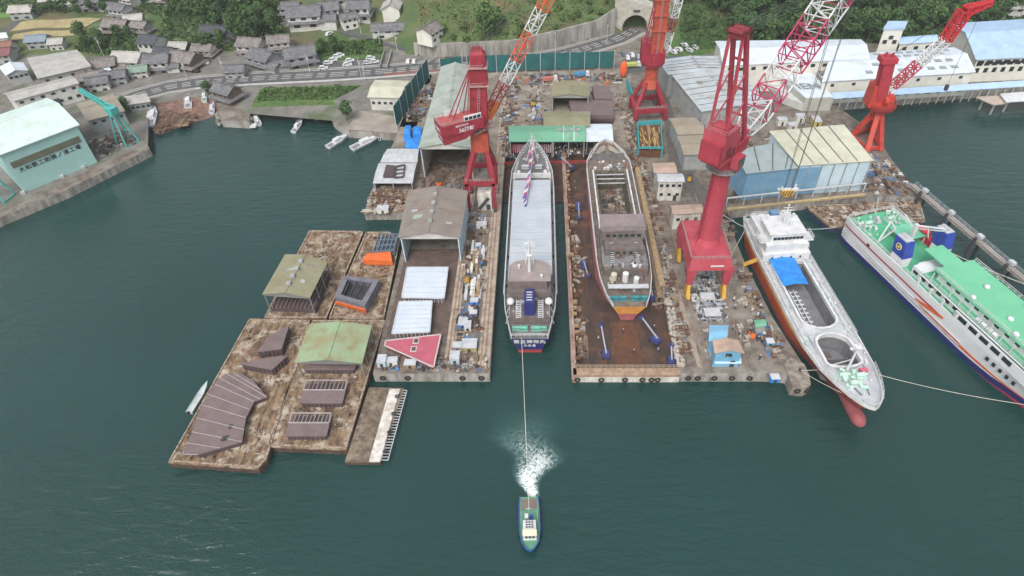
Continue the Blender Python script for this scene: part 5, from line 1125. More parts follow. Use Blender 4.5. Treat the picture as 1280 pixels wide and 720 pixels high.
part(t4, 'fender_strake', LGREY, lambda mb: [mb.beam((x0, sg * (side_h(x0, z) + .1), z), (x1, sg * (side_h(x1, z) + .1), z), .25, .25) for sg in (-1, 1) for x0, x1 in ((0, 15), (15, 30), (30, 45)) for z in (3.4, 2.6)])
# upper structures
part(t4, 'deckhouse', FW, lambda mb: (mb.b0(24, 66, -5.9, 5.9, 6.8, 9.6), mb.b0(23, 24.2, -3.5, 3.5, 6.8, 9.0)))
part(t4, 'promenade_deck', DGREEN, lambda mb: (mb.b0(10, 62, -7.3, 7.3, 6.9, 7.0),))
part(t4, 'side_screen', FW, lambda mb: [mb.b0(40, 66, sg * 7.45 - .12, sg * 7.45 + .12, 6.8, 9.6) for sg in (-1, 1)] + [mb.b0(28 + k * 4, 28.6 + k * 4, sg * 7.45 - .12, sg * 7.45 + .12, 6.8, 9.4) for sg in (-1, 1) for k in range(4)])
part(t4, 'boat_deck', FW, lambda mb: mb.b0(27, 64, -6.9, 6.9, 9.6, 9.8)); part(t4, 'boat_deck_floor', DGREEN, lambda mb: mb.b0(27.4, 62, -6.6, 6.6, 9.8, 9.86))
part(t4, 'upper_house', FW, lambda mb: mb.b0(30, 61, -4.6, 4.6, 9.8, 12.3))
part(t4, 'top_deck', mat('top_deck_green', (.15, .46, .28), (.13, .41, .25), s=.12, rough=.7), lambda mb: mb.prism([(22, -2.6), (29, -2.6), (29, -5.6), (58, -5.6), (60, -4), (60, 4), (58, 5.6), (29, 5.6), (29, 2.6), (22, 2.6)], 12.3, 12.6))
part(t4, 'bridge', FW, lambda mb: (tumb(mb, 60, 66.5, 6.4, 9.8, 12.4, 0, -.8, .2), mb.b0(59.5, 66.3, -7.8, 7.8, 12.4, 12.7), mb.b0(62, 66, -8.2, 8.2, 9.7, 10.0)))
winrow(t4, (66.35, -5.8), (66.35, 5.8), 11.4, 10, .9, .9)
part(t4, 'foredeck_house', FW, lambda mb: tumb(mb, 66, 71, 5.0, 8.0, 9.8, 0, -.8, .4))
for sg in (-1, 1):
    winrow(t4, (41, sg * 7.6), (57, sg * 7.6), 8.7, 5, 2.3, 1.1); winrow(t4, (51, sg * 7.66), (60, sg * 7.66), 5.6, 5, .75, .95); winrow(t4, (24, sg * 5.93), (40, sg * 5.93), 8.3, 6, 1.4, .8); winrow(t4, (32, sg * 4.63), (58, sg * 4.63), 11.3, 9, 1.2, .7)
    part(t4, 'railing', WHITE, lambda mb: mb.rail([(27.4, sg * 6.8, 9.86), (60, sg * 6.8, 9.86)], 1, 1.6, .08)); part(t4, 'railing', WHITE, lambda mb: mb.rail([(29.4, sg * 5.5, 12.6), (58, sg * 5.5, 12.6)], 1, 1.6, .08))
    part(t4, 'railing', WHITE, lambda mb: mb.rail([(0.5, sg * 7.2, 8.0), (26, sg * 7.5, 7.8)], .8, 1.6, .09))
    part(t4, 'roof_post', WHITE, lambda mb: [mb.b0(30 + 3 * k, 30.2 + 3 * k, sg * 6.3 - .1, sg * 6.3 + .1, 9.8, 12.3) for k in range(9)])
    t_ = part(t4, 'funnel_casing', FW, lambda mb: mb.b0(17.8, 21.6, sg * 5.9 - 1.5, sg * 5.9 + 1.3, 6.8, 9.8))
    fu = part(t4, 'funnel', ROYAL, lambda mb: mb.hexa([(17.6, sg * 5.9 - 1.55, 9.8), (21.6, sg * 5.9 - 1.55, 9.8), (21.6, sg * 5.9 + 1.35, 9.8), (17.6, sg * 5.9 + 1.35, 9.8)], [(16.6, sg * 5.9 - 1.4, 14.2), (20.4, sg * 5.9 - 1.4, 14.2), (20.4, sg * 5.9 + 1.25, 14.2), (16.6, sg * 5.9 + 1.25, 14.2)]))
    mb = MB(); mb.b0(16.8, 20.2, sg * 5.9 - 1.2, sg * 5.9 + 1.1, 14.2, 14.4); [mb.tube((17.4 + k * 1.0, sg * 5.9, 14.2), (17.2 + k * 1.0, sg * 5.9, 14.9), .28, 8) for k in range(3)]; mb.build('funnel_top', LGREY, t4)
    y_ = sg * 5.9 + (1.4 if sg > 0 else -1.6); mb = MB(); c_ = (19.0, y_, 12.2); mb.tube((c_[0], y_ - .03, c_[2]), (c_[0], y_ + .03, c_[2]), .95, 20); mb.build('emblem', mat('emblem_cream', (.72, .70, .45)), t4)
    mb = MB(); mb.tube((c_[0], y_ - .06, c_[2]), (c_[0], y_ + .06, c_[2]), .68, 20); mb.build('emblem_disc', NAVY, t4)
    mb = MB(); mb.beam((c_[0] - .55, y_ - .0, c_[2] - .15), (c_[0] + .55, y_, c_[2] + .45), .2, .26); mb.beam((c_[0] - .5, y_, c_[2] - .5), (c_[0] + .5, y_, c_[2] + .1), .2, .2); mb.build('emblem_bar', mat('emblem_yellow', (.75, .55, .08)), t4)
part(t4, 'davit_mast', WHITE, lambda mb: (mb.beam((15.5, -.5, 9), (15.5, -.5, 15), .9), mb.beam((15.5, -.5, 14.6), (20.5, 2.8, 16.5), .35), mb.beam((15.5, .6, 13.4), (20, 3.6, 15.2), .3), mb.beam((15, -1.2, 14), (12, -1.8, 16), .25), mb.beam((17.5, 1, 15.3), (18, 2, 12), .2)))
part(t4, 'mast_leg', WHITE, lambda mb: (mb.beam((11, -5.4, 7), (12.6, -3.4, 12), .35), mb.beam((11, -5.4, 7), (9.6, -2.4, 12), .35), mb.beam((12.6, -3.4, 12), (9.6, -2.4, 12), .3)))
part(t4, 'rescue_boat', mat('rescue_red', (.60, .04, .07)), lambda mb: (mb.ball((13.5, 5.6, 10.2), 1, 10, 7, 0, (2.1, 1.1, .8)), mb.ball((16.8, 5.6, 9.2), 1, 10, 7, 0, (1.8, 1.0, .8)), mb.b0(12, 18, 5.4, 5.8, 7, 9.6)))
part(t4, 'aft_platform', mat('aft_platform_green', (.17, .50, .33), (.14, .44, .29), s=.2), lambda mb: mb.prism([(9, -1.5), (15, -1.5), (15, 5.5), (9, 5.5)], 9.2, 9.5))
part(t4, 'platform_post', WHITE, lambda mb: [mb.b0(x, x + .25, y, y + .25, 7, 9.2) for x in (9.2, 14.6) for y in (-1.3, 5.2)])
winch(t4, 4.2, -3.6, 7.0, mat('winch_mint', (.42, .60, .52)), 0, 1.1); winch(t4, 4.2, 3.4, 7.0, MATS['winch_mint'], 0, 1.1); winch(t4, 3.4, 0, 7.0, LGREY, 1.2, .9)
r6 = random.Random(21)
for k in range(34):
    x = r6.uniform(.8, 9); y = r6.choice([r6.uniform(-6.8, -4.4), r6.uniform(4.2, 6.8), r6.uniform(-6.8, 6.8)])
    if k % 3: vent(t4, x, y, 7, r6.uniform(.5, 1.2), r6.uniform(.22, .42), MATS['winch_mint'] if k % 2 else WHITE)
    else: bollard(t4, x, y, 7, WHITE)
part(t4, 'stern_railing', WHITE, lambda mb: mb.rail([(.3, -7.1, 7.8), (.3, 7.1, 7.8)], 1, 1, .1))
part(t4, 'flagstaff', WHITE, lambda mb: mb.tube((.6, 1.5, 7), (-.6, 1.5, 12), .1, 5))
for x, y in ((40, -4.6), (46, 4.4), (52, -4.4), (38, 1), (48, -2), (55, 3)): part(t4, 'life_raft', WHITE, lambda mb: mb.ball((x, y, 12.95), .6, 10, 6, 0, (1.2, 1, .9)))
for k in range(4): part(t4, 'life_raft', WHITE, lambda mb: mb.tube((44 + k * 1.6, -5.8, 10.3), (45.2 + k * 1.6, -5.8, 10.3), .5, 8))
part(t4, 'side_light_port', DARK, lambda mb: [mb.box((10.5, sg * 7.55, 5.95), (.9, .3, .7)) for sg in (-1, 1)] )
part(t4, 'top_mast', WHITE, lambda mb: (mb.tube((57, 0, 12.6), (57, 0, 20), .35, 8, .2), mb.beam((57, -2.4, 17), (57, 2.4, 17), .2), mb.box((57.3, 0, 16), (.5, 2.6, .3))))
# ---------------- tug
ot = (1.8, 53.2); a0 = g(663, 692, .8); a1 = g(661, 622, .8); ot = a0; hT = math.atan2(a0[1] - a1[1], a0[0] - a1[0])
Lt = math.dist(a0, a1); t5 = thing('tugboat', 'small blue hulled tugboat with green deck and white wheelhouse towing ahead of the wake', 'tugboat', (*a1, 0), hT); 
st = [(0, .2, 1.85, 1.6, 1.1), (2, 2, 2.1, 1.9, 1.0), (Lt * .62, Lt * .6, 2.1, 1.85, 1.1), (Lt * .82, Lt * .8, 1.75, 1.2, 1.3), (Lt * .95, Lt * .9, .9, .4, 1.5), (Lt, Lt * .95, .15, .05, 1.6)]
hull(t5, st, [('hull', mat('tug_blue', (.03, .12, .42), (.025, .09, .32), s=1), lambda s_: -.6, TOP)], .45, mat('tug_green', (.12, .30, .19), (.09, .23, .15), s=.8), bulm=MATS['tug_blue'], bt=.15)
part(t5, 'aft_deck', mat('tug_brown', (.19, .15, .13)), lambda mb: mb.b0(.3, 2.6, -1.55, 1.55, 1.02, 1.08))
part(t5, 'wheelhouse', WHITE, lambda mb: (tumb(mb, Lt * .5, Lt * .8, 1.3, 1.1, 2.9, .1, -.3, .1),)); part(t5, 'wheelhouse_roof', mat('tug_cream', (.66, .62, .48)), lambda mb: mb.b0(Lt * .68, Lt * .79, -1.35, 1.35, 2.9, 3.05))
part(t5, 'roof_hatch', DARK, lambda mb: mb.b0(Lt * .52, Lt * .66, -.85, .85, 2.9, 2.95)); part(t5, 'roof_grid', WHITE, lambda mb: [mb.b0(Lt * .52, Lt * .66, y - .06, y + .06, 2.95, 3.05) for y in (-.8, -.27, .27, .8)] + [mb.b0(Lt * .52 + k * .5, Lt * .52 + k * .5 + .12, -.85, .85, 2.95, 3.05) for k in range(4)])
winrow(t5, (Lt * .79, -1), (Lt * .79, 1), 2.4, 3, .5, .45)
part(t5, 'funnel', ROYAL, lambda mb: mb.tube((Lt * .42, .35, 1), (Lt * .42, .35, 2.8), .3, 8)); part(t5, 'towing_post', LGREY, lambda mb: (mb.tube((2.9, 0, 1), (2.9, 0, 2.1), .18, 8), mb.beam((2.9, -.6, 1.8), (2.9, .6, 1.8), .16)))
part(t5, 'locker', WHITE, lambda mb: mb.b0(Lt * .34, Lt * .42, -.9, -.2, 1.1, 1.8)); part(t5, 'rail', LGREY, lambda mb: [mb.rail([(2.5, sg * 1.6, 1.1), (Lt * .5, sg * 1.6, 1.1)], .8, 1, .05) for sg in (-1, 1)])
for i in range(6):
    for sg in (-1, 1): part(t5, 'fender', BLACK, lambda mb: mb.torus((1.2 + i * 1.25, sg * 2.2, .7), .3, .12, 'y', 10, 5))
# tow line
def rope(name, label, pts, r=.07, sag=0, grp=None, m=None, cat='rope'):
    P = []
    a_, b_ = Vector(pts[0]), Vector(pts[1])
    for i in range(17): u = i / 16; p = a_.lerp(b_, u); p.z -= sag * 4 * u * (1 - u); P.append(p)
    mb = MB(); mb.path(P, r, 5); return solo(mb, name, m or ROPE, label, cat, tuple(a_), grp)
rope('tow_rope', 'long pale tow rope from the cargo ship stern down to the tugboat', [(-5.6, 103.2, 5.9), (*wpoly(a1, hT, [(2.9, 0)])[0], 1.7)], .06, 1.2)
# ---------------- wake foam: particles of foam sheet on the water behind the tug
def foam():
    m = bpy.data.materials.new('foam'); m.use_nodes = True; N = m.node_tree.nodes; L = m.node_tree.links; b = N['Principled BSDF']
    b.inputs['Base Color'].default_value = (.78, .82, .82, 1); b.inputs['Roughness'].default_value = .8
    geo = N.new('ShaderNodeNewGeometry'); uv = N.new('ShaderNodeAttribute'); uv.attribute_name = 'dens'
    n = N.new('ShaderNodeTexNoise'); n.inputs['Scale'].default_value = .38; n.inputs['Detail'].default_value = 5; n.inputs['Roughness'].default_value = .52; n.inputs['Distortion'].default_value = 3.2; L.new(geo.outputs['Position'], n.inputs['Vector'])
    rg = N.new('ShaderNodeMath'); rg.operation = 'SUBTRACT'; L.new(n.outputs['Fac'], rg.inputs[0]); rg.inputs[1].default_value = .5
    ab = N.new('ShaderNodeMath'); ab.operation = 'ABSOLUTE'; L.new(rg.outputs[0], ab.inputs[0])   # ridges -> lacy foam
    k = N.new('ShaderNodeMath'); k.operation = 'MULTIPLY_ADD'; k.inputs[1].default_value = -4.6; k.inputs[2].default_value = .0; L.new(ab.outputs[0], k.inputs[0])
    ad = N.new('ShaderNodeMath'); ad.operation = 'MULTIPLY_ADD'; ad.inputs[1].default_value = 1.5; L.new(uv.outputs['Fac'], ad.inputs[0]); L.new(k.outputs[0], ad.inputs[2]); ad.use_clamp = True
    cm = N.new('ShaderNodeMix'); cm.data_type = 'RGBA'; cm.inputs[6].default_value = (.10, .26, .25, 1); cm.inputs[7].default_value = (.74, .78, .78, 1); L.new(ad.outputs[0], cm.inputs[0]); L.new(cm.outputs[2], b.inputs['Base Color'])
    tq = N.new('ShaderNodeMath'); tq.operation = 'MULTIPLY'; tq.inputs[1].default_value = .6; L.new(uv.outputs['Fac'], tq.inputs[0]); mx = N.new('ShaderNodeMath'); mx.operation = 'MAXIMUM'; L.new(tq.outputs[0], mx.inputs[0]); L.new(ad.outputs[0], mx.inputs[1])
    L.new(mx.outputs[0], b.inputs['Alpha']); return m
fp = [(662, 621), (661, 612), (664, 600), (667, 588), (669, 577), (667, 566), (661, 556), (655, 545), (655, 532), (656, 518), (657, 500)]
fw = [1.0, 1.4, 2.2, 3.3, 4.3, 4.9, 5.6, 6.2, 6.6, 6.8, 6.6]
fd = [1.0, 1.0, .9, .78, .64, .5, .38, .28, .2, .1, .0]
nU, nV = 40, 24; vs = []; D = []
C_ = [Vector(g(*p, .0)) for p in fp]
for i in range(nU + 1):
    u_ = i / nU * (len(fp) - 1); k = min(int(u_), len(fp) - 2); f_ = u_ - k; c = C_[k].lerp(C_[k + 1], f_); w = fw[k] + (fw[k + 1] - fw[k]) * f_; d = fd[k] + (fd[k + 1] - fd[k]) * f_
    for j in range(nV + 1): v = j / nV * 2 - 1; vs.append((c.x + v * w * 1.35 + .8 * math.sin(c.y * .7), c.y, .035)); D.append(max(0, d * (1 - abs(v) ** 1.6)) if abs(v) < 1 else 0)
mb = MB(); mb.add(vs, [(i * (nV + 1) + j, i * (nV + 1) + j + 1, (i + 1) * (nV + 1) + j + 1, (i + 1) * (nV + 1) + j) for i in range(nU) for j in range(nV)])
o = mb.build('wake_foam', foam()); at = o.data.attributes.new('dens', 'FLOAT', 'POINT'); at.data.foreach_set('value', D); stuff(o, 'churned white propeller foam trailing behind the tugboat', 'foam')
# ---------------- barges
def barge(label, px, z=2.0, name='work_barge', grp=None, m=BARGE, sm=BSIDE, rim=True):
    q = [V2(p) for p in gq(px, z)]; c = sum(q, Vector((0, 0))) / len(q); t = wt(name, label, 'barge', (*c, 0), grp)
    mb = MB(t); mb.prism([tuple(p) for p in q], -1, z - .5); mb.build('hull', sm); mb = MB(t); mb.prism([tuple(p) for p in q], z - .5, z); mb.build('deck', m)
    if rim:
        mb = MB(t)
        for a_, b_ in zip(q, q[1:] + q[:1]): a2, b2 = a_.lerp(c, .02), b_.lerp(c, .02); mb.beam((*a2, z + .1), (*b2, z + .1), .35, .25)
        mb.build('rim', mat('rim_wood', (.40, .33, .25), (.16, .11, .08), s=1.5, rough=.9))
    return t
BG = 'work barges moored beside the left pier'
barge('rusty barge carrying the olive roofed shelter', [(330, 398), (408, 398), (455, 289), (387, 288)], grp=BG)
barge('barge carrying orange trimmed hull blocks next to the left pier', [(411, 398), (480, 398), (500, 300), (487, 290), (458, 290)], grp=BG)
barge('large barge carrying the fan shaped brown hull plate at the lower left', [(210, 578), (323, 586), (333, 575), (388, 400), (312, 398)], grp=BG)
barge('barge carrying the green roofed shelter and brown deck blocks', [(333, 558), (433, 562), (482, 400), (391, 400)], grp=BG)
t = barge('narrow low grey pontoon with a white painted edge and ladder', [(431, 577), (475, 577), (505, 485), (461, 484)], 1.3, 'pontoon', None, mat('pontoon_grey', (.17, .135, .10), (.085, .065, .05), s=.7, c3=(.24, .19, .14), s3=.5), rim=False)
q = [V2(p) for p in gq([(461, 577), (475, 577), (500, 486), (487, 486)], 1.5)]; mb = MB(t); mb.prism([tuple(p) for p in q], 1.3, 1.5); mb.build('white_edge', DIRTYW)
a_, b_ = V2(g(481, 575, 1.2)), V2(g(505, 488, 1.2)); mb = MB(t)
for k in range(26):
    p = a_.lerp(b_, k / 25); mb.beam((p.x - .8, p.y, 1.2), (p.x + .7, p.y, 1.2), .14)
mb.beam((a_.x - .8, a_.y, 1.2), (b_.x - .8, b_.y, 1.2), .16); mb.beam((a_.x + .7, a_.y, 1.2), (b_.x + .7, b_.y, 1.2), .16); mb.build('ladder', LGREY)
barge('rust littered steel barge with dark blue hull behind the green decked ferry', [(1038, 284), (1157, 277), (1150, 252), (1008, 258)], 2.2, sm=mat('barge_navy', (.03, .05, .11), (.02, .03, .06), s=1))
# canopies on barges
canopy('olive roofed open shelter over brown ribbed hull block on the upper barge', [(329, 368), (387, 372), (409, 328), (357, 319)], 8.2, 1.2, 'fb', R_OLIVE, mat('truss_grey', (.2, .2, .2)), z0=2, group=None, opn=('front', 'back', 'left', 'right'), posts=4, seams=3, seam_m=R_OLIVE)
t = wt('hull_block', 'brown ribbed hull block under the olive roof', 'hull block', (*g(372, 372, 2), 2)); q = [V2(p) for p in gq([(338, 384), (394, 386), (413, 340), (365, 330)], 3.6)]; mb = MB(t); mb.prism([tuple(p) for p in q], 2.1, 3.4); mb.build('shell', TAUPEF)
mb = MB(t)
for k in range(11): a_, b_ = q[0].lerp(q[1], (k + .5) / 11), q[3].lerp(q[2], (k + .5) / 11); mb.beam((*a_, 3.5), (*b_, 3.5), .25, .5)
mb.build('rib', TAUPE)
canopy('green patinated roofed shelter over brown deck blocks on the lower barge', [(370, 453), (452, 454), (464, 408), (388, 406)], 7.2, 1.2, 'fb', R_PATINA, mat('truss_grey', (.2, .2, .2)), z0=2, group=None, opn=('front', 'back', 'left', 'right'), posts=4)
# steel units
def plate(label, px, z0, z1, name='hull_block', m=TAUPE, m2=TAUPEF, grp=None, lines=0, frame=None, edge=None, cat='hull block', zs=None):
    q = [V2(p) for p in gq(px, z1)]; c = sum(q, Vector((0, 0))) / len(q); t = wt(name, label, cat, (*c, z0), grp)
    mb = MB(t); mb.prism([tuple(p) for p in q], z1 - .25, z1); mb.build('plating', m)
    mb = MB(t); qi = [p.lerp(c, .06) for p in q]; n = len(q)
    for a_, b_ in zip(qi, qi[1:] + qi[:1]): mb.hexa([(*a_, z0), (*b_, z0), (*(b_.lerp(c, .02)), z0), (*(a_.lerp(c, .02)), z0)], [(*a_, z1 - .25), (*b_, z1 - .25), (*(b_.lerp(c, .02)), z1 - .25), (*(a_.lerp(c, .02)), z1 - .25)])
    mb.T = None
    for a_, b_ in zip(qi, qi[1:] + qi[:1]):
        n_ = max(2, int((b_ - a_).length / .9))
        for k in range(n_): p = a_.lerp(b_, (k + .5) / n_); o_ = (p - c).normalized() * .12; mb.beam((p.x + o_.x, p.y + o_.y, z0), (p.x + o_.x, p.y + o_.y, z1 - .2), .14, None, 1)
    mb.build('framing', [m2, m])
    if lines:
        mb = MB(t)
        for k in range(1, lines): a_, b_ = q[0].lerp(q[3], k / lines), q[1].lerp(q[2], k / lines); mb.beam((*a_, z1 + .03), (*b_, z1 + .03), .16, .06)
        mb.build('weld_line', edge or mat('weld_pale', (.40, .36, .36)))
    if edge:
        mb = MB(t)
        for a_, b_ in zip(q, q[1:] + q[:1]): mb.beam((*a_, z1 + .02), (*b_, z1 + .02), .35, .12)
        mb.build('edge_band', edge)
    return t
t = wt('hull_plate', 'broad fan shaped brown hull side section lying on the lower left barge', 'hull section', (*g(280, 520, 2), 2))
outer = [(229, 568), (240, 540), (252, 506), (268, 480), (283, 467), (301, 466)]; inner = [(248, 569), (303, 553), (308, 523), (318, 503), (334, 497), (318, 478)]
qo, qi = [V2(g(*p, 3.2)) for p in outer], [V2(g(*p, 3.2)) for p in inner]; mb = MB(t); m2 = MB(t); m3_ = MB(t)
N2 = 20
for k in range(N2):
    u0, u1 = k / N2 * 5, (k + 1) / N2 * 5
    def at_(L_, u_): i = min(int(u_), 4); return L_[i].lerp(L_[i + 1], u_ - i)
    A_, B_, Cc, D_ = at_(qo, u0), at_(qi, u0), at_(qi, u1), at_(qo, u1); z = 3.2 + .0 * k
    mb.hexa([(*A_, 3.0), (*B_, 3.2), (*Cc, 3.2), (*D_, 3.0)], [(*A_, 3.25), (*B_, 3.45), (*Cc, 3.45), (*D_, 3.25)])
    if k % 2 == 0: m2.beam((*A_, 3.3), (*B_, 3.5), .12, .08)
    m3_.hexa([(*B_.lerp(A_, .03), 2), (*Cc.lerp(D_, .03), 2), (*Cc.lerp(D_, .1), 2), (*B_.lerp(A_, .1), 2)], [(*B_.lerp(A_, .03), 3.2), (*Cc.lerp(D_, .03), 3.2), (*Cc.lerp(D_, .1), 3.2), (*B_.lerp(A_, .1), 3.2)])
mb.build('plating', TAUPE); m2.build('weld_line', mat('weld_pale', (.40, .36, .36))); m3_.build('framing', TAUPEF)
for x, y in ((288, 533), (283, 547), (279, 548)): m4 = MB(t); p = g(x, y, 3.5); m4.box((*p, 3.42), (.8, 1.3, .12)); m4.build('opening', DARK)
plate('upper wedge shaped brown hull block on the lower left barge', [(320, 440), (352, 436), (362, 405), (340, 418)], 2, 4.5)
plate('lower wedge shaped brown hull block on the lower left barge', [(300, 455), (340, 462), (360, 444), (322, 449)], 2, 4.2)
for lab, yy, xl, xr in (('uppermost brown deck block half under the green roof', 462, 379, 443), ('middle brown deck block with white frames below the green roof', 504, 374, 428), ('lowest brown deck block with white frames at the barge front', 545, 356, 408)):
    d = 16 if yy > 470 else 10; t = plate(lab, [(xl, yy), (xr, yy), (xr + 4, yy - d), (xl + 5, yy - d)], 2, 3.6)
    if yy > 470:
        mb = MB(t); q = [V2(p) for p in gq([(xl + 5, yy - d - 1), (xr + 3, yy - d - 1), (xr + 6, yy - d - 13), (xl + 9, yy - d - 13)], 3.8)]
        for i in range(4): mb.beam((*q[i], 3.7), (*q[(i + 1) % 4], 3.7), .25)
        for k in range(1, 10): mb.beam((*q[0].lerp(q[1], k / 10), 3.6), (*q[3].lerp(q[2], k / 10), 3.2), .14, .3)
        mb.build('frame', mat('frame_taupe_light', (.36, .32, .32))); mb = MB(t); mb.prism([tuple(p) for p in q], 2.2, 2.5); mb.build('base_plate', TAUPEF)
SIDEP = mat('unit_grey', (.17, .17, .20), (.12, .12, .145), s=.6)
t = wt('bow_block', 'dark grey open hull block with bright orange lower side on the upper barge', 'hull block', (*g(445, 365, 2), 2))
q = [V2(p) for p in gq([(418, 371), (456, 382), (474, 350), (430, 344)], 5)]; c = sum(q, Vector((0, 0))) / 4; mb = MB(t)
for a_, b_ in zip(q, q[1:] + q[:1]): mb.hexa([(*a_, 2.2), (*b_, 2.2), (*b_.lerp(c, .18), 2.2), (*a_.lerp(c, .18), 2.2)], [(*a_, 5), (*b_, 5), (*b_.lerp(c, .3), 5), (*a_.lerp(c, .3), 5)])
mb.build('shell', SIDEP); mb = MB(t); mb.hexa([(*q[0], 2.1), (*(q[1]), 2.1), (*q[1].lerp(c, .05), 2.1), (*q[0].lerp(c, .05), 2.1)], [(*(q[0] + Vector((-.3, -.3))), 3.5), (*(q[1] + Vector((-.1, -.4))), 3.7), (*q[1], 3.7), (*q[0], 3.5)]); mb.build('orange_side', ORANGE)
mb = MB(t)
for k in range(1, 5): a_, b_ = q[0].lerp(q[1], k / 5), q[3].lerp(q[2], k / 5); mb.beam((*a_, 4.4), (*b_, 4.4), .25, .5)
mb.prism([tuple(p.lerp(c, .2)) for p in q], 2.2, 2.8); mb.build('inner_frame', DARK)
t = wt('bow_block', 'blue grey frame block with bright orange front plate near the workshop', 'hull block', (*g(472, 320, 2), 2))
mb = MB(t); q = [V2(p) for p in gq([(453, 325), (490, 326), (488, 314), (458, 317)], 4)]; mb.prism([tuple(p) for p in q], 2.3, 4); mb.build('orange_side', ORANGE)
mb = MB(t); q = [V2(p) for p in gq([(466, 314), (492, 312), (497, 292), (474, 292)], 4.6)]; mb.prism([tuple(p) for p in q], 2.2, 3)
for k in range(6): mb.beam((*q[0].lerp(q[1], k / 5), 4.2), (*q[3].lerp(q[2], k / 5), 4.2), .3, .8)
for k in range(4): mb.beam((*q[0].lerp(q[3], k / 3), 4.4), (*q[1].lerp(q[2], k / 3), 4.4), .3, .3)
mb.build('frame', mat('frame_bluegrey', (.13, .17, .22)))
# pier panels
PBL = mat('panel_pale_blue', (.52, .58, .68), (.47, .53, .62), s=.2, rough=.5)
plate('pale blue white deck panel on the pier just in front of the workshop shed', [(502, 372), (555, 373), (560, 334), (509, 334)], LZ, 5, 'deck_panel', PBL, TAUPE, 'pale deck panels on the left pier', 6, edge=LGREY, cat='deck panel')
plate('pale blue white deck panel on the pier beside the pink plate', [(490, 417), (537, 415), (540, 376), (499, 377)], LZ, 5, 'deck_panel', PBL, TAUPE, 'pale deck panels on the left pier', 7, edge=LGREY, cat='deck panel')
t = plate('tapered pink red hull plate with pale edge at the front of the left pier', [(481, 432), (542, 459), (551, 418), (482, 426)], LZ, 4.5, 'hull_plate', mat('plate_pink', (.42, .10, .14), (.36, .085, .12), s=.4), TAUPEF, edge=mat('edge_pale', (.50, .44, .43)), cat='hull plate')
for x, y in ((520, 426), (517, 436)): mb = MB(t); p = g(x, y, 4.6); mb.box((*p, 4.56), (1.5, 1.8, .1)); mb.build('opening_frame', MATS['edge_pale']); mb = MB(t); mb.box((*p, 4.6), (1.0, 1.2, .1)); mb.build('opening', TAUPEF)
# ================================================================ CRANES
BM = lambda t, name, m, fn: (lambda mb: (fn(mb), mb.build(name, m))[1])(MB(t))
def box4(mb, c, z0, z1, w0, d0, w1=None, d1=None, rz=0, c1=None):
    w1 = w1 or w0; d1 = d1 or d0; c1 = c1 or c; ca, sa = math.cos(rz), math.sin(rz)
    def q(c, w, d, z): return [(c[0] + x * w / 2 * ca - y * d / 2 * sa, c[1] + x * w / 2 * sa + y * d / 2 * ca, z) for x, y in ((-1, -1), (1, -1), (1, 1), (-1, 1))]
    mb.hexa(q(c, w0, d0, z0), q(c1, w1, d1, z1))
# --- crane 1 (left pier, lettered cabin)
c1 = (-18.3, 163.0); xs = (-22.85, -14.85); ys = (158.3, 168.0)
zc1 = zat(-18.9, 158.3, 229); zp0 = zat(*c1, 186); zp1 = zat(*c1, 163); zt1 = zat(*c1, 63); zh = zat(*c1, 150)
tc1 = wt('portal_crane', 'dark red jib crane with white lettering on its cabin, standing on the left pier', 'crane', (*c1, LZ), None)
for x in xs:
    for y in ys:
        BM(tc1, 'leg', RED, lambda mb: mb.beam((x, y, LZ + .9), (x, y, zc1), 1.1, 1.1)); BM(tc1, 'bogie', DARK, lambda mb: mb.box((x, y, LZ + .55), (.8, 2.6, .8)))
        BM(tc1, 'sloping_leg', RED, lambda mb: mb.beam((x, y, zc1), (c1[0] + (1.6 if x > c1[0] else -1.6), c1[1] + (1.4 if y > c1[1] else -1.4), zp0 + .3), 1.35, 1.2))
BM(tc1, 'portal_beam', RED, lambda mb: [mb.beam((xs[0] - .5, y, zc1), (xs[1] + .5, y, zc1), 1.1, 1.4) for y in ys] + [mb.beam((x, ys[0], zc1), (x, ys[1], zc1), 1.0, 1.3) for x in xs])
BM(tc1, 'pedestal', RUSTRED, lambda mb: box4(mb, c1, zp0, zp1, 5.2, 4.4, 4.8, 4.2))
BM(tc1, 'slewing_ring', RED, lambda mb: mb.tube((*c1, zp1), (*c1, zp1 + 1), 2.1, 20))
BM(tc1, 'platform', mat('platform_grey', (.33, .24, .22)), lambda mb: (mb.box((*c1, zp1 + 1.2), (7, 6, .25), R(40)), mb.rail([(c1[0] + 1, c1[1] - 4, zp1 + 1.3), (c1[0] + 4.5, c1[1] - .5, zp1 + 1.3)], 1.1, 1, .08)))
BM(tc1, 'tower', RED, lambda mb: (box4(mb, c1, zp1 + 1, zt1 - 2, 4.4, 3.4, 3.6, 3.0, 0, (c1[0] + 1.3, c1[1])), box4(mb, (c1[0] + 1.2, c1[1]), zt1 - 9, zt1 - .8, 4.4, 3.8, 4.0, 3.4), box4(mb, (c1[0] + 1.2, c1[1]), zt1 - .8, zt1 + .6, 3.6, 2.6, 2.2, 1.4)))
BM(tc1, 'tower_flange', RED, lambda mb: [mb.beam((c1[0] + dx, c1[1] + dy, zp1 + 1), (c1[0] + 1.3 + dx * .8, c1[1] + dy * .8, zt1 - 2), .35) for dx in (-2.4, 2.4) for dy in (-1.6, 1.6)])
BM(tc1, 'tower_platform', mat('platform_pinkgrey', (.45, .28, .28)), lambda mb: [mb.box((c1[0] + 1.2, c1[1], z), (5.0, 5.0, .2)) for z in (zt1 - 9, zt1 - 4)] + [mb.rail([(c1[0] - 2.5, c1[1] - 2.5, z), (c1[0] + 2.5, c1[1] - 2.5, z), (c1[0] + 2.5, c1[1] + 2.5, z)], 1, 1, .08) for z in (zt1 - 9, zt1 - 4)])
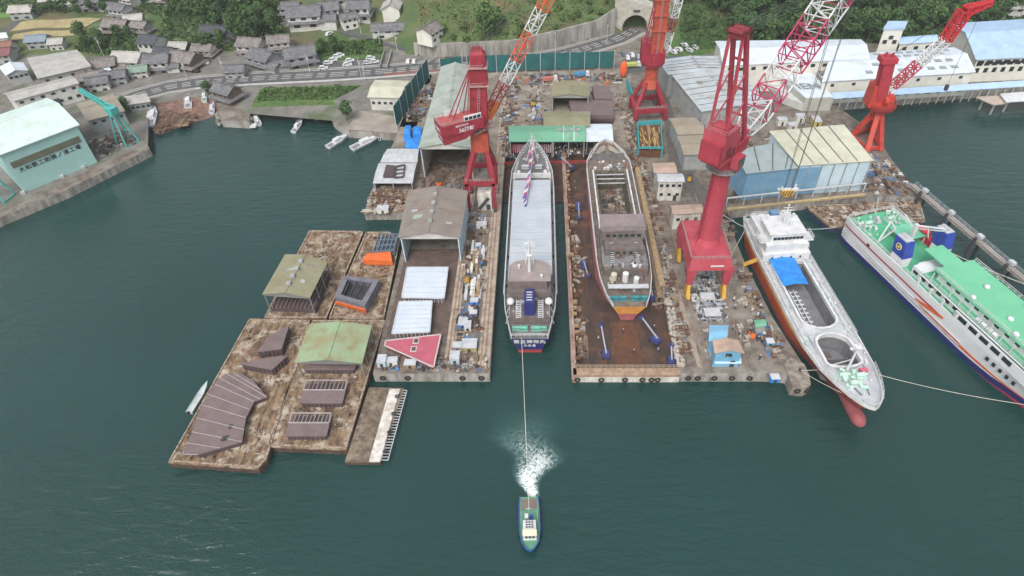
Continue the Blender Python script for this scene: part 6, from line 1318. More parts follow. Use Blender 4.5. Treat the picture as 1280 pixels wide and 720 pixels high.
hA = Vector((*g(600, 149, zh + 1), 0)); hB = Vector((*g(553, 161, zh + 1), 0)); hd = (hB - hA).normalized(); hn = Vector((-hd.y, hd.x, 0))
if hn.y > 0: hn = -hn          # hn points to the camera
def HP(a, b, z): p = hA + hd * a + hn * b; return (p.x, p.y, z)
Lh = (hB - hA).length + 1.2
BM(tc1, 'machinery_house', RED, lambda mb: mb.hexa([HP(0, -3.0, zh), HP(0, 3.0, zh), HP(Lh, 3.0, zh - .2), HP(Lh, -3.0, zh - .2)], [HP(0, -3.0, zh + 3.0), HP(0, 3.0, zh + 3.0), HP(Lh, 3.0, zh + 3.0), HP(Lh, -3.0, zh + 3.0)]))
BM(tc1, 'counterweight', RED, lambda mb: mb.hexa([HP(Lh * .45, -2.8, zh - 2.2), HP(Lh * .45, 2.8, zh - 2.2), HP(Lh - .5, 2.8, zh - 2.6), HP(Lh - .5, -2.8, zh - 2.6)], [HP(Lh * .12, -2.8, zh), HP(Lh * .12, 2.8, zh), HP(Lh - .3, 2.8, zh), HP(Lh - .3, -2.8, zh)]))
BM(tc1, 'house_roof', mat('house_roof_red', (.40, .10, .10), (.30, .07, .07), s=.6), lambda mb: mb.hexa([HP(.2, -2.8, zh + 3.0), HP(.2, 2.8, zh + 3.0), HP(Lh - .2, 2.8, zh + 3.0), HP(Lh - .2, -2.8, zh + 3.0)], [HP(.2, -2.8, zh + 3.12), HP(.2, 2.8, zh + 3.12), HP(Lh - .2, 2.8, zh + 3.12), HP(Lh - .2, -2.8, zh + 3.12)]))
BM(tc1, 'window_panel', WHITE, lambda mb: mb.hexa([HP(.6, 2.5, zh + 3.1), HP(.6, 2.9, zh + 3.1), HP(5.6, 2.9, zh + 3.1), HP(5.6, 2.5, zh + 3.1)], [HP(.6, 2.5, zh + 4.5), HP(.6, 2.9, zh + 4.5), HP(5.6, 2.9, zh + 4.5), HP(5.6, 2.5, zh + 4.5)]))
for k in range(4): winrow(tc1, HP(.9 + k * 1.2, 2.96, 0)[:2], HP(1.8 + k * 1.2, 2.96, 0)[:2], zh + 3.8, 1, .9, .8)
BM(tc1, 'white_board', WHITE, lambda mb: mb.beam(HP(5, -2.3, zh + 3.9), HP(9.5, -2.3, zh + 3.9), .2, 1.5))
text('56周年', tc1, HP(Lh * .42, 3.06, zh + .8), (-hd, Vector((0, 0, 1)), hn), 1.45, WHITE, bold=.04)
text('おかげさまで', tc1, HP(Lh * .52, 3.06, zh + 2.25), (-hd, Vector((0, 0, 1)), hn), .6, WHITE, bold=.03, sp=1.1)
text('安全第一', tc1, HP(Lh + .06, 0, zh + 1.2), (hn, Vector((0, 0, 1)), hd), 1.05, WHITE, bold=.03, sp=1.05)
text('整理整頓', tc1, HP(Lh - .3, 0, zh - 1.0), (hn, Vector((-hd.x * .1, -hd.y * .1, 1)), hd), .95, WHITE, bold=.03)
BM(tc1, 'stay', RED, lambda mb: [mb.beam((c1[0] - 1.2, c1[1] + s_, zt1 - 5), HP(a, b, zh + 3), .22) for s_, a, b in ((-1.2, 8.5, 1.6), (1.2, 8.5, -1.6), (-1.2, 4.2, 1.6), (1.2, 4.2, -1.6))])
BM(tc1, 'sheave_head', RED, lambda mb: [mb.tube((c1[0] + 1.2 + x, c1[1] - .15, zt1 + .5), (c1[0] + 1.2 + x + .3, c1[1] - .15, zt1 + .5), .8, 12) for x in (-1.2, -.4, .4, 1.2)])
az1 = math.atan2(.62, .78); b0p = Vector((*g(613, 138, zh), zh)); bt = onplane(706, -45, b0p, az1)
CW = [RED, WHITE, mat('boom_orange', (.62, .11, .05))]
def lenf(px, py, p0, p1, az): return (onplane(px, py, p0, az) - p0).length / (p1 - p0).length
L1 = [lenf(*p, b0p, bt, az1) for p in ((623, 101), (637, 74), (650, 43), (668, 10))]
def cf1(u): return 0 if u < L1[0] else 1 if u < L1[1] else 2 if u < L1[2] else 1 if u < L1[3] else 2
BM(tc1, 'boom', CW, lambda mb: mb.lattice(b0p, bt, 2.2, 2.7, 20, .15, 0, cf1))
BM(tc1, 'boom_foot', mat('boom_rust_orange', (.58, .22, .05), (.5, .08, .05), s=.8), lambda mb: mb.beam(b0p - Vector((1, 1, 2)), b0p.lerp(bt, .07), 2.4, 1.6))
BM(tc1, 'cable', DARK, lambda mb: [mb.tube((c1[0] + s_, c1[1], zt1), bt + Vector((s_, 0, 0)), .06, 4) for s_ in (-.6, .6)])
t = wt('crane_house', 'small white stair and electrical house standing between the legs of the lettered crane', 'equipment house', (c1[0] + .4, 160, LZ))
BM(t, 'body', DIRTYW, lambda mb: mb.box((c1[0] + .4, 160, LZ + 3), (4.2, 3.6, 6))); BM(t, 'stair', DARK, lambda mb: (mb.beam((c1[0] - 1.4, 158.1, LZ + .6), (c1[0] + 1.6, 158.1, LZ + 4.6), .3, .9), mb.b0(c1[0] + .8, c1[0] + 2, 158.1, 158.3, LZ + .2, LZ + 2.2)))
def ladder(t, a, b, w=.5, m=None):
    a, b = Vector(a), Vector(b); n_ = max(4, int((b - a).length / .8)); BM(t, 'ladder', m or MATS['rail_grey'], lambda mb: [mb.beam(a + Vector((s_, 0, 0)), b + Vector((s_, 0, 0)), .09) for s_ in (0, w)] + [mb.beam(a.lerp(b, k / n_), a.lerp(b, k / n_) + Vector((w, 0, 0)), .07) for k in range(n_)])
ladder(tc1, (c1[0] - .3, c1[1] - 2.1, zp1 + 1), (c1[0] + .9, c1[1] - 1.8, zt1 - 9)); ladder(tc1, (xs[1] + .7, ys[0] - .6, LZ), (xs[1] + .7, ys[0] - .6, zc1))
BM(tc1, 'house_railing', MATS['rail_grey'], lambda mb: mb.rail([HP(.4, -2.9, zh + 3), HP(Lh, -2.9, zh + 3), HP(Lh, 2.9, zh + 3), HP(6.2, 2.9, zh + 3)], 1, 1.2, .08)); BM(tc1, 'beam_railing', MATS['rail_grey'], lambda mb: mb.rail([(xs[0], ys[0] - .4, zc1 + .7), (xs[1], ys[0] - .4, zc1 + .7)], 1, 1.3, .08))
# --- crane 2 (middle back)
zb = LZ; F2 = [Vector((*g(794, 152), 0)), Vector((*g(830, 150), 0))]; u2 = (F2[1] - F2[0]).normalized(); v2 = Vector((-u2.y, u2.x, 0)); bk = [F2[0] + v2 * 10, F2[1] + v2 * 10]
cc = (F2[0] + F2[1] + bk[0] + bk[1]) / 4; c2 = (cc.x, cc.y); zc2 = zat(F2[0].x, F2[0].y, 139); zq0 = zat(*c2, 104); zq1 = zat(*c2, 80); 
tc2 = wt('portal_crane', 'orange red portal crane straddling a cyan timber bin at the back of the dry dock', 'crane', (*c2, LZ), None)
for i, p in enumerate(F2 + bk):
    q_ = Vector((*c2, 0)) + (p - cc).normalized() * 2.2
    BM(tc2, 'leg', RED, lambda mb: (mb.beam((p.x, p.y, LZ + .5), (p.x, p.y, zc2 + .6), 1.5, 1.5),)); BM(tc2, 'sloping_leg', RED, lambda mb: mb.beam((p.x, p.y, zc2), (q_.x, q_.y, zq0 + 1), 1.15, 1.15))
BM(tc2, 'portal_beam', RED, lambda mb: [mb.beam((a.x, a.y, zc2), (b.x, b.y, zc2), 1.3, 1.7) for a, b in ((F2[0], F2[1]), (F2[1], bk[1]), (bk[1], bk[0]), (bk[0], F2[0]))])
BM(tc2, 'pedestal', RUSTRED, lambda mb: (mb.tube((*c2, zq0 - 1), (*c2, zq0 + 2), 3.1, 12, 2.2), mb.tube((*c2, zq0 + 2), (*c2, zq1), 2.2, 12)))
BM(tc2, 'slewing_ring', RED, lambda mb: (mb.tube((*c2, zq1), (*c2, zq1 + .8), 3.6, 20), mb.rail([(c2[0] + 4 * math.cos(a), c2[1] + 4 * math.sin(a), zq1 + .6) for a in [k * math.pi / 5 for k in range(11)]], 1, 1.3, .1)))
BM(tc2, 'machinery_house', RED, lambda mb: (box4(mb, (c2[0] - 2.6, c2[1] + 1), zq1 + .8, zq1 + 8, 3.4, 5.0), box4(mb, (c2[0] + 1.4, c2[1]), zq1 + .8, zq1 + 4.5, 4.5, 4.5)))
ztw = min(74, zat(*c2, -25))
BM(tc2, 'tower', RUSTRED, lambda mb: (box4(mb, (c2[0] + .8, c2[1]), zq1 + 3, ztw, 3.8, 3.0, 4.6, 3.4), [mb.box((c2[0] + .8, c2[1], z), (5.2, 4.2, .4)) for z in (zq1 + 12, zq1 + 17, zq1 + 22)]))
BM(tc2, 'tower_stay', RED, lambda mb: [mb.beam((c2[0] - 3.4, c2[1] + s_, zq1 + 7), (c2[0] - 1, c2[1] + s_, ztw - 4), .35) for s_ in (-1.5, 1.5)])
p0 = Vector((*g(829, 64, zq1 + 3), zq1 + 3)); az2 = math.atan2(.35, .9); p1 = onplane(858, -45, p0, az2)
L2 = [lenf(*p, p0, p1, az2) for p in ((837, 42), (843, 24), (852, 0))]
BM(tc2, 'boom', [RED, WHITE], lambda mb: mb.lattice(p0, p1, 2.6, 2.8, 12, .2, 0, lambda u: 1 if (u < L2[0] or L2[1] < u < L2[2]) else 0))
ladder(tc2, (c2[0] + .4, c2[1] - 2.2, zq1 + 4), (c2[0] + .4, c2[1] - 2.2, ztw)); BM(tc2, 'beam_railing', MATS['rail_grey'], lambda mb: mb.rail([(F2[0].x, F2[0].y - .6, zc2 + .8), (F2[1].x, F2[1].y - .6, zc2 + .8)], 1, 1.3, .1))
# cyan timber bin under it
qq = [V2(p) for p in gq([(799, 184), (828, 184), (826, 150), (797, 152)], LZ + 4)]
t = wt('timber_bin', 'cyan painted open bin filled with yellow timber and pipes under the middle crane', 'storage bin', (*((qq[0] + qq[2]) / 2), LZ))
BM(t, 'side_wall', CYAN, lambda mb: [mb.beam((*a, LZ + 2), (*b, LZ + 2), .3, 4) for a, b in ((qq[3], qq[0]), (qq[1], qq[2]), (qq[2], qq[3]))] + [mb.beam((*qq[0], LZ + 3.8), (*qq[1], LZ + 3.8), .4, .6), mb.beam((*qq[1], LZ), (*qq[1], LZ + 4), .5)])
mb = MB(t); r8 = random.Random(8)
for k in range(70): u_, v_ = r8.random(), r8.uniform(.0, .55); a = qq[0].lerp(qq[1], .08 + .84 * u_).lerp(qq[3].lerp(qq[2], .08 + .84 * u_), v_); a2 = a + Vector((r8.uniform(-.5, .5), r8.uniform(4, 6.5))); z = LZ + r8.uniform(2.6, 3.9); mb.beam((*a, z), (*a2, z + r8.uniform(-.2, .2)), r8.uniform(.25, .5), None, r8.randrange(3))
mb.build('timber', [mat('timber_yellow', (.50, .34, .08), (.38, .25, .07)), WOOD, RUST]); BM(t, 'floor', RUST, lambda mb: mb.prism([tuple(p) for p in qq], LZ + .05, LZ + 2.4))
t = wt('side_screen_wall', 'cyan sheet screen leaning along the road behind the middle crane', 'screen', (*g(786, 118), LZ)); a, b = V2(g(790, 130)), V2(g(783, 108)); BM(t, 'panel', CYAN, lambda mb: mb.beam((*a, LZ + 2), (*b, LZ + 2), .3, 4))
# --- crane 3 (big pink red)
f3 = [(36.7, 120.5), (45.7, 120.5), (45.7, 135.0), (36.7, 135.0)]; c3 = (41.2, 127.5)
zb3 = zat(41.8, 120.5, 326); 
tc3 = wt('level_luffing_crane', 'huge pink red crane with round sloping column, tall frame and red and white lattice boom', 'crane', (*c3, LZ), None)
zl = zat(36.9, 120.5, 345); zk0 = zat(*c3, 300); zk1 = zat(*c3, 206)
zbt = zk0 + .8
for (x, y) in f3:
    BM(tc3, 'leg', PINK, lambda mb: box4(mb, (x, y), LZ + 4.0, zk0 - 2.9, 1.3, 1.3, 2.6, 2.2)); BM(tc3, 'bogie', YELL, lambda mb: (mb.hexa(*[[(x + a * .55, y + b * 1.9, LZ + .5) for a, b in ((-1, -1), (1, -1), (1, 1), (-1, 1))], [(x + a * .4, y + b * .5, LZ + 4.0) for a, b in ((-1, -1), (1, -1), (1, 1), (-1, 1))]]), [mb.tube((x - .4, y + d, LZ + .5), (x + .4, y + d, LZ + .5), .42, 10) for d in (-1.9, -.8, .8, 1.9)]))
BM(tc3, 'portal', PINK, lambda mb: (mb.hexa([(35.5, 119.2, zk0 - 3.0), (46.3, 119.2, zk0 - 3.0), (46.3, 136.4, zk0 - 3.0), (35.5, 136.4, zk0 - 3.0)], [(36.0, 119.8, zk0), (45.8, 119.8, zk0), (45.8, 135.8, zk0), (36.0, 135.8, zk0)]),))
BM(tc3, 'name_strip', WHITE, lambda mb: mb.box((42.5, 119.4, zk0 - 1.7), (3.2, .12, .4)))
BM(tc3, 'column', PINK, lambda mb: (mb.tube((*c3, zk0), (*c3, zk0 + 1.6), 3.3, 28, 2.6), mb.tube((*c3, zk0 + 1.6), (*c3, zk1), 2.6, 28, 2.05)))
BM(tc3, 'column_band', mat('band_dark_pink', (.33, .04, .06)), lambda mb: [mb.tube((*c3, zk0 + (zk1 - zk0) * k / 5), (*c3, zk0 + (zk1 - zk0) * k / 5 + .18), 2.64 - .115 * k, 28) for k in (1, 2, 3, 4)])
BM(tc3, 'ladder', mat('ladder_red', (.30, .03, .05)), lambda mb: [mb.beam((c3[0] - 2.9 + d_, c3[1] - 1.2, zk0), (c3[0] - 2.4 + d_, c3[1] - 1.2, zk1), .1) for d_ in (0, .5)] + [mb.beam((c3[0] - 2.9 + .5 * k_ / 40, c3[1] - 1.2, zk0 + (zk1 - zk0) * k_ / 40), (c3[0] - 2.4 + .5 * k_ / 40, c3[1] - 1.2, zk0 + (zk1 - zk0) * k_ / 40), .08) for k_ in range(40)])
BM(tc3, 'gallery', mat('gallery_grey', (.26, .24, .24)), lambda mb: (mb.tube((*c3, zk1 - .6), (*c3, zk1 - .3), 3.9, 12), mb.rail([(c3[0] + 3.8 * math.cos(k * math.pi / 6), c3[1] + 3.8 * math.sin(k * math.pi / 6), zk1 - .3) for k in range(13)], 1.1, 1.2, .09)))
BM(tc3, 'slewing_ring', PINK, lambda mb: (mb.tube((*c3, zk1 - .3), (*c3, zk1 + 2.5), 2.4, 24), mb.tube((*c3, zk1 + 2.5), (*c3, zk1 + 3.1), 3.1, 24)))
az3 = R(47); D3 = Vector((math.cos(az3), math.sin(az3), 0)); N3 = Vector((-D3.y, D3.x, 0)); zm = zk1 + 3.1; C3 = Vector((*c3, 0))
def K(a, b, z): p = C3 + D3 * a + N3 * b; return (p.x, p.y, z)
def kb(mb, a0, a1, b0, b1, z0, z1): mb.hexa([K(a0, b0, z0), K(a1, b0, z0), K(a1, b1, z0), K(a0, b1, z0)], [K(a0, b0, z1), K(a1, b0, z1), K(a1, b1, z1), K(a0, b1, z1)])
BM(tc3, 'turntable', PINK, lambda mb: kb(mb, -6.6, 4.6, -2.5, 2.5, zm, zm + 1.2)); BM(tc3, 'machinery_house', PINK, lambda mb: (kb(mb, -7.0, -1.2, -2.7, 2.7, zm + 2.2, zm + 8.0), kb(mb, -6, -2, -1.4, 1.4, zm + 1.2, zm + 2.2), kb(mb, -5.5, -2.5, -1.7, 1.7, zm + 8, zm + 8.8)))
BM(tc3, 'house_railing', mat('rail_pink', (.45, .2, .22)), lambda mb: mb.rail([K(-7, -2.7, zm + 8), K(-1.2, -2.7, zm + 8), K(-1.2, 2.7, zm + 8), K(-7, 2.7, zm + 8), K(-7, -2.7, zm + 8)], 1.1, 1.2, .09)); BM(tc3, 'house_louvre', mat('louvre_dark', (.16, .03, .04)), lambda mb: (kb(mb, -5.6, -3.6, -2.78, -2.7, zm + 2.4, zm + 4.4), kb(mb, -3, -1.8, -2.78, -2.7, zm + 1.4, zm + 3.6)))
BM(tc3, 'counterweight', mat('counterweight_dark', (.34, .04, .06)), lambda mb: kb(mb, -7.9, -7.0, -2.5, 2.5, zm + 1.2, zm + 6)); BM(tc3, 'operator_cabin', PINK, lambda mb: kb(mb, -2.0, 1.0, -4.3, -2.5, zm - 2.0, zm + .8)); BM(tc3, 'cabin_window', GLASS, lambda mb: (kb(mb, 1.0, 1.08, -4.1, -2.7, zm - 1.2, zm + .6), kb(mb, -1.7, .7, -4.38, -4.3, zm - 1.2, zm + .5)))
BM(tc3, 'winch_gear', mat('gear_red', (.38, .03, .05), (.25, .03, .04), s=1), lambda mb: [mb.tube(K(a, -1.6, zm + 2.0), K(a, 1.6, zm + 2.0), .8, 12) for a in (.4, 2.6)] + [kb(mb, -1.2, 4.4, b, b + .4, zm + 1.2, zm + 3.2) for b in (-2.6, 2.2)])
za3 = zat(c3[0], c3[1], 50); ap = onplane(923, 44, K(-1, 0, 0), az3); zap = ap.z
apx = (Vector((ap.x, ap.y, 0)) - C3).dot(D3)
BM(tc3, 'frame_leg', PINK, lambda mb: [mb.beam(K(a, b, zm + 1.2), K(apx + (.7 if a > 0 else -.7), b * .62, zap), w, w) for a, b, w in ((3.4, 2.2, .8), (3.4, -2.2, .8), (-5.8, 2.2, .55), (-5.8, -2.2, .55))])
BM(tc3, 'frame_brace', PINK, lambda mb: [mb.beam(K(3.6 + (apx - 3) * u_, -2.2 * (1 - .38 * u_), zm + 1.2 + (zap - zm - 1.2) * u_), K(3.6 + (apx - 3) * u_, 2.2 * (1 - .38 * u_), zm + 1.2 + (zap - zm - 1.2) * u_), .4) for u_ in (.3, .55, .8)] + [mb.beam(K(3.6 + (apx - 3) * u_, s_ * 2.2 * (1 - .38 * u_), zm + 1.2 + (zap - zm - 1.2) * u_), K(-5.8 + (apx + 5.2) * (u_ - .15), s_ * 2.2 * (1 - .38 * u_), zm + 1.2 + (zap - zm - 1.2) * (u_ - .15)), .28) for u_ in (.45, .7) for s_ in (-1, 1)])
BM(tc3, 'frame_head', mat('head_dark_red', (.20, .03, .04)), lambda mb: (kb(mb, apx - 1.2, apx + 1.2, -1.6, 1.6, zap - .3, zap + .4), [mb.tube(K(apx + a, -1.5, zap + .9), K(apx + a, 1.5, zap + .9), .6, 10) for a in (-.9, .9)], mb.rail([K(apx - 1.5, -2, zap + .4), K(apx + 1.5, -2, zap + .4), K(apx + 1.5, 2, zap + .4), K(apx - 1.5, 2, zap + .4)], 1.0, 1, .07)))
q0 = Vector(K(4.6, 0, zm + 1.5)); q1 = onplane(1062, -30, q0, az3)
azb = az3
def frac(px, py): return (onplane(px, py, q0, az3) - q0).length / (q1 - q0).length
Lb = [frac(*p) for p in ((930, 165), (945, 135), (965, 100), (985, 70), (1012, 28), (1045, -10))]
MAG = mat('boom_magenta', (.45, .05, .13))
def cf3(u): 
    k = sum(u > l for l in Lb); return [0, 1, 0, 1, 0, 1, 0][k]
BM(tc3, 'boom', [MAG, WHITE], lambda mb: (mb.lattice(q0, q0.lerp(q1, .16), 2.0, 5.0, 3, .2, 0, cf3), mb.lattice(q0.lerp(q1, .16), q1, 5.0, 6.0, 14, .19, 0, lambda u: cf3(.16 + .84 * u))))
BM(tc3, 'pendant', DARK, lambda mb: [mb.tube(K(apx, s_, zap + .8), tuple(q1 + N3 * s_ * 1.2), .07, 4) for s_ in (-1.4, -.5, .5, 1.4)])
hk = Vector((q1.x, q1.y, 0)); zhk = 15
hkx, hky = g(984, 240, zhk); tip = Vector((hkx, hky, 0)); zt3 = zat(hkx, hky, -25)
BM(tc3, 'hoist_rope', DARK, lambda mb: [mb.tube((hkx + a, hky + b, zhk + 1), (hkx + a * 1.6, hky + b * 1.6, zt3), .07, 4) for a, b in ((-1.1, 0), (-.7, .3), (1.1, 0), (.8, -.3))])
BM(tc3, 'hook_block', YELL, lambda mb: (mb.box((hkx, hky, zhk), (3.4, 1.2, 1.5)), mb.box((hkx, hky, zhk - 1), (1.2, .8, .8))))
BM(tc3, 'hazard_stripe', BLACK, lambda mb: [mb.beam((hkx - 1.5 + k * .75, hky - .64, zhk - .7), (hkx - 1.0 + k * .75, hky - .64, zhk + .7), .05, .25) for k in range(4)])
BM(tc3, 'hook_beam', WHITE, lambda mb: (mb.beam((hkx - 2.8, hky, zhk + 1), (hkx + 2.8, hky, zhk + 1), .5, .5), mb.beam((hkx - 2, hky - .5, zhk + 1), (hkx - 2, hky - .5, zhk + 2.2), .4), mb.beam((hkx + 2, hky + .5, zhk + 1), (hkx + 2, hky + .5, zhk + 2.2), .4)))
# --- crane 4 (far right, orange red)
g4 = [Vector((*g(1062, 172), 0)), Vector((*g(1083, 190), 0)), Vector((*g(1100, 188), 0))]
c4 = ((g4[0].x + g4[2].x) / 2 + 1.5, (g4[0].y + g4[2].y) / 2 + 2); g4.append(Vector((c4[0] * 2 - g4[1].x, c4[1] * 2 - g4[1].y, 0)))
zr = zat(*c4, 134); zo = zat(*c4, 152)
tc4 = wt('jib_crane', 'bright orange red crane on splayed legs at the water edge on the right', 'crane', (*c4, LZ), None)
for p in g4: BM(tc4, 'leg', ORED, lambda mb: mb.beam((p.x, p.y, LZ), (c4[0] + (p.x - c4[0]) * .16, c4[1] + (p.y - c4[1]) * .16, zr - 1), 1.5, 1.5))
def l4(p, u): return (c4[0] + (p.x - c4[0]) * (1 - .84 * u), c4[1] + (p.y - c4[1]) * (1 - .84 * u), LZ + (zr - 1 - LZ) * u)
BM(tc4, 'leg_tie', ORED, lambda mb: [mb.beam(l4(a, .08), l4(b, .08), .9) for a, b in ((g4[0], g4[1]), (g4[1], g4[2]), (g4[2], g4[3]), (g4[3], g4[0]))])
BM(tc4, 'pedestal', ORED, lambda mb: mb.tube((*c4, zr - 4), (*c4, zr), 1.9, 14)); BM(tc4, 'slewing_ring', mat('ring_dark_red', (.30, .04, .04)), lambda mb: (mb.tube((*c4, zr), (*c4, zr + 1), 4.3, 20, 4.6), mb.rail([(c4[0] + 4.5 * math.cos(k * math.pi / 6), c4[1] + 4.5 * math.sin(k * math.pi / 6), zr + 1) for k in range(13)], 1, 1.5, .1)))
BM(tc4, 'machinery_house', ORED, lambda mb: (box4(mb, (c4[0] - 2.6, c4[1] + .5), zr + 1, zr + 8, 4.5, 5, 4.2, 4.6), mb.tube((c4[0] - .8, c4[1] - 2.4, zr + 3.4), (c4[0] + .4, c4[1] - 2.4, zr + 3.4), 1.2, 12), box4(mb, (c4[0] + 1, c4[1]), zr + 1, zr + 4.5, 3.5, 4)))
tb_ = Vector((*g(1098, 124, zr + 3), zr + 3)); tt = onplane(1110, 74, tb_, R(20))
BM(tc4, 'tower', mat('tower_dark_pink', (.40, .04, .06), (.32, .035, .05), s=.5), lambda mb: (mb.beam(tb_, tt, 3.4, 3.0), mb.box(tuple(tt), (4.6, 4.0, 1.6)), mb.tube(tt + Vector((-1, 0, .6)), tt + Vector((-1, 0, 2.2)), .35, 6), mb.tube(tt + Vector((1, 0, .6)), tt + Vector((1, 0, 2.0)), .35, 6), [mb.tube(tb_ + Vector((s_ * 2.1, -.6, 0)), tt + Vector((s_ * 2.1, -.6, 0)), .2, 5) for s_ in (-1, 1)]))
j0 = Vector((*g(1095, 126, zr + 2), zr + 2)); j1 = onplane(1182, 50, j0, R(12)); j2 = onplane(1206, 14, j0, R(12)); j3 = onplane(1240, 3, j0, R(12))
def cf4(u): return 1 if u < .22 else 0 if u < .62 else 1
BM(tc4, 'boom', [mat('boom_pinkred', (.45, .06, .09)), WHITE], lambda mb: mb.lattice(j0, j1, 2.0, 2.4, 16, .22, 0, cf4)); BM(tc4, 'jib', mat('jib_red', (.50, .03, .04)), lambda mb: (mb.lattice(j1, j2, 2.4, 2.8, 7, .3, 0), mb.lattice(j2, j3, 2.4, .9, 6, .35, 0)))
BM(tc4, 'tie_bar', DARK, lambda mb: mb.tube(tt + Vector((0, 0, .8)), j2, .09, 5)); BM(tc4, 'hoist_rope', DARK, lambda mb: mb.tube(tuple(j3 - Vector((2, 0, 0))), (j3.x - 2, j3.y, LZ + 16), .07, 4)); BM(tc4, 'hook_block', DARK, lambda mb: mb.box((j3.x - 2, j3.y, LZ + 15.5), (.9, .9, 1.8)))
BM(tc3, 'portal_railing', MATS['rail_grey'], lambda mb: mb.rail([(36, 119.9, zk0), (45.8, 119.9, zk0), (45.8, 135.8, zk0), (36, 135.8, zk0), (36, 119.9, zk0)], 1.1, 1.3, .08)); BM(tc3, 'plate_seam', MATS['band_dark_pink'], lambda mb: [mb.beam((x, 119.5, zk0 - 2.9), (x, 119.8, zk0 - .1), .12, .1) for x in (38.4, 40.8, 43.4)]); ladder(tc3, (46.6, 120.2, LZ), (46.4, 120.2, zk0))
# --- cyan gantry cranes by the green hall
def gantry(label, px, h, L_, az, s=1.0):
    p = g(*px); t = thing('yard_crane', label, 'crane', (*p, LZ), R(az)); T = mat('crane_teal', (.06, .40, .37), (.08, .32, .30), s=.5)
    for sx in (-1, 1):
        for sy in (-1, 1): part(t, 'leg', T, lambda mb: mb.beam((sx * 3, sy * 2.6, 0), (sx * .9, sy * .9, h), .45, .45))
    part(t, 'brace', T, lambda mb: [mb.beam((sx * 3 * .62, -2.6 * .7, h * .38), (-sx * 3 * .62, -2.6 * .7, h * .38), .25) for sx in (1,)] + [mb.beam((sx * 3, -2.6, .2), (sx * 3, 2.6, .2), .4) for sx in (-1, 1)])
    part(t, 'turntable', T, lambda mb: (mb.tube((0, 0, h), (0, 0, h + .8), 1.7, 14), mb.b0(-2.2, 2, -1.4, 1.4, h + .8, h + 3.2)))
    part(t, 'boom', T, lambda mb: mb.lattice((0, 0, h + 2.5), (L_, 0, h + 6), 1.3, .9, 8, .22)); return t
gantry('teal slewing crane on four legs between the green hall and the beach', (160, 178), 11, 16, 150)
gantry('teal slewing crane at the left edge in front of the green hall wall', (2, 248), 11, 12, 175)
# ================================================================ JETTY
t = wt('pipe_jetty', 'long narrow elevated walkway on dark piles running out from the quay corner', 'jetty', (*g(1150, 240, 5), 0)); a, b = Vector((*g(1140, 232, 5), 5)), Vector((*g(1330, 392, 5), 5)); d = (b - a).normalized(); n_j = Vector((-d.y, d.x, 0))
BM(t, 'walkway', mat('walkway_tan', (.36, .31, .28), (.26, .22, .20), s=.8), lambda mb: mb.beam(a, b, 2.0, .5)); BM(t, 'pipe', mat('pipe_pale', (.42, .38, .35)), lambda mb: [mb.tube(a + n_j * s_ + Vector((0, 0, .5)), b + n_j * s_ + Vector((0, 0, .5)), .16, 6) for s_ in (-.7, -.2, .4)])
BM(t, 'railing', LGREY, lambda mb: [mb.rail([tuple(a + n_j * s_ + Vector((0, 0, .25))), tuple(b + n_j * s_ + Vector((0, 0, .25)))], 1.0, 2.0, .07) for s_ in (-1, 1)])
Lj = (b - a).length
for k in range(5):
    p = a + d * (5 + k * Lj / 5)
    for s_ in (-1.3, 1.3): q_ = p + n_j * s_; BM(t, 'pile', DARK, lambda mb: mb.tube((q_.x, q_.y, -2), (q_.x, q_.y, 6.4), .45, 10))
    BM(t, 'pile_cap', LGREY, lambda mb: mb.box(tuple(p + Vector((0, 0, 1.6))), (1.6, 1.2, .9), math.atan2(d.y, d.x)))
# ================================================================ VEGETATION
def treeproto(name, hgt_, rad, cols, n, seed, trunk=.25, low=.2, label='', cat='tree'):
    r = random.Random(seed); t = thing(name, label, cat); mb = MB(); mb.tube((0, 0, -1), (0, 0, hgt_ * .6), trunk, 6, trunk * .5)
    bl = []
    for k in range(9):
        a = r.uniform(0, 6.28); q = r.uniform(.15, .75) * rad; z = hgt_ * r.uniform(low + .1, .95); q *= 1.15 - .7 * (z / hgt_ - .3) if z > hgt_ * .5 else 1; bl.append((q * math.cos(a), q * math.sin(a), z, rad * r.uniform(.32, .58)))
        mb.tube((0, 0, hgt_ * .3), bl[-1][:3], trunk * .4, 4, .04)
    mb.build('trunk', mat('bark', (.09, .07, .05), (.06, .05, .04)), t)
    bl.append((0, 0, hgt_ * .62, rad * .7)); mb = MB()
    for k in range(n):
        b = r.choice(bl); v = Vector((r.gauss(0, 1), r.gauss(0, 1), r.gauss(0, 1))).normalized() * b[3] * r.uniform(.45, 1.08) ; c = Vector(b[:3]) + Vector((v.x, v.y, v.z * .85)); s = r.uniform(.28, .62) * (rad / 4) ** .5
        nrm = (v.normalized() + Vector((r.uniform(-.6, .6), r.uniform(-.6, .6), r.uniform(-.2, .8)))).normalized(); a = nrm.cross(Vector((r.random(), r.random(), r.random()))).normalized(); bb = nrm.cross(a)
        mb.add([c - a * s, c + bb * s * .8, c + a * s, c - bb * s * .8 + nrm * s * .3], [(0, 1, 2, 3)], r.choices(range(len(cols)), [3, 3, 2][:len(cols)])[0])
    mb.build('crown', cols, t); return t
LF = [mat('leaf_dark', (.035, .075, .026), (.028, .06, .024), rough=.9), mat('leaf_mid', (.055, .115, .034), (.045, .09, .03), rough=.9), mat('leaf_light', (.09, .16, .045), (.075, .13, .038), rough=.9), mat('leaf_yellow', (.12, .15, .05), rough=.9)]
UP = (0, 0, -500)
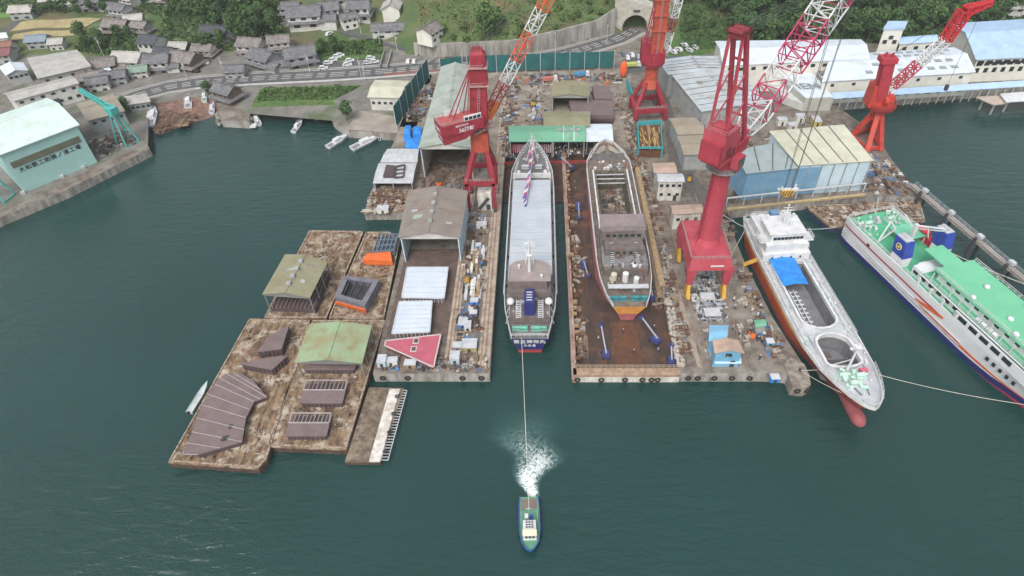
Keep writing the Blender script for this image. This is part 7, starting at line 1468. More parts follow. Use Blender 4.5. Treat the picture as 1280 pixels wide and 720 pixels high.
protos = {'dark': [treeproto('evergreen_tree', 11, 4.2, [LF[0], LF[1], LF[1]], 950, s_, label='x tree in the wood') for s_ in (1, 2, 3)],
          'mid': [treeproto('broadleaf_tree', 9, 4.0, [LF[1], LF[2], LF[0]], 850, s_, label='x tree in the wood') for s_ in (4, 5)],
          'bush': [treeproto('bush', 3.2, 2.3, [LF[1], LF[2], LF[3]], 420, s_, .12, .05, label='x bush on the slope', cat='bush') for s_ in (6, 7)]}
USED = set()
rt = random.Random(77)
def plant(kind, X, Y, Z, sc, label, grp, cat=None, name=None):
    src = rt.choice(protos[kind])
    if src.name not in USED: o = src; o.location = (X, Y, Z); o.rotation_euler = (0, 0, rt.uniform(0, 6.3)); o.scale = (sc,) * 3; o['label'] = label; USED.add(src.name); KIDS.pop(src.name, None)
    else: o = dup(src, (X, Y, Z), rt.uniform(0, 6.3), label, None, (sc * rt.uniform(.85, 1.15), sc * rt.uniform(.85, 1.15), sc * rt.uniform(.85, 1.2)))
    if grp: o['group'] = grp
    if cat: o['category'] = cat
    return o
def inpoly(x, y, poly):
    c = False
    for (x1, y1), (x2, y2) in zip(poly, poly[1:] + poly[:1]):
        if (y1 > y) != (y2 > y) and x < (x2 - x1) * (y - y1) / (y2 - y1) + x1: c = not c
    return c
def grove(kinds, poly, n, smin, smax, label, grp, mind=4.5, cat=None):
    P = []; tries = 0; xs = [p[0] for p in poly]; ys = [p[1] for p in poly]
    while len(P) < n and tries < n * 40:
        tries += 1; x, y = rt.uniform(min(xs), max(xs)), rt.uniform(min(ys), max(ys))
        if not inpoly(x, y, poly): continue
        w = gt(x, y)
        if any((w[0] - q[0]) ** 2 + (w[1] - q[1]) ** 2 < mind ** 2 for q in P): continue
        P.append(w); plant(rt.choice(kinds), *w, rt.uniform(smin, smax), label, grp, cat)
grove(['dark', 'dark', 'dark', 'mid'], [(850, -25), (1290, -25), (1290, 24), (1240, 36), (1180, 40), (1140, 50), (1090, 58), (930, 60), (905, 42), (890, 12), (850, 8)], 150, .9, 1.35, 'dark evergreen tree in the dense wood behind the white factory roofs', 'trees of the wood behind the factory', 4.2)
grove(['dark', 'mid', 'mid'], [(205, 12), (325, -12), (352, -10), (352, 40), (330, 58), (300, 60), (285, 40), (262, 38), (250, 32)], 46, .9, 1.4, 'green broadleaf tree in the thicket on the hill left of the walled house', 'trees of the thicket left of the walled house', 4.5)
grove(['mid', 'dark'], [(520, -20), (800, -20), (800, 2), (640, 6), (520, 14)], 18, .5, .9, 'small green tree at the top of the grassy hill above the retaining wall', 'trees at the top of the grassy hill', 5)
grove(['bush'], [(550, 40), (700, 5), (790, 5), (770, 30), (690, 45), (620, 55), (560, 62)], 26, .5, 1.1, 'low green bush on the grassy slope above the retaining wall', 'bushes on the grassy slope', 4, 'bush')
grove(['dark', 'mid'], [(28, 22), (140, 18), (150, 10), (100, 5), (35, 16)], 16, .45, .75, 'green hedge tree in the row behind the rice fields', 'hedge trees behind the rice fields', 4.5)
grove(['mid', 'bush'], [(95, 62), (108, 50), (185, 50), (195, 62), (130, 72)], 18, .5, .9, 'green tree in the overgrown patch between the fields and the terrace', 'trees of the overgrown patch by the fields', 4)
grove(['bush'], [(330, 124), (440, 118), (430, 112), (330, 118)], 9, .4, .9, 'low bush on the grassy shore bank below the main road', 'bushes on the shore bank', 3, 'bush')
grove(['bush', 'mid'], [(395, 70), (478, 66), (470, 52), (400, 54)], 14, .5, .8, 'green bush on the slope above the small car park', 'bushes above the car park', 3.5, 'bush')
grove(['dark', 'mid'], [(240, 72), (262, 70), (300, 60), (250, 55)], 10, .4, .8, 'small green tree beside the hillside house with the black roof', 'trees beside the black roofed hillside house', 4)
grove(['dark', 'mid'], [(0, 12), (200, 6), (330, -5), (200, -25), (0, -25)], 20, .6, 1.0, 'green tree at the top left of the view behind the houses', 'trees at the top left', 6)
grove(['bush', 'mid'], [(845, 66), (960, 60), (925, 28), (855, 25)], 12, .4, .8, 'green bush on the rough slope right of the tunnel', 'bushes on the slope right of the tunnel', 4, 'bush')
plant('mid', *gt(612, 58), 1.65, 'large rounded green tree standing alone on top of the retaining wall', None)
plant('mid', *g(434, 150), LZ, .85, 'bushy yellow green tree at the corner of the concrete apron', None)
plant('dark', *g(262, 118), LZ, .6, 'dark shore tree between the beach and the timber house', None)
plant('mid', *g(160, 140), LZ, .6, 'small tree between the tan boat shed and the beach', None)
def thicket(label, poly, n, h0, h1, cols, seed):
    r = random.Random(seed); P = []; xs = [p[0] for p in poly]; ys = [p[1] for p in poly]; tries = 0; mb = MB()
    W_ = [(*gt(*p),) for p in poly]; WP = [(p[0], p[1]) for p in W_]; xs = [p[0] for p in WP]; ys = [p[1] for p in WP]
    while len(P) < n and tries < n * 8:
        tries += 1; x, y = r.uniform(min(xs), max(xs)), r.uniform(min(ys), max(ys))
        if not inpoly(x, y, WP): continue
        b_ = .5 + .5 * math.sin(x * .55 + 1.3 * math.sin(y * .4 + seed)) * math.sin(y * .5 + 1.7 * math.sin(x * .31)); H_ = h0 + (h1 - h0) * b_ * b_
        z = max(LZ, hgt(x, y)) + H_ * (1 - r.random() ** 2.2 * .8); s = r.uniform(.3, .75); P.append(1)
        nrm = Vector((r.uniform(-1, 1), r.uniform(-1, 1), r.uniform(.2, 1.2))).normalized(); a = nrm.cross(Vector((r.random(), r.random(), r.random()))).normalized(); bb = nrm.cross(a); c = Vector((x, y, z))
        mb.add([c - a * s, c + bb * s * .8, c + a * s, c - bb * s * .8 + nrm * s * .3], [(0, 1, 2, 3)], r.choices(range(len(cols)), [3, 3, 2][:len(cols)])[0])
    stuff(solo(mb, 'undergrowth', cols, label, 'undergrowth', (*WP[0], LZ)))
thicket('dense undergrowth between the terrace of houses and the thicket of trees', [(195, 60), (262, 66), (330, 62), (355, 45), (350, -5), (225, -5), (205, 25)], 9000, .6, 4.2, [LF[0], LF[1], LF[2]], 1)
thicket('overgrown green patch between the rice fields and the grey sheds', [(92, 64), (128, 70), (195, 66), (190, 50), (108, 46)], 3500, .4, 2.6, [LF[1], LF[2], LF[0]], 2)
thicket('rough green slope of brambles above the small car park', [(395, 74), (480, 70), (476, 52), (400, 55)], 2600, .3, 1.8, [LF[1], LF[2], LF[1]], 3)
thicket('mixed scrub scattered over the hill above the retaining wall', [(545, 56), (640, 50), (700, 40), (775, 10), (790, -20), (520, -20), (525, 30)], 2600, .1, 1.6, [LF[1], LF[2], LF[3]], 4)
thicket('dark scrub at the foot of the wood behind the factory', [(850, 66), (960, 60), (1100, 58), (1290, 40), (1290, 0), (850, 0)], 9000, .5, 3.6, [LF[0], LF[1], LF[1]], 5)
thicket('long grass and reeds on the shore bank below the road', [(322, 128), (418, 126), (450, 110), (330, 112)], 2200, .1, .8, [LF[2], LF[1], LF[2]], 6)
thicket('hedges and gardens around the far houses at the top left', [(0, 18), (150, 14), (200, 20), (210, -8), (0, -8)], 5000, .3, 3, [LF[0], LF[1], LF[2]], 7)
for lab, px in (('bare brownish shrub on top of the grass hill above the road', (715, 24)),): plant('bush', *gt(*px), .9, lab, None, 'shrub')
# ================================================================ CARS, BOATS, LIFTS, PEOPLE
CARM = {'white': WHITE, 'silver': LGREY, 'black': mat('car_black', (.03, .03, .035), rough=.3), 'blue grey': mat('car_bluegrey', (.10, .13, .19), rough=.3)}
def carproto(colr):
    t = thing('parked_car', 'x parked car', 'car'); part(t, 'body', CARM[colr], lambda mb: (tumb(mb, -2.0, 2.0, .82, .3, .9, .05, -.1, .04), tumb(mb, -1.7, .9, .76, .9, 1.5, .3, -.6, .12)))
    part(t, 'window', GLASS, lambda mb: (tumb(mb, -1.62, .86, .775, .98, 1.38, .25, -.52, .09),)); 
    for x in (-1.25, 1.25):
        for sg in (-1, 1): part(t, 'wheel', BLACK, lambda mb: mb.tube((x, sg * .68, .32), (x, sg * .86, .32), .32, 10))
    return t
CP = {}
def car(colr, px, rz, label, grp):
    X, Y, Z = gt(*px); Z = max(Z, LZ) + .03
    if colr not in CP: o = CP[colr] = carproto(colr); KIDS.pop(o.name, None); o.location = (X, Y, Z); o.rotation_euler = (0, 0, R(rz)); o['label'] = label
    else: o = dup(CP[colr], (X, Y, Z), R(rz), label)
    if grp: o['group'] = grp
for i, (c_, x, y, a_) in enumerate([('white', 405, 88, 8), ('white', 411, 82, 5), ('white', 417, 78, 3), ('white', 422, 74, 0), ('white', 426, 72, 0), ('white', 435, 84, 8), ('white', 438, 79, 6), ('white', 464, 76, 0), ('white', 469, 80, 4), ('silver', 460, 82, 0)]):
    car(c_, (x, y), a_, '%s car in the small roadside car park below the green slope' % c_, '%s cars in the roadside car park' % c_)
for i, (c_, x, y, a_) in enumerate([('white', 511, 80, 88), ('white', 518, 80, 92)]): car(c_, (x, y), a_, 'white car parked end on beside the road right of the green slope', 'two white cars parked end on')
for i, (c_, x, y, a_) in enumerate([('white', 784, 75, 95), ('white', 790, 72, 95), ('silver', 798, 74, 95), ('blue grey', 779, 71, 95), ('white', 834, 63, 120), ('white', 841, 68, 120), ('white', 848, 65, 120), ('white', 855, 60, 120), ('silver', 861, 66, 120), ('white', 868, 62, 120)]):
    car(c_, (x, y), a_, '%s car parked below the tunnel near the middle red crane' % c_, '%s cars parked below the tunnel' % c_)
car('white', (257, 82), -5, 'white car parked by the brown grey farmhouse', None); car('black', (246, 92), 170, 'black car on the roadside forecourt of the farmhouse', None); car('white', (412, 44), 60, 'white car on the lane below the walled house', None)
def truck(label, px, rz, bc):
    X, Y = g(*px); t = thing('truck', label, 'truck', (X, Y, LZ), R(rz)); part(t, 'cab', WHITE, lambda mb: tumb(mb, 1.6, 3.2, .95, .5, 2.3, .1, -.2, .05)); part(t, 'cargo_bed', bc, lambda mb: mb.b0(-3, 1.5, -1, 1, .8, 1.9)); part(t, 'windscreen', GLASS, lambda mb: mb.b0(3.0, 3.12, -.8, .8, 1.4, 2.1))
    for x in (-2, 2.3):
        for sg in (-1, 1): part(t, 'wheel', BLACK, lambda mb: mb.tube((x, sg * .75, .4), (x, sg * .98, .4), .4, 10))
truck('yellow green bodied truck parked below the middle red crane', (791, 84), 5, mat('truck_lime', (.42, .50, .14))); truck('truck with white cab and red bed in the back of the steel yard', (687, 102), 3, mat('truck_pinkred', (.42, .16, .13))); truck('truck with blue sheeted bed in front of the net fence', (727, 96), 0, mat('truck_blue', (.07, .24, .42)))
# boats
def boat(label, px, rz, L_, z=0.0, cabin=1, m=WHITE, grp=None, bw=.135):
    X, Y = g(*px, z)
    if isinstance(rz, tuple): ex_ = g(*rz, z); L_ = math.dist((X, Y), ex_); rz = math.degrees(math.atan2(ex_[1] - Y, ex_[0] - X))
    t = thing('motor_boat' if L_ > 4.6 else 'dinghy', label, 'boat', (X, Y, z), R(rz), grp); B = L_ * bw
    hull(t, [(0, .1, B, B * .8, .8), (L_ * .6, L_ * .58, B * 1.02, B * .7, .95), (L_ * .85, L_ * .8, B * .6, B * .3, 1.2), (L_, L_ * .92, .05, .02, 1.35)], [('hull', m, lambda s_: -.3, TOP)], .18, LGREY, bt=.1)
    if cabin:
        part(t, 'cabin', WHITE, lambda mb: (tumb(mb, L_ * .3, L_ * .62, B * .62, .85, 2.1, .1, -.4, .08), tumb(mb, L_ * .6, L_ * .8, B * .45, .95, 1.5, 0, -.4, .1))); part(t, 'windscreen', GLASS, lambda mb: mb.hexa([(L_ * .615, -B * .5, 1.3), (L_ * .63, -B * .5, 1.3), (L_ * .63, B * .5, 1.3), (L_ * .615, B * .5, 1.3)], [(L_ * .58, -B * .45, 1.9), (L_ * .6, -B * .45, 1.9), (L_ * .6, B * .45, 1.9), (L_ * .58, B * .45, 1.9)]))
        part(t, 'deck_well', GREY, lambda mb: mb.b0(.4, L_ * .26, -B * .6, B * .6, .82, .9)); part(t, 'bow_rail', LGREY, lambda mb: mb.rail([(L_ * .6, -B, 1.1), (L_ * .85, -B * .6, 1.3), (L_ * .97, 0, 1.45), (L_ * .85, B * .6, 1.3), (L_ * .6, B, 1.1)], .5, 1, .05))
    else: part(t, 'thwart', LGREY, lambda mb: [mb.b0(L_ * k, L_ * k + .25, -B * .9, B * .9, .7, .78) for k in (.25, .5)]); part(t, 'outboard', BLACK, lambda mb: mb.box((-.2, 0, .9), (.35, .35, .7)))
    return t
boat('white motor boat moored at the left of the small wooden jetty near the stones', (324, 158), 118, 9); boat('white motor boat at the lower end of the wooden jetty', (367, 167), 80, 8); boat('small white dinghy beside the wooden jetty', (394, 150), 45, 4.4, cabin=0)
boat('white motor cruiser moored left of a longer one by the apron', (410, 186), 55, 10.5); boat('longest white motor cruiser moored in front of the apron', (440, 188), 45, 13); boat('small white dinghy right of the longest motor cruiser', (475, 176), 85, 4.2, cabin=0)
boat('big pale blue decked boat hauled out at the left of the beach', (188, 158), 108, 15, 1.6, m=mat('boat_pale_blue', (.42, .56, .66))); boat('white boat propped up on the beach slipway below the road', (236, 136), 112, 11, 1.6); boat('white boat with green deck at the back of the beach', (256, 128), 108, 8, 2.2, m=mat('boat_green_tint', (.45, .62, .52))); boat('white boat with blue canopy at the right edge of the beach', (265, 143), 105, 8, .6, m=mat('boat_bluewhite', (.52, .60, .68)))
boat('white dinghy upturned by the stone shore of the timber house', (279, 146), 12, 5, .6, cabin=0); boat('pale mint long narrow boat lying alongside the lower left barge', (238, 518), (262, 481), 10.5, 0, cabin=0, bw=.09, m=mat('boat_mint', (.52, .70, .62)))
# small timber jetty
t = wt('wooden_jetty', 'short wooden jetty reaching from the grass bank into the inlet', 'jetty', (*g(380, 140, 1), 0)); a, b = Vector((*g(386, 133, 1.6), 1.6)), Vector((*g(372, 151, 1), 1)); BM(t, 'walkway', mat('jetty_wood', (.28, .25, .23)), lambda mb: mb.beam(a, b, 1.4, .2)); 
for k in range(5):
    for s_ in (-.7, .7): p = a.lerp(b, k / 4); BM(t, 'pile', W_BROWN, lambda mb: mb.tube((p.x + s_, p.y, -1), (p.x + s_, p.y, 1.9), .13, 6))
t = wt('wooden_jetty', 'short pale gangway beside the stone shore and timber house', 'jetty', (*g(305, 150, 1), 0)); a, b = Vector((*g(297, 143, 2.4), 2.4)), Vector((*g(317, 157, .8), .8)); BM(t, 'walkway', LGREY, lambda mb: mb.beam(a, b, 1.2, .2)); BM(t, 'float', WHITE, lambda mb: mb.box(tuple(b), (2.4, 2.4, .7)))
# boom lifts
def lift(label, px, arm_px, z=DF, armz=4, S_=.8):
    X, Y = g(*px, z + 1); ax, ay = g(*arm_px, z + armz); az = math.atan2(ay - Y, ax - X); L_ = math.hypot(ax - X, ay - Y); t = thing('boom_lift', label, 'boom lift', (X, Y, z), az); t.scale = (S_,) * 3; L_ /= S_; armz /= S_
    part(t, 'chassis', LIFTB, lambda mb: (tumb(mb, -1.6, 1.6, 1.1, .5, 1.1), )); part(t, 'turret', LIFTB, lambda mb: tumb(mb, -1.8, 1.0, 1.0, 1.15, 2.3, .2, -.3, .1))
    part(t, 'boom', mat('lift_boom', (.34, .35, .42)), lambda mb: (mb.beam((-.8, 0, 2.3), (L_ * .9, 0, armz), .4, .4),)); part(t, 'basket', LIFTB, lambda mb: (mb.b0(L_ * .9, L_ * .9 + 1, -.8, .8, armz - .4, armz - .25), mb.rail([(L_ * .9, -.8, armz - .3), (L_ * .9 + 1, -.8, armz - .3), (L_ * .9 + 1, .8, armz - .3), (L_ * .9, .8, armz - .3), (L_ * .9, -.8, armz - .3)], 1, .9, .07)))
    for x in (-1.1, 1.1):
        for sg in (-1, 1): part(t, 'wheel', BLACK, lambda mb: mb.tube((x, sg * .95, .5), (x, sg * 1.25, .5), .5, 12))
lift('violet blue boom lift near the front left of the dock floor', (757, 442), (751, 405), armz=3); lift('violet blue boom lift reaching under the stern of the docked ship', (819, 424), (801, 396), armz=4.5); lift('violet blue boom lift at the front right corner of the dock floor', (839, 450), (839, 432), armz=3)
lift('violet blue boom lift on the dock floor left of the ship bridge', (730, 331), (735, 345), armz=3); lift('violet blue boom lift left of the ship hold', (723, 258), (724, 272), armz=3); lift('violet blue boom lift close behind the barrier in front of the shelters', (712, 210), (700, 196), .9, armz=4); lift('violet blue boom lift half hidden right of the docked ship stern', (814, 371), (812, 355), armz=4)
# people: one continuous body grown over a skeleton, with a helmet
def personproto(col, helm):
    t = thing('person', 'x person standing in the yard', 'person'); me = bpy.data.meshes.new('body')
    J = [(0, 0, .95), (0, 0, 1.25), (0, 0, 1.45), (0, .02, 1.52), (0, .03, 1.66), (.2, 0, 1.42), (.27, .05, 1.15), (.25, .14, .92), (-.2, 0, 1.42), (-.27, .02, 1.15), (-.24, .1, .92), (.1, 0, .88), (.12, .03, .48), (.13, 0, .06), (.13, .14, .03), (-.1, 0, .88), (-.13, .0, .48), (-.14, -.04, .06), (-.14, .1, .03)]
    E_ = [(0, 1), (1, 2), (2, 3), (3, 4), (2, 5), (5, 6), (6, 7), (2, 8), (8, 9), (9, 10), (0, 11), (11, 12), (12, 13), (13, 14), (0, 15), (15, 16), (16, 17), (17, 18)]
    RR = [.15, .17, .16, .06, .105, .08, .055, .045, .08, .055, .045, .1, .075, .055, .04, .1, .075, .055, .04]
    me.from_pydata(J, E_, []); o = bpy.data.objects.new('body', me); COL.objects.link(o); o.modifiers.new('skin', 'SKIN')
    for v, r_ in zip(me.skin_vertices[0].data, RR): v.radius = (r_, r_)
    me.skin_vertices[0].data[0].use_root = True
    dg = bpy.context.evaluated_depsgraph_get(); dg.update(); nm = bpy.data.meshes.new_from_object(o.evaluated_get(dg)); bpy.data.objects.remove(o); nm.name = 'body'; nm.materials.clear(); nm.materials.append(col); nm.materials.append(SKIN); nm.materials.append(mat('trousers', (.06, .07, .10)))
    for p in nm.polygons: z = p.center.z; p.material_index = 1 if z > 1.54 else (2 if z < .9 else 0); p.use_smooth = True
    b = bpy.data.objects.new('body', nm); COL.objects.link(b); b.parent = t; part(t, 'helmet', helm, lambda mb: (mb.ball((0, .03, 1.72), .13, 10, 6, 0, (1, 1.1, .8)), mb.box((0, .13, 1.7), (.2, .12, .02)))); return t
PPL = {}
def person(px, z, col, hel, label, grp, rz=None):
    key = (col, hel); MM = {'navy': mat('cloth_navy', (.05, .06, .13)), 'grey': mat('cloth_grey', (.28, .3, .33)), 'white': mat('cloth_white', (.6, .6, .6)), 'yellow': mat('helmet_yellow', (.7, .5, .06))}
    X, Y = g(*px, z); rz = rt.uniform(0, 6.3) if rz is None else rz
    if key not in PPL: o = PPL[key] = personproto(MM[col], MM[hel]); KIDS.pop(o.name, None); o.location = (X, Y, z); o.rotation_euler = (0, 0, rz); o['label'] = label; o['group'] = grp
    else: dup(PPL[key], (X, Y, z), rz, label, grp)
for i in range(34):
    c_, h_ = [('navy', 'white'), ('grey', 'white'), ('white', 'yellow')][i % 3]; person((rt.uniform(694, 731), rt.uniform(183, 196)), LZ, c_, h_, 'person in %s clothes with %s helmet in the crowd before the green shelter' % (c_, h_), 'crowd in %s before the green shelter' % c_)
for i in range(14):
    c_, h_ = [('grey', 'white'), ('navy', 'white')][i % 2]; x = rt.choice([rt.uniform(630, 645), rt.uniform(676, 690)]); person((x, rt.uniform(194, 203)), .9 if x > 700 else LZ, c_, h_, 'person in %s clothes with white helmet near the striped curtain' % c_, 'people in %s near the striped curtain' % c_)
# ================================================================ CLUTTER
YCOL = [MIXC[k] for k in (0, 1, 2, 3, 4, 5, 0, 1, 3, 5, 4, 3)] + [mat('mix_blue', (.08, .20, .42)), mat('mix_white', (.5, .5, .48))]
W4 = lambda px, z=LZ: [g(*p, z) for p in px]
scrap('steel_scrap', 'jumble of steel offcuts, racks and bins along the left side of the steel yard', 'scrap', W4([(628, 195), (640, 195), (650, 98), (628, 98)]), LZ, 520, .5, 1.6, YCOL, .8, .4, seed=1)
scrap('steel_scrap', 'rows of racks, gas bottles and steel profiles at the back of the steel yard', 'scrap', W4([(632, 108), (775, 104), (770, 92), (636, 94)]), LZ, 420, .5, 1.7, YCOL, .9, .4, seed=2)
scrap('steel_scrap', 'low scattered offcuts on the pale ground of the steel yard', 'scrap', W4([(650, 155), (680, 155), (690, 110), (660, 108)]), LZ, 120, .3, 1.3, YCOL, .5, seed=3)
scrap('dock_side_clutter', 'dense hoses, scaffold tubes and boxes along the right side of the dry dock', 'clutter', [(31.2, 96), (34.0, 96), (34.6, 150), (32.4, 232), (26.5, 232), (29.8, 192), (31.2, 150)], LZ, 900, .4, 1.6, [MIXC[0], MIXC[3], MIXC[5], MIXC[2], MIXC[1]], .9, .35, seed=4)
scrap('dock_floor_clutter', 'scaffold tubes and boxes on the dock floor right of the ship', 'clutter', [(28.4, 120), (30.8, 120), (30.8, 190), (28.6, 190)], DF, 420, .4, 1.5, [MIXC[0], MIXC[3], MIXC[5], MIXC[2]], .9, .4, seed=6)
scrap('dock_floor_clutter', 'row of boxes and stands along the left side of the dock floor', 'clutter', [(8, 100), (10, 100), (10.6, 188), (8, 188)], DF, 150, .5, 1.6, [MIXC[0], MIXC[3], MIXC[5], MIXC[2]], 1.3, .1, seed=7)
scrap('pier_clutter', 'beams, bundles and bins between the crane rails of the left pier', 'clutter', [(-21.8, 97), (-16.4, 97), (-16.4, 156), (-21.8, 156)], LZ, 420, .4, 1.7, YCOL[1:], .8, .45, seed=8)
scrap('pier_clutter', 'loose timber and small boxes at the front edge of the left pier', 'clutter', [(-40, 95.2), (-13.4, 95.2), (-13.4, 99.5), (-40, 99.5)], LZ, 230, .3, 1.1, YCOL, .8, .2, seed=9)
scrap('pier_clutter', 'offcuts and blocks on the floor behind the workshop shed', 'clutter', [(-40, 158), (-25, 158), (-25, 184), (-40, 184)], LZ, 300, .5, 2.0, [MIXC[0], MIXC[5], MIXC[3], MIXC[1]], .9, .4, seed=10)
scrap('scrap_heap', 'dense heap of pale bottles and pipe pieces between the legs of the big crane', 'scrap', [(38.2, 111), (45.4, 111), (45.4, 134), (38.2, 134)], LZ, 700, .3, 1.1, [MIXC[1], mat('mix_white', (.6, .6, .58)), MIXC[4], mat('mix_bluegrey', (.35, .4, .46))], .8, .35, seed=11)
scrap('pier_clutter', 'machinery parts, bags and bins scattered along the right pier', 'clutter', [(38, 98), (45, 98), (45, 108), (38, 108)], LZ, 90, .5, 1.4, [MIXC[2], MIXC[3], MIXC[1]], 1.0, .2, seed=12)
scrap('pier_clutter', 'bins, rope coils and small gear along the water edge of the right pier', 'clutter', [(51.5, 99), (56, 99), (53.6, 133), (51.8, 133)], LZ, 300, .3, 1.2, YCOL, .8, .3, seed=13)
scrap('quay_clutter', 'scrap and bins on the quay corner right of the beige warehouse', 'clutter', [(98, 165), (112, 162), (111, 182), (104, 186), (99, 175)], LZ, 420, .4, 1.6, YCOL, .9, .3, seed=14)
scrap('quay_clutter', 'stacks and scrap on the ground between the warehouses', 'clutter', [(64, 178), (92, 182), (90, 200), (62, 196)], LZ, 420, .6, 2.2, [MIXC[2], MIXC[1], MIXC[3], MIXC[7 - 2]], 1.2, .2, seed=15)
scrap('quay_clutter', 'dark scrap on the yard left of the blue warehouse', 'clutter', [(50, 142), (53, 142), (60, 166), (52, 170)], LZ, 160, .5, 1.7, [MIXC[4], MIXC[5], MIXC[1], MIXC[3]], .9, .4, seed=16)
scrap('barge_litter', 'rusty litter spread over the steel barge by the ferry', 'litter', W4([(1042, 280), (1150, 274), (1146, 255), (1020, 260)], 2.3), 2.2, 380, .4, 1.8, [MIXC[0], MIXC[3], MIXC[5], MIXC[2]], .5, .4, seed=17)
scrap('beach_litter', 'timber cradles and debris on the rusty beach slipway', 'litter', W4([(195, 168), (235, 154), (262, 146), (262, 126), (226, 130), (194, 136)], 1.5), 1.3, 160, .4, 2.0, [MIXC[0], MIXC[5], MIXC[3]], .5, .6, seed=18)
scrap('yard_litter', 'machines and steel beside the teal crane and green hall', 'litter', W4([(108, 180), (150, 165), (180, 176), (160, 186), (125, 198)]), LZ, 260, .5, 2.0, [MIXC[0], MIXC[4], MIXC[1], MIXC[2], MIXC[5]], .9, .3, seed=19)
scrap('yard_litter', 'stored gear and barrels between the green net and the long shed', 'litter', W4([(505, 152), (527, 152), (545, 106), (528, 108)]), LZ, 330, .5, 2.0, YCOL, 1.0, .3, seed=20)
for k, (px, lab) in enumerate([([(330, 394), (404, 394), (450, 292), (392, 292)], 'upper left'), ([(414, 394), (476, 394), (490, 300), (464, 294)], 'upper right'), ([(216, 574), (320, 580), (382, 404), (318, 402)], 'lower left'), ([(338, 554), (428, 556), (474, 404), (396, 404)], 'lower right')]):
    scrap('barge_litter', 'crumbled timber and rust litter over the %s work barge' % lab, 'litter', W4(px, 2), 2.0, 420, .1, .42, [MIXC[3], MIXC[0], MIXC[5], MIXC[2], MIXC[4]], .25, .55, seed=30 + k)
scrap('west_pontoon_scrap', 'rusty scrap and pale machine blocks on the west pontoon', 'scrap', [(-54.5, 158.6), (-42, 158.6), (-42, 170), (-54.5, 170)], LZ, 260, .6, 2.2, [MIXC[0], MIXC[2], MIXC[5], MIXC[3]], 1.4, .3, seed=21)
BAG = mat('bag_pale', (.40, .37, .33), (.30, .27, .24), s=1.5)
# countable gear
def gearbox(px, d, h, m, name, label, cat, z=LZ, rz=0, grp=None, lid=None):
    X, Y = g(*px, z + h / 2); t = thing(name, label, cat, (X, Y, z), R(rz), grp); part(t, 'body', m, lambda mb: mb.b0(-d[0] / 2, d[0] / 2, -d[1] / 2, d[1] / 2, 0, h)); part(t, 'lid', lid or LGREY, lambda mb: mb.b0(-d[0] / 2 - .06, d[0] / 2 + .06, -d[1] / 2 - .06, d[1] / 2 + .06, h, h + .12)); part(t, 'door', DARK, lambda mb: mb.b0(-.35, .35, -d[1] / 2 - .05, -d[1] / 2, .1, h * .75)); return t
for a in [((579, 404), (2.2, 2.6), 1.4, BLUE, 'sheeted_pallet', 'bright blue sheeted pallet in the middle of the left pier', 'pallet'), ((593, 377), (2, 1.6), 1.2, BLUE, 'sheeted_pallet', 'blue sheeted pallet beside the eastern crane rails', 'pallet'), ((592, 392), (1.8, 1.4), 1.2, mat('cover_violet', (.16, .16, .38)), 'sheeted_pallet', 'violet blue covered pallet near the eastern crane rails', 'pallet'),
          ((569, 448), (2.2, 2.6), 2.4, mat('cont_paleblue', (.42, .52, .58)), 'site_cabin', 'pale blue cabin at the front of the left pier', 'cabin'), ((572, 434), (2.2, 1.8), 1.8, mat('cont_mauve', (.32, .26, .30)), 'site_cabin', 'mauve grey box behind the pale blue cabin', 'cabin'), ((587, 432), (3.6, 3.0), 1.6, mat('cont_olive', (.34, .30, .15)), 'gear_bin', 'olive tan bin heaped with gear on the left pier', 'bin'),
          ((478, 452), (2.0, 2.4), 2.2, W_PBLUE, 'site_cabin', 'pale blue box at the front left corner of the pier', 'cabin'), ((489, 452), (3.2, 1.6), 1.6, WHITE, 'site_cabin', 'white generator box next to the pale blue box', 'generator'), ((513, 455), (2.8, 1.8), 1.2, WOOD, 'gear_bin', 'timber bin below the pink hull plate', 'bin'),
          ((585, 408), (1.6, 2.2), 1.8, WHITE, 'site_cabin', 'narrow white cabinet right of the blue pallet', 'cabinet'), ((962, 428), (1.8, 1.6), 1.2, mat('bin_blue', (.12, .32, .5)), 'gear_bin', 'blue bin at the water edge of the right pier', 'bin'), ((968, 473), (1.9, 1.6), 1.3, BLUE, 'sheeted_pallet', 'blue sheeted crate on the rounded pier end', 'crate'),
          ((884, 372), (3.4, 2.2), 1.2, DIRTYW, 'gear_bin', 'pale long box stack in front of the scrap heap', 'bin'), ((890, 392), (3.8, 2.8), 1.0, mat('bin_brown', (.27, .21, .18)), 'gear_bin', 'brown square bin behind the light blue hut', 'bin'), ((602, 282), (3.0, 2.0), 1.6, DIRTYW, 'site_cabin', 'white machine box between the rails below the lettered crane', 'cabin'),
          ((598, 308), (1.6, 1.4), 1.5, mat('bin_paleblue', (.30, .40, .6)), 'gear_bin', 'blue and white bin between the crane rails', 'bin'), ((479, 262), (3.6, 2.2), 1.6, W_CREAM, 'site_cabin', 'cream block like tank at the tip of the west pontoon', 'tank'), ((1000, 148), (3, 2.6), 2.4, W_CREAM, 'block_stack', 'cream block stack farthest left in front of the lettered store', 'block stack'),
          ((977, 152), (3.2, 2.6), 2.2, W_CREAM, 'block_stack', 'cream block stack behind the blue warehouse roof', 'block stack'), ((990, 158), (3, 2.4), 2.0, DIRTYW, 'block_stack', 'off white block stack nearest the beige roof', 'block stack'), ((1020, 152), (2.6, 4), 2.0, mat('frame_yellow', (.50, .42, .12)), 'yellow_frame', 'yellow green frame box standing by the lettered store', 'frame'), ((750, 178), (4.5, 3.0), 1.2, mat('bin_lime', (.40, .38, .14)), 'gear_bin', 'lime yellow bin behind the bow of the docked ship', 'bin')]: gearbox(*a)
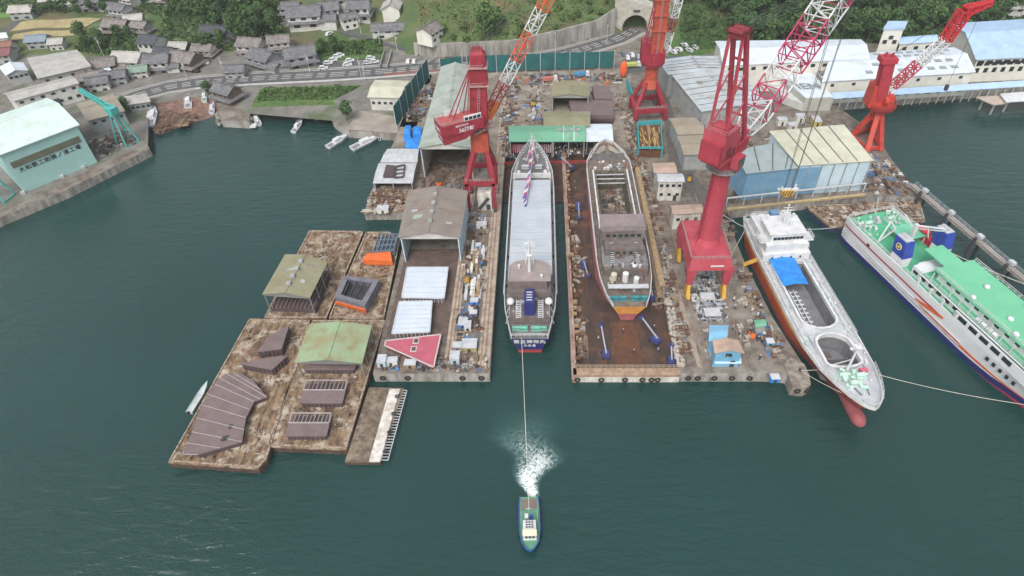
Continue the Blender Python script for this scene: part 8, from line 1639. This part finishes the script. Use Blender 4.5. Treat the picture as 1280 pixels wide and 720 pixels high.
for i in range(20):    # long profiles stacked on the pier
    x = -21 + rt.random() * 4; y = 118 + rt.random() * 20; mb = MB(); L_ = rt.uniform(3, 6); mb.b0(x - .35, x + .35, y, y + L_, LZ + .1, LZ + rt.uniform(.4, .9)); solo(mb, 'profile_bundle', [W_CREAM, LGREY, WOOD][i % 3], '%s bundle of long profiles lying between the crane rails' % ['cream', 'grey', 'timber'][i % 3], 'profile bundle', (x, y, LZ), '%s profile bundles between the crane rails' % ['cream', 'grey', 'timber'][i % 3])
def forklift(label, px, rz, c_):
    X, Y = g(*px); t = thing('forklift', label, 'forklift', (X, Y, LZ), R(rz)); part(t, 'body', c_, lambda mb: tumb(mb, -1.3, .6, .6, .35, 1.2, .1, 0, .05)); part(t, 'roof_guard', DARK, lambda mb: (mb.b0(-.7, .5, -.55, .55, 2.05, 2.12), [mb.beam((x, y, 1.2), (x, y, 2.05), .08) for x in (-.65, .45) for y in (-.5, .5)])); part(t, 'mast', DARK, lambda mb: ([mb.beam((.75, y, .2), (.75, y, 2.4), .12) for y in (-.35, .35)], [mb.b0(.8, 1.9, y - .07, y + .07, .25, .32) for y in (-.3, .3)]))
    for x in (-.9, .4):
        for sg in (-1, 1): part(t, 'wheel', BLACK, lambda mb: mb.tube((x, sg * .5, .3), (x, sg * .72, .3), .3, 10))
forklift('yellow forklift on the left pier between the crane rails', (585, 350), 80, YELL); forklift('orange forklift on the open road strip of the right pier', (938, 420), 100, ORANGE); forklift('yellow forklift in the middle of the steel yard', (668, 132), 10, YELL); forklift('yellow forklift on the dark road right of the timber bin', (862, 225), 70, YELL); forklift('orange forklift in front of the long shed opening', (548, 232), 150, ORANGE)
def pallet(label, px, grp, m):
    X, Y = g(*px); t = thing('loaded_pallet', label, 'pallet', (X, Y, LZ), R(rt.choice([0, 90, 12])), grp); part(t, 'pallet_base', WOOD, lambda mb: [mb.b0(-.7, .7, y - .12, y + .12, 0, .14) for y in (-.5, 0, .5)] + [mb.b0(x - .1, x + .1, -.65, .65, .14, .18) for x in (-.6, -.3, 0, .3, .6)]); part(t, 'load', m, lambda mb: [mb.b0(x, x + .62, y, y + .55, .18, .18 + h_) for x, y, h_ in ((-.65, -.6, .7), (0, -.6, .9), (-.65, 0, .5), (.02, 0, .7))])
for i in range(10): pallet('pallet with cream sacks on the open strip of the right pier', (rt.uniform(915, 945), rt.uniform(370, 455)), 'sack pallets on the right pier', BAG)
for i in range(8): pallet('pallet with grey boxes on the pale ground of the steel yard', (rt.uniform(655, 680), rt.uniform(115, 150)), 'box pallets in the steel yard', LGREY)
for i in range(14): X, Y = g(rt.uniform(640, 760), rt.uniform(100, 106)); mb = MB(); [mb.tube((X + (k - 1) * .45, Y, LZ), (X + (k - 1) * .45, Y, LZ + 1.5), .19, 7) for k in range(3)]; solo(mb, 'gas_bottles', [ORANGE, W_GREY][i % 2], '%s rack of upright gas bottles along the net fence' % ['orange', 'grey'][i % 2], 'gas bottles', (X, Y, LZ), '%s gas bottle racks along the net fence' % ['orange', 'grey'][i % 2])
for i in range(12): c_, h_ = [('navy', 'white'), ('grey', 'white'), ('white', 'yellow')][i % 3]; person((rt.uniform(915, 950), rt.uniform(370, 455)), LZ, c_, h_, 'person in %s clothes with %s helmet working on the right pier' % (c_, h_), 'workers in %s on the right pier' % c_)
for i in range(9): c_, h_ = [('navy', 'white'), ('grey', 'white'), ('white', 'yellow')][i % 3]; person((rt.uniform(655, 685), rt.uniform(110, 150)), LZ, c_, h_, 'person in %s clothes with %s helmet walking in the steel yard' % (c_, h_), 'workers in %s in the steel yard' % c_)
for i in range(6): c_, h_ = [('navy', 'white'), ('grey', 'white')][i % 2]; person((rt.uniform(745, 830), rt.uniform(410, 452)), DF, c_, h_, 'person in %s clothes with %s helmet on the dock floor by the gate' % (c_, h_), 'workers in %s on the dock floor' % c_)
# orange stand-up buoy boat
t = wt('orange_float', 'bright orange upright float standing at the roadside beside the net fence', 'float', (*g(779, 96), LZ)); BM(t, 'body', mat('float_orange', (.75, .12, .04)), lambda mb: mb.ball((*g(779, 96), LZ + 3.2), 1, 12, 9, 0, (1.5, 1.2, 3.3))); BM(t, 'base', RUST, lambda mb: mb.box((*g(779, 96), LZ + .2), (2, 2, .4)))
# tyre fenders on the quay faces
def tyre(x, y, z, ax, lab, grp):
    mb = MB(); mb.torus((x, y, z), .55, .2, ax, 14, 6); solo(mb, 'tyre_fender', BLACK, lab, 'tyre fender', (x, y, z), grp)
for x in (-38.5, -32.5, -19.5, -15): tyre(x, 94.2, 1.6, 'y', 'black tyre fender hanging on the front wall of the left pier', 'tyre fenders on the left pier front')
for x in (7.5, 13, 18.5, 22.5, 24.6, 26): tyre(x, 93.9, 1.3, 'y', 'black tyre fender hanging on the white dock gate', 'tyre fenders on the dock gate')
for x in (33, 35.2, 39, 43, 47): tyre(x, 94.2, 1.5, 'y', 'black tyre fender hanging on the front wall of the right pier', 'tyre fenders on the right pier front')
for k in range(0, 7, 2): p = V2(g(489, 565, 1.5)).lerp(V2(g(503, 496, 1.5)), k / 6); mb = MB(); mb.torus((p.x - 1.2, p.y, 1.75), .38, .15, 'z', 12, 6); solo(mb, 'tyre_fender', BLACK, 'black tyre lying on the white edge of the narrow pontoon', 'tyre fender', (p.x - 1.2, p.y, 1.7), 'tyres on the narrow pontoon')
for p_ in ((56.5, 90.2, 2), (58.6, 90.3, 2), (60, 94, 1.8)): tyre(*p_, 'y' if p_[1] < 92 else 'x', 'black tyre fender on the rounded pier end dolphin', 'tyre fenders on the pier end dolphin')
# pier head mass, light front face, bags
t = wt('pier_head_dolphin', 'rounded pale concrete dolphin at the tip of the right pier', 'dolphin', (57.3, 94, 0)); BM(t, 'body', mat('dolphin', (.28, .25, .215), (.14, .12, .10), s=.7), lambda mb: mb.prism([(55.2, 90.6), (58, 90.2), (59.3, 91), (59.8, 94), (59.6, 97), (57, 99), (55, 97)], -1.5, LZ + .35)); BM(t, 'bollard', DARK, lambda mb: mb.tube((58, 95, LZ + .3), (58, 95, LZ + 1), .3, 8))
r9 = random.Random(5)
mb = MB()
for k in range(150): y = 96.5 + r9.random() * 34; mb.ball((31.6 + r9.uniform(-.9, .9), y, LZ + r9.uniform(.1, .6)), r9.uniform(.35, .6), 6, 4, 0, (1, 1.3, .7))
stuff(solo(mb, 'sandbags', BAG, 'long heap of pale sandbags along the top of the right dry dock wall', 'sandbags', (31.6, 113, LZ)))
# quay front rail by the warehouses
t = wt('quay_fender_beam', 'tan fender beam with white railing along the quay in front of the warehouses', 'railing', (75, 159, LZ)); a, b = Vector((54.5, 156.6, LZ + .2)), Vector((97, 163.2, LZ + .2)); BM(t, 'beam', mat('fender_tan', (.42, .33, .18), (.30, .23, .14), s=.8), lambda mb: mb.beam(a, b, 1.0, .6)); BM(t, 'railing', LGREY, lambda mb: (mb.beam(a + Vector((0, 1.6, 3)), b + Vector((0, 1.6, 3)), .5, .3), [mb.beam(a.lerp(b, k / 8) + Vector((0, 1.6, 0)), a.lerp(b, k / 8) + Vector((0, 1.6, 3)), .3) for k in range(9)]))
t = wt('gangway', 'yellow brown gangway from the right pier across to the white decked ship', 'gangway', (*g(925, 322, 4), 3)); BM(t, 'walkway', YELL, lambda mb: mb.beam((53.6, 131.5, 3.4), (57.0, 131.5, 5.3), 1.3, .25))
# mooring ropes
rope('mooring_rope', 'rope from the pier dolphin to the side of the white decked ship, upper one', [(58, 95, 3.6), (*g(1022, 462, 6), 6)], .055, .2); rope('mooring_rope', 'rope from the pier dolphin to the bow of the white decked ship, lower one', [(58, 95, 3.6), (*g(1052, 491, 7), 7)], .055, .3)
rope('mooring_rope', 'long rope from the ship bow across the water to the ferry bow', [(*g(1097, 468, 7.5), 7.5), (*g(1290, 507, 7), 7)], .055, .8); rope('mooring_rope', 'rope from the ferry funnel side across to the pipe jetty', [(*g(1187, 315, 7.5), 7.5), (*g(1300, 362, 5), 5)], .08, .4)
rope('mooring_rope', 'rope from the quay corner down to the stern of the white decked ship', [(*g(895, 262, 3.5), 3.5), (*g(932, 285, 6), 6)], .08, .3); rope('mooring_rope', 'rope from the right pier up to the quarter of the white decked ship', [(*g(914, 318, 3.5), 3.5), (*g(931, 288, 6), 6)], .055, .2); rope('mooring_rope', 'rope from the ship stern to the littered steel barge', [(*g(1000, 286, 6), 6), (*g(1045, 284, 3), 3)], .08, .4)
# poles and lamps
def pole(px, h, label, grp, arm=True):
    X, Y, Z = gt(*px); t = thing('street_lamp' if arm else 'utility_pole', label, 'street lamp' if arm else 'utility pole', (X, Y, Z), 0, grp); part(t, 'pole', LGREY, lambda mb: mb.tube((0, 0, 0), (0, 0, h), .15, 6, .1)); 
    if arm: part(t, 'arm', LGREY, lambda mb: mb.beam((0, 0, h), (0, -1.6, h + .3), .12)); part(t, 'lamp', WHITE, lambda mb: mb.box((0, -1.8, h + .25), (.3, .8, .15)))
    else: part(t, 'crossarm', GREY, lambda mb: [mb.beam((-1, 0, h - k), (1, 0, h - k), .14) for k in (.4, 1.2)]); part(t, 'transformer', LGREY, lambda mb: mb.tube((.35, 0, h - 3), (.35, 0, h - 2), .3, 8))
for px in ((660, 75), (694, 66), (758, 57)): pole(px, 9, 'tall thin street lamp standing along the road below the retaining wall', 'street lamps along the road below the wall')
for px in ((452, 98), (457, 104), (388, 92)): pole(px, 9, 'grey utility pole beside the main road near the car park', 'utility poles near the car park', False)
for px in ((282, 97), (235, 100), (130, 70), (452, 44), (497, 66), (476, 60)): pole(px, 9, 'grey utility pole standing among the houses', 'utility poles among the houses', False)
t = wt('roadside_wall', 'low stepped concrete walls of the lot between the car park and the net fence', 'wall', (*g(500, 85), LZ)); BM(t, 'wall', PAV, lambda mb: [mb.beam((*g(*a), LZ + .7), (*g(*b), LZ + .7), .4, 1.4) for a, b in (((484, 87), (490, 66)), ((530, 84), (545, 76)), ((475, 86), (481, 66)))])
t = wt('road_barrier', 'pale guard rail along the shore side of the main road', 'guard rail', (*g(370, 104), LZ)); P_ = offs(RP, -7.3); BM(t, 'rail', WHITE, lambda mb: [mb.beam((*a, LZ + .7), (*b, LZ + .7), .12, .35) for a, b in zip(P_[3:9], P_[4:9])])
# stone shore of the timber house and quay wall edge
mb = MB(); r10 = random.Random(9)
for k in range(120): p = g(r10.uniform(272, 314), r10.uniform(140, 154), 1.2); mb.ball((*p, r10.uniform(.2, 2.0)), r10.uniform(.6, 1.3), 6, 4, r10.randrange(2), (1, 1, .7))
stuff(solo(mb, 'shore_rocks', [mat('rock', (.19, .175, .15), (.12, .11, .10), s=1), CONC], 'heap of brown grey rocks on the shore under the timber house', 'rocks', (*g(292, 148, 1), 0)))
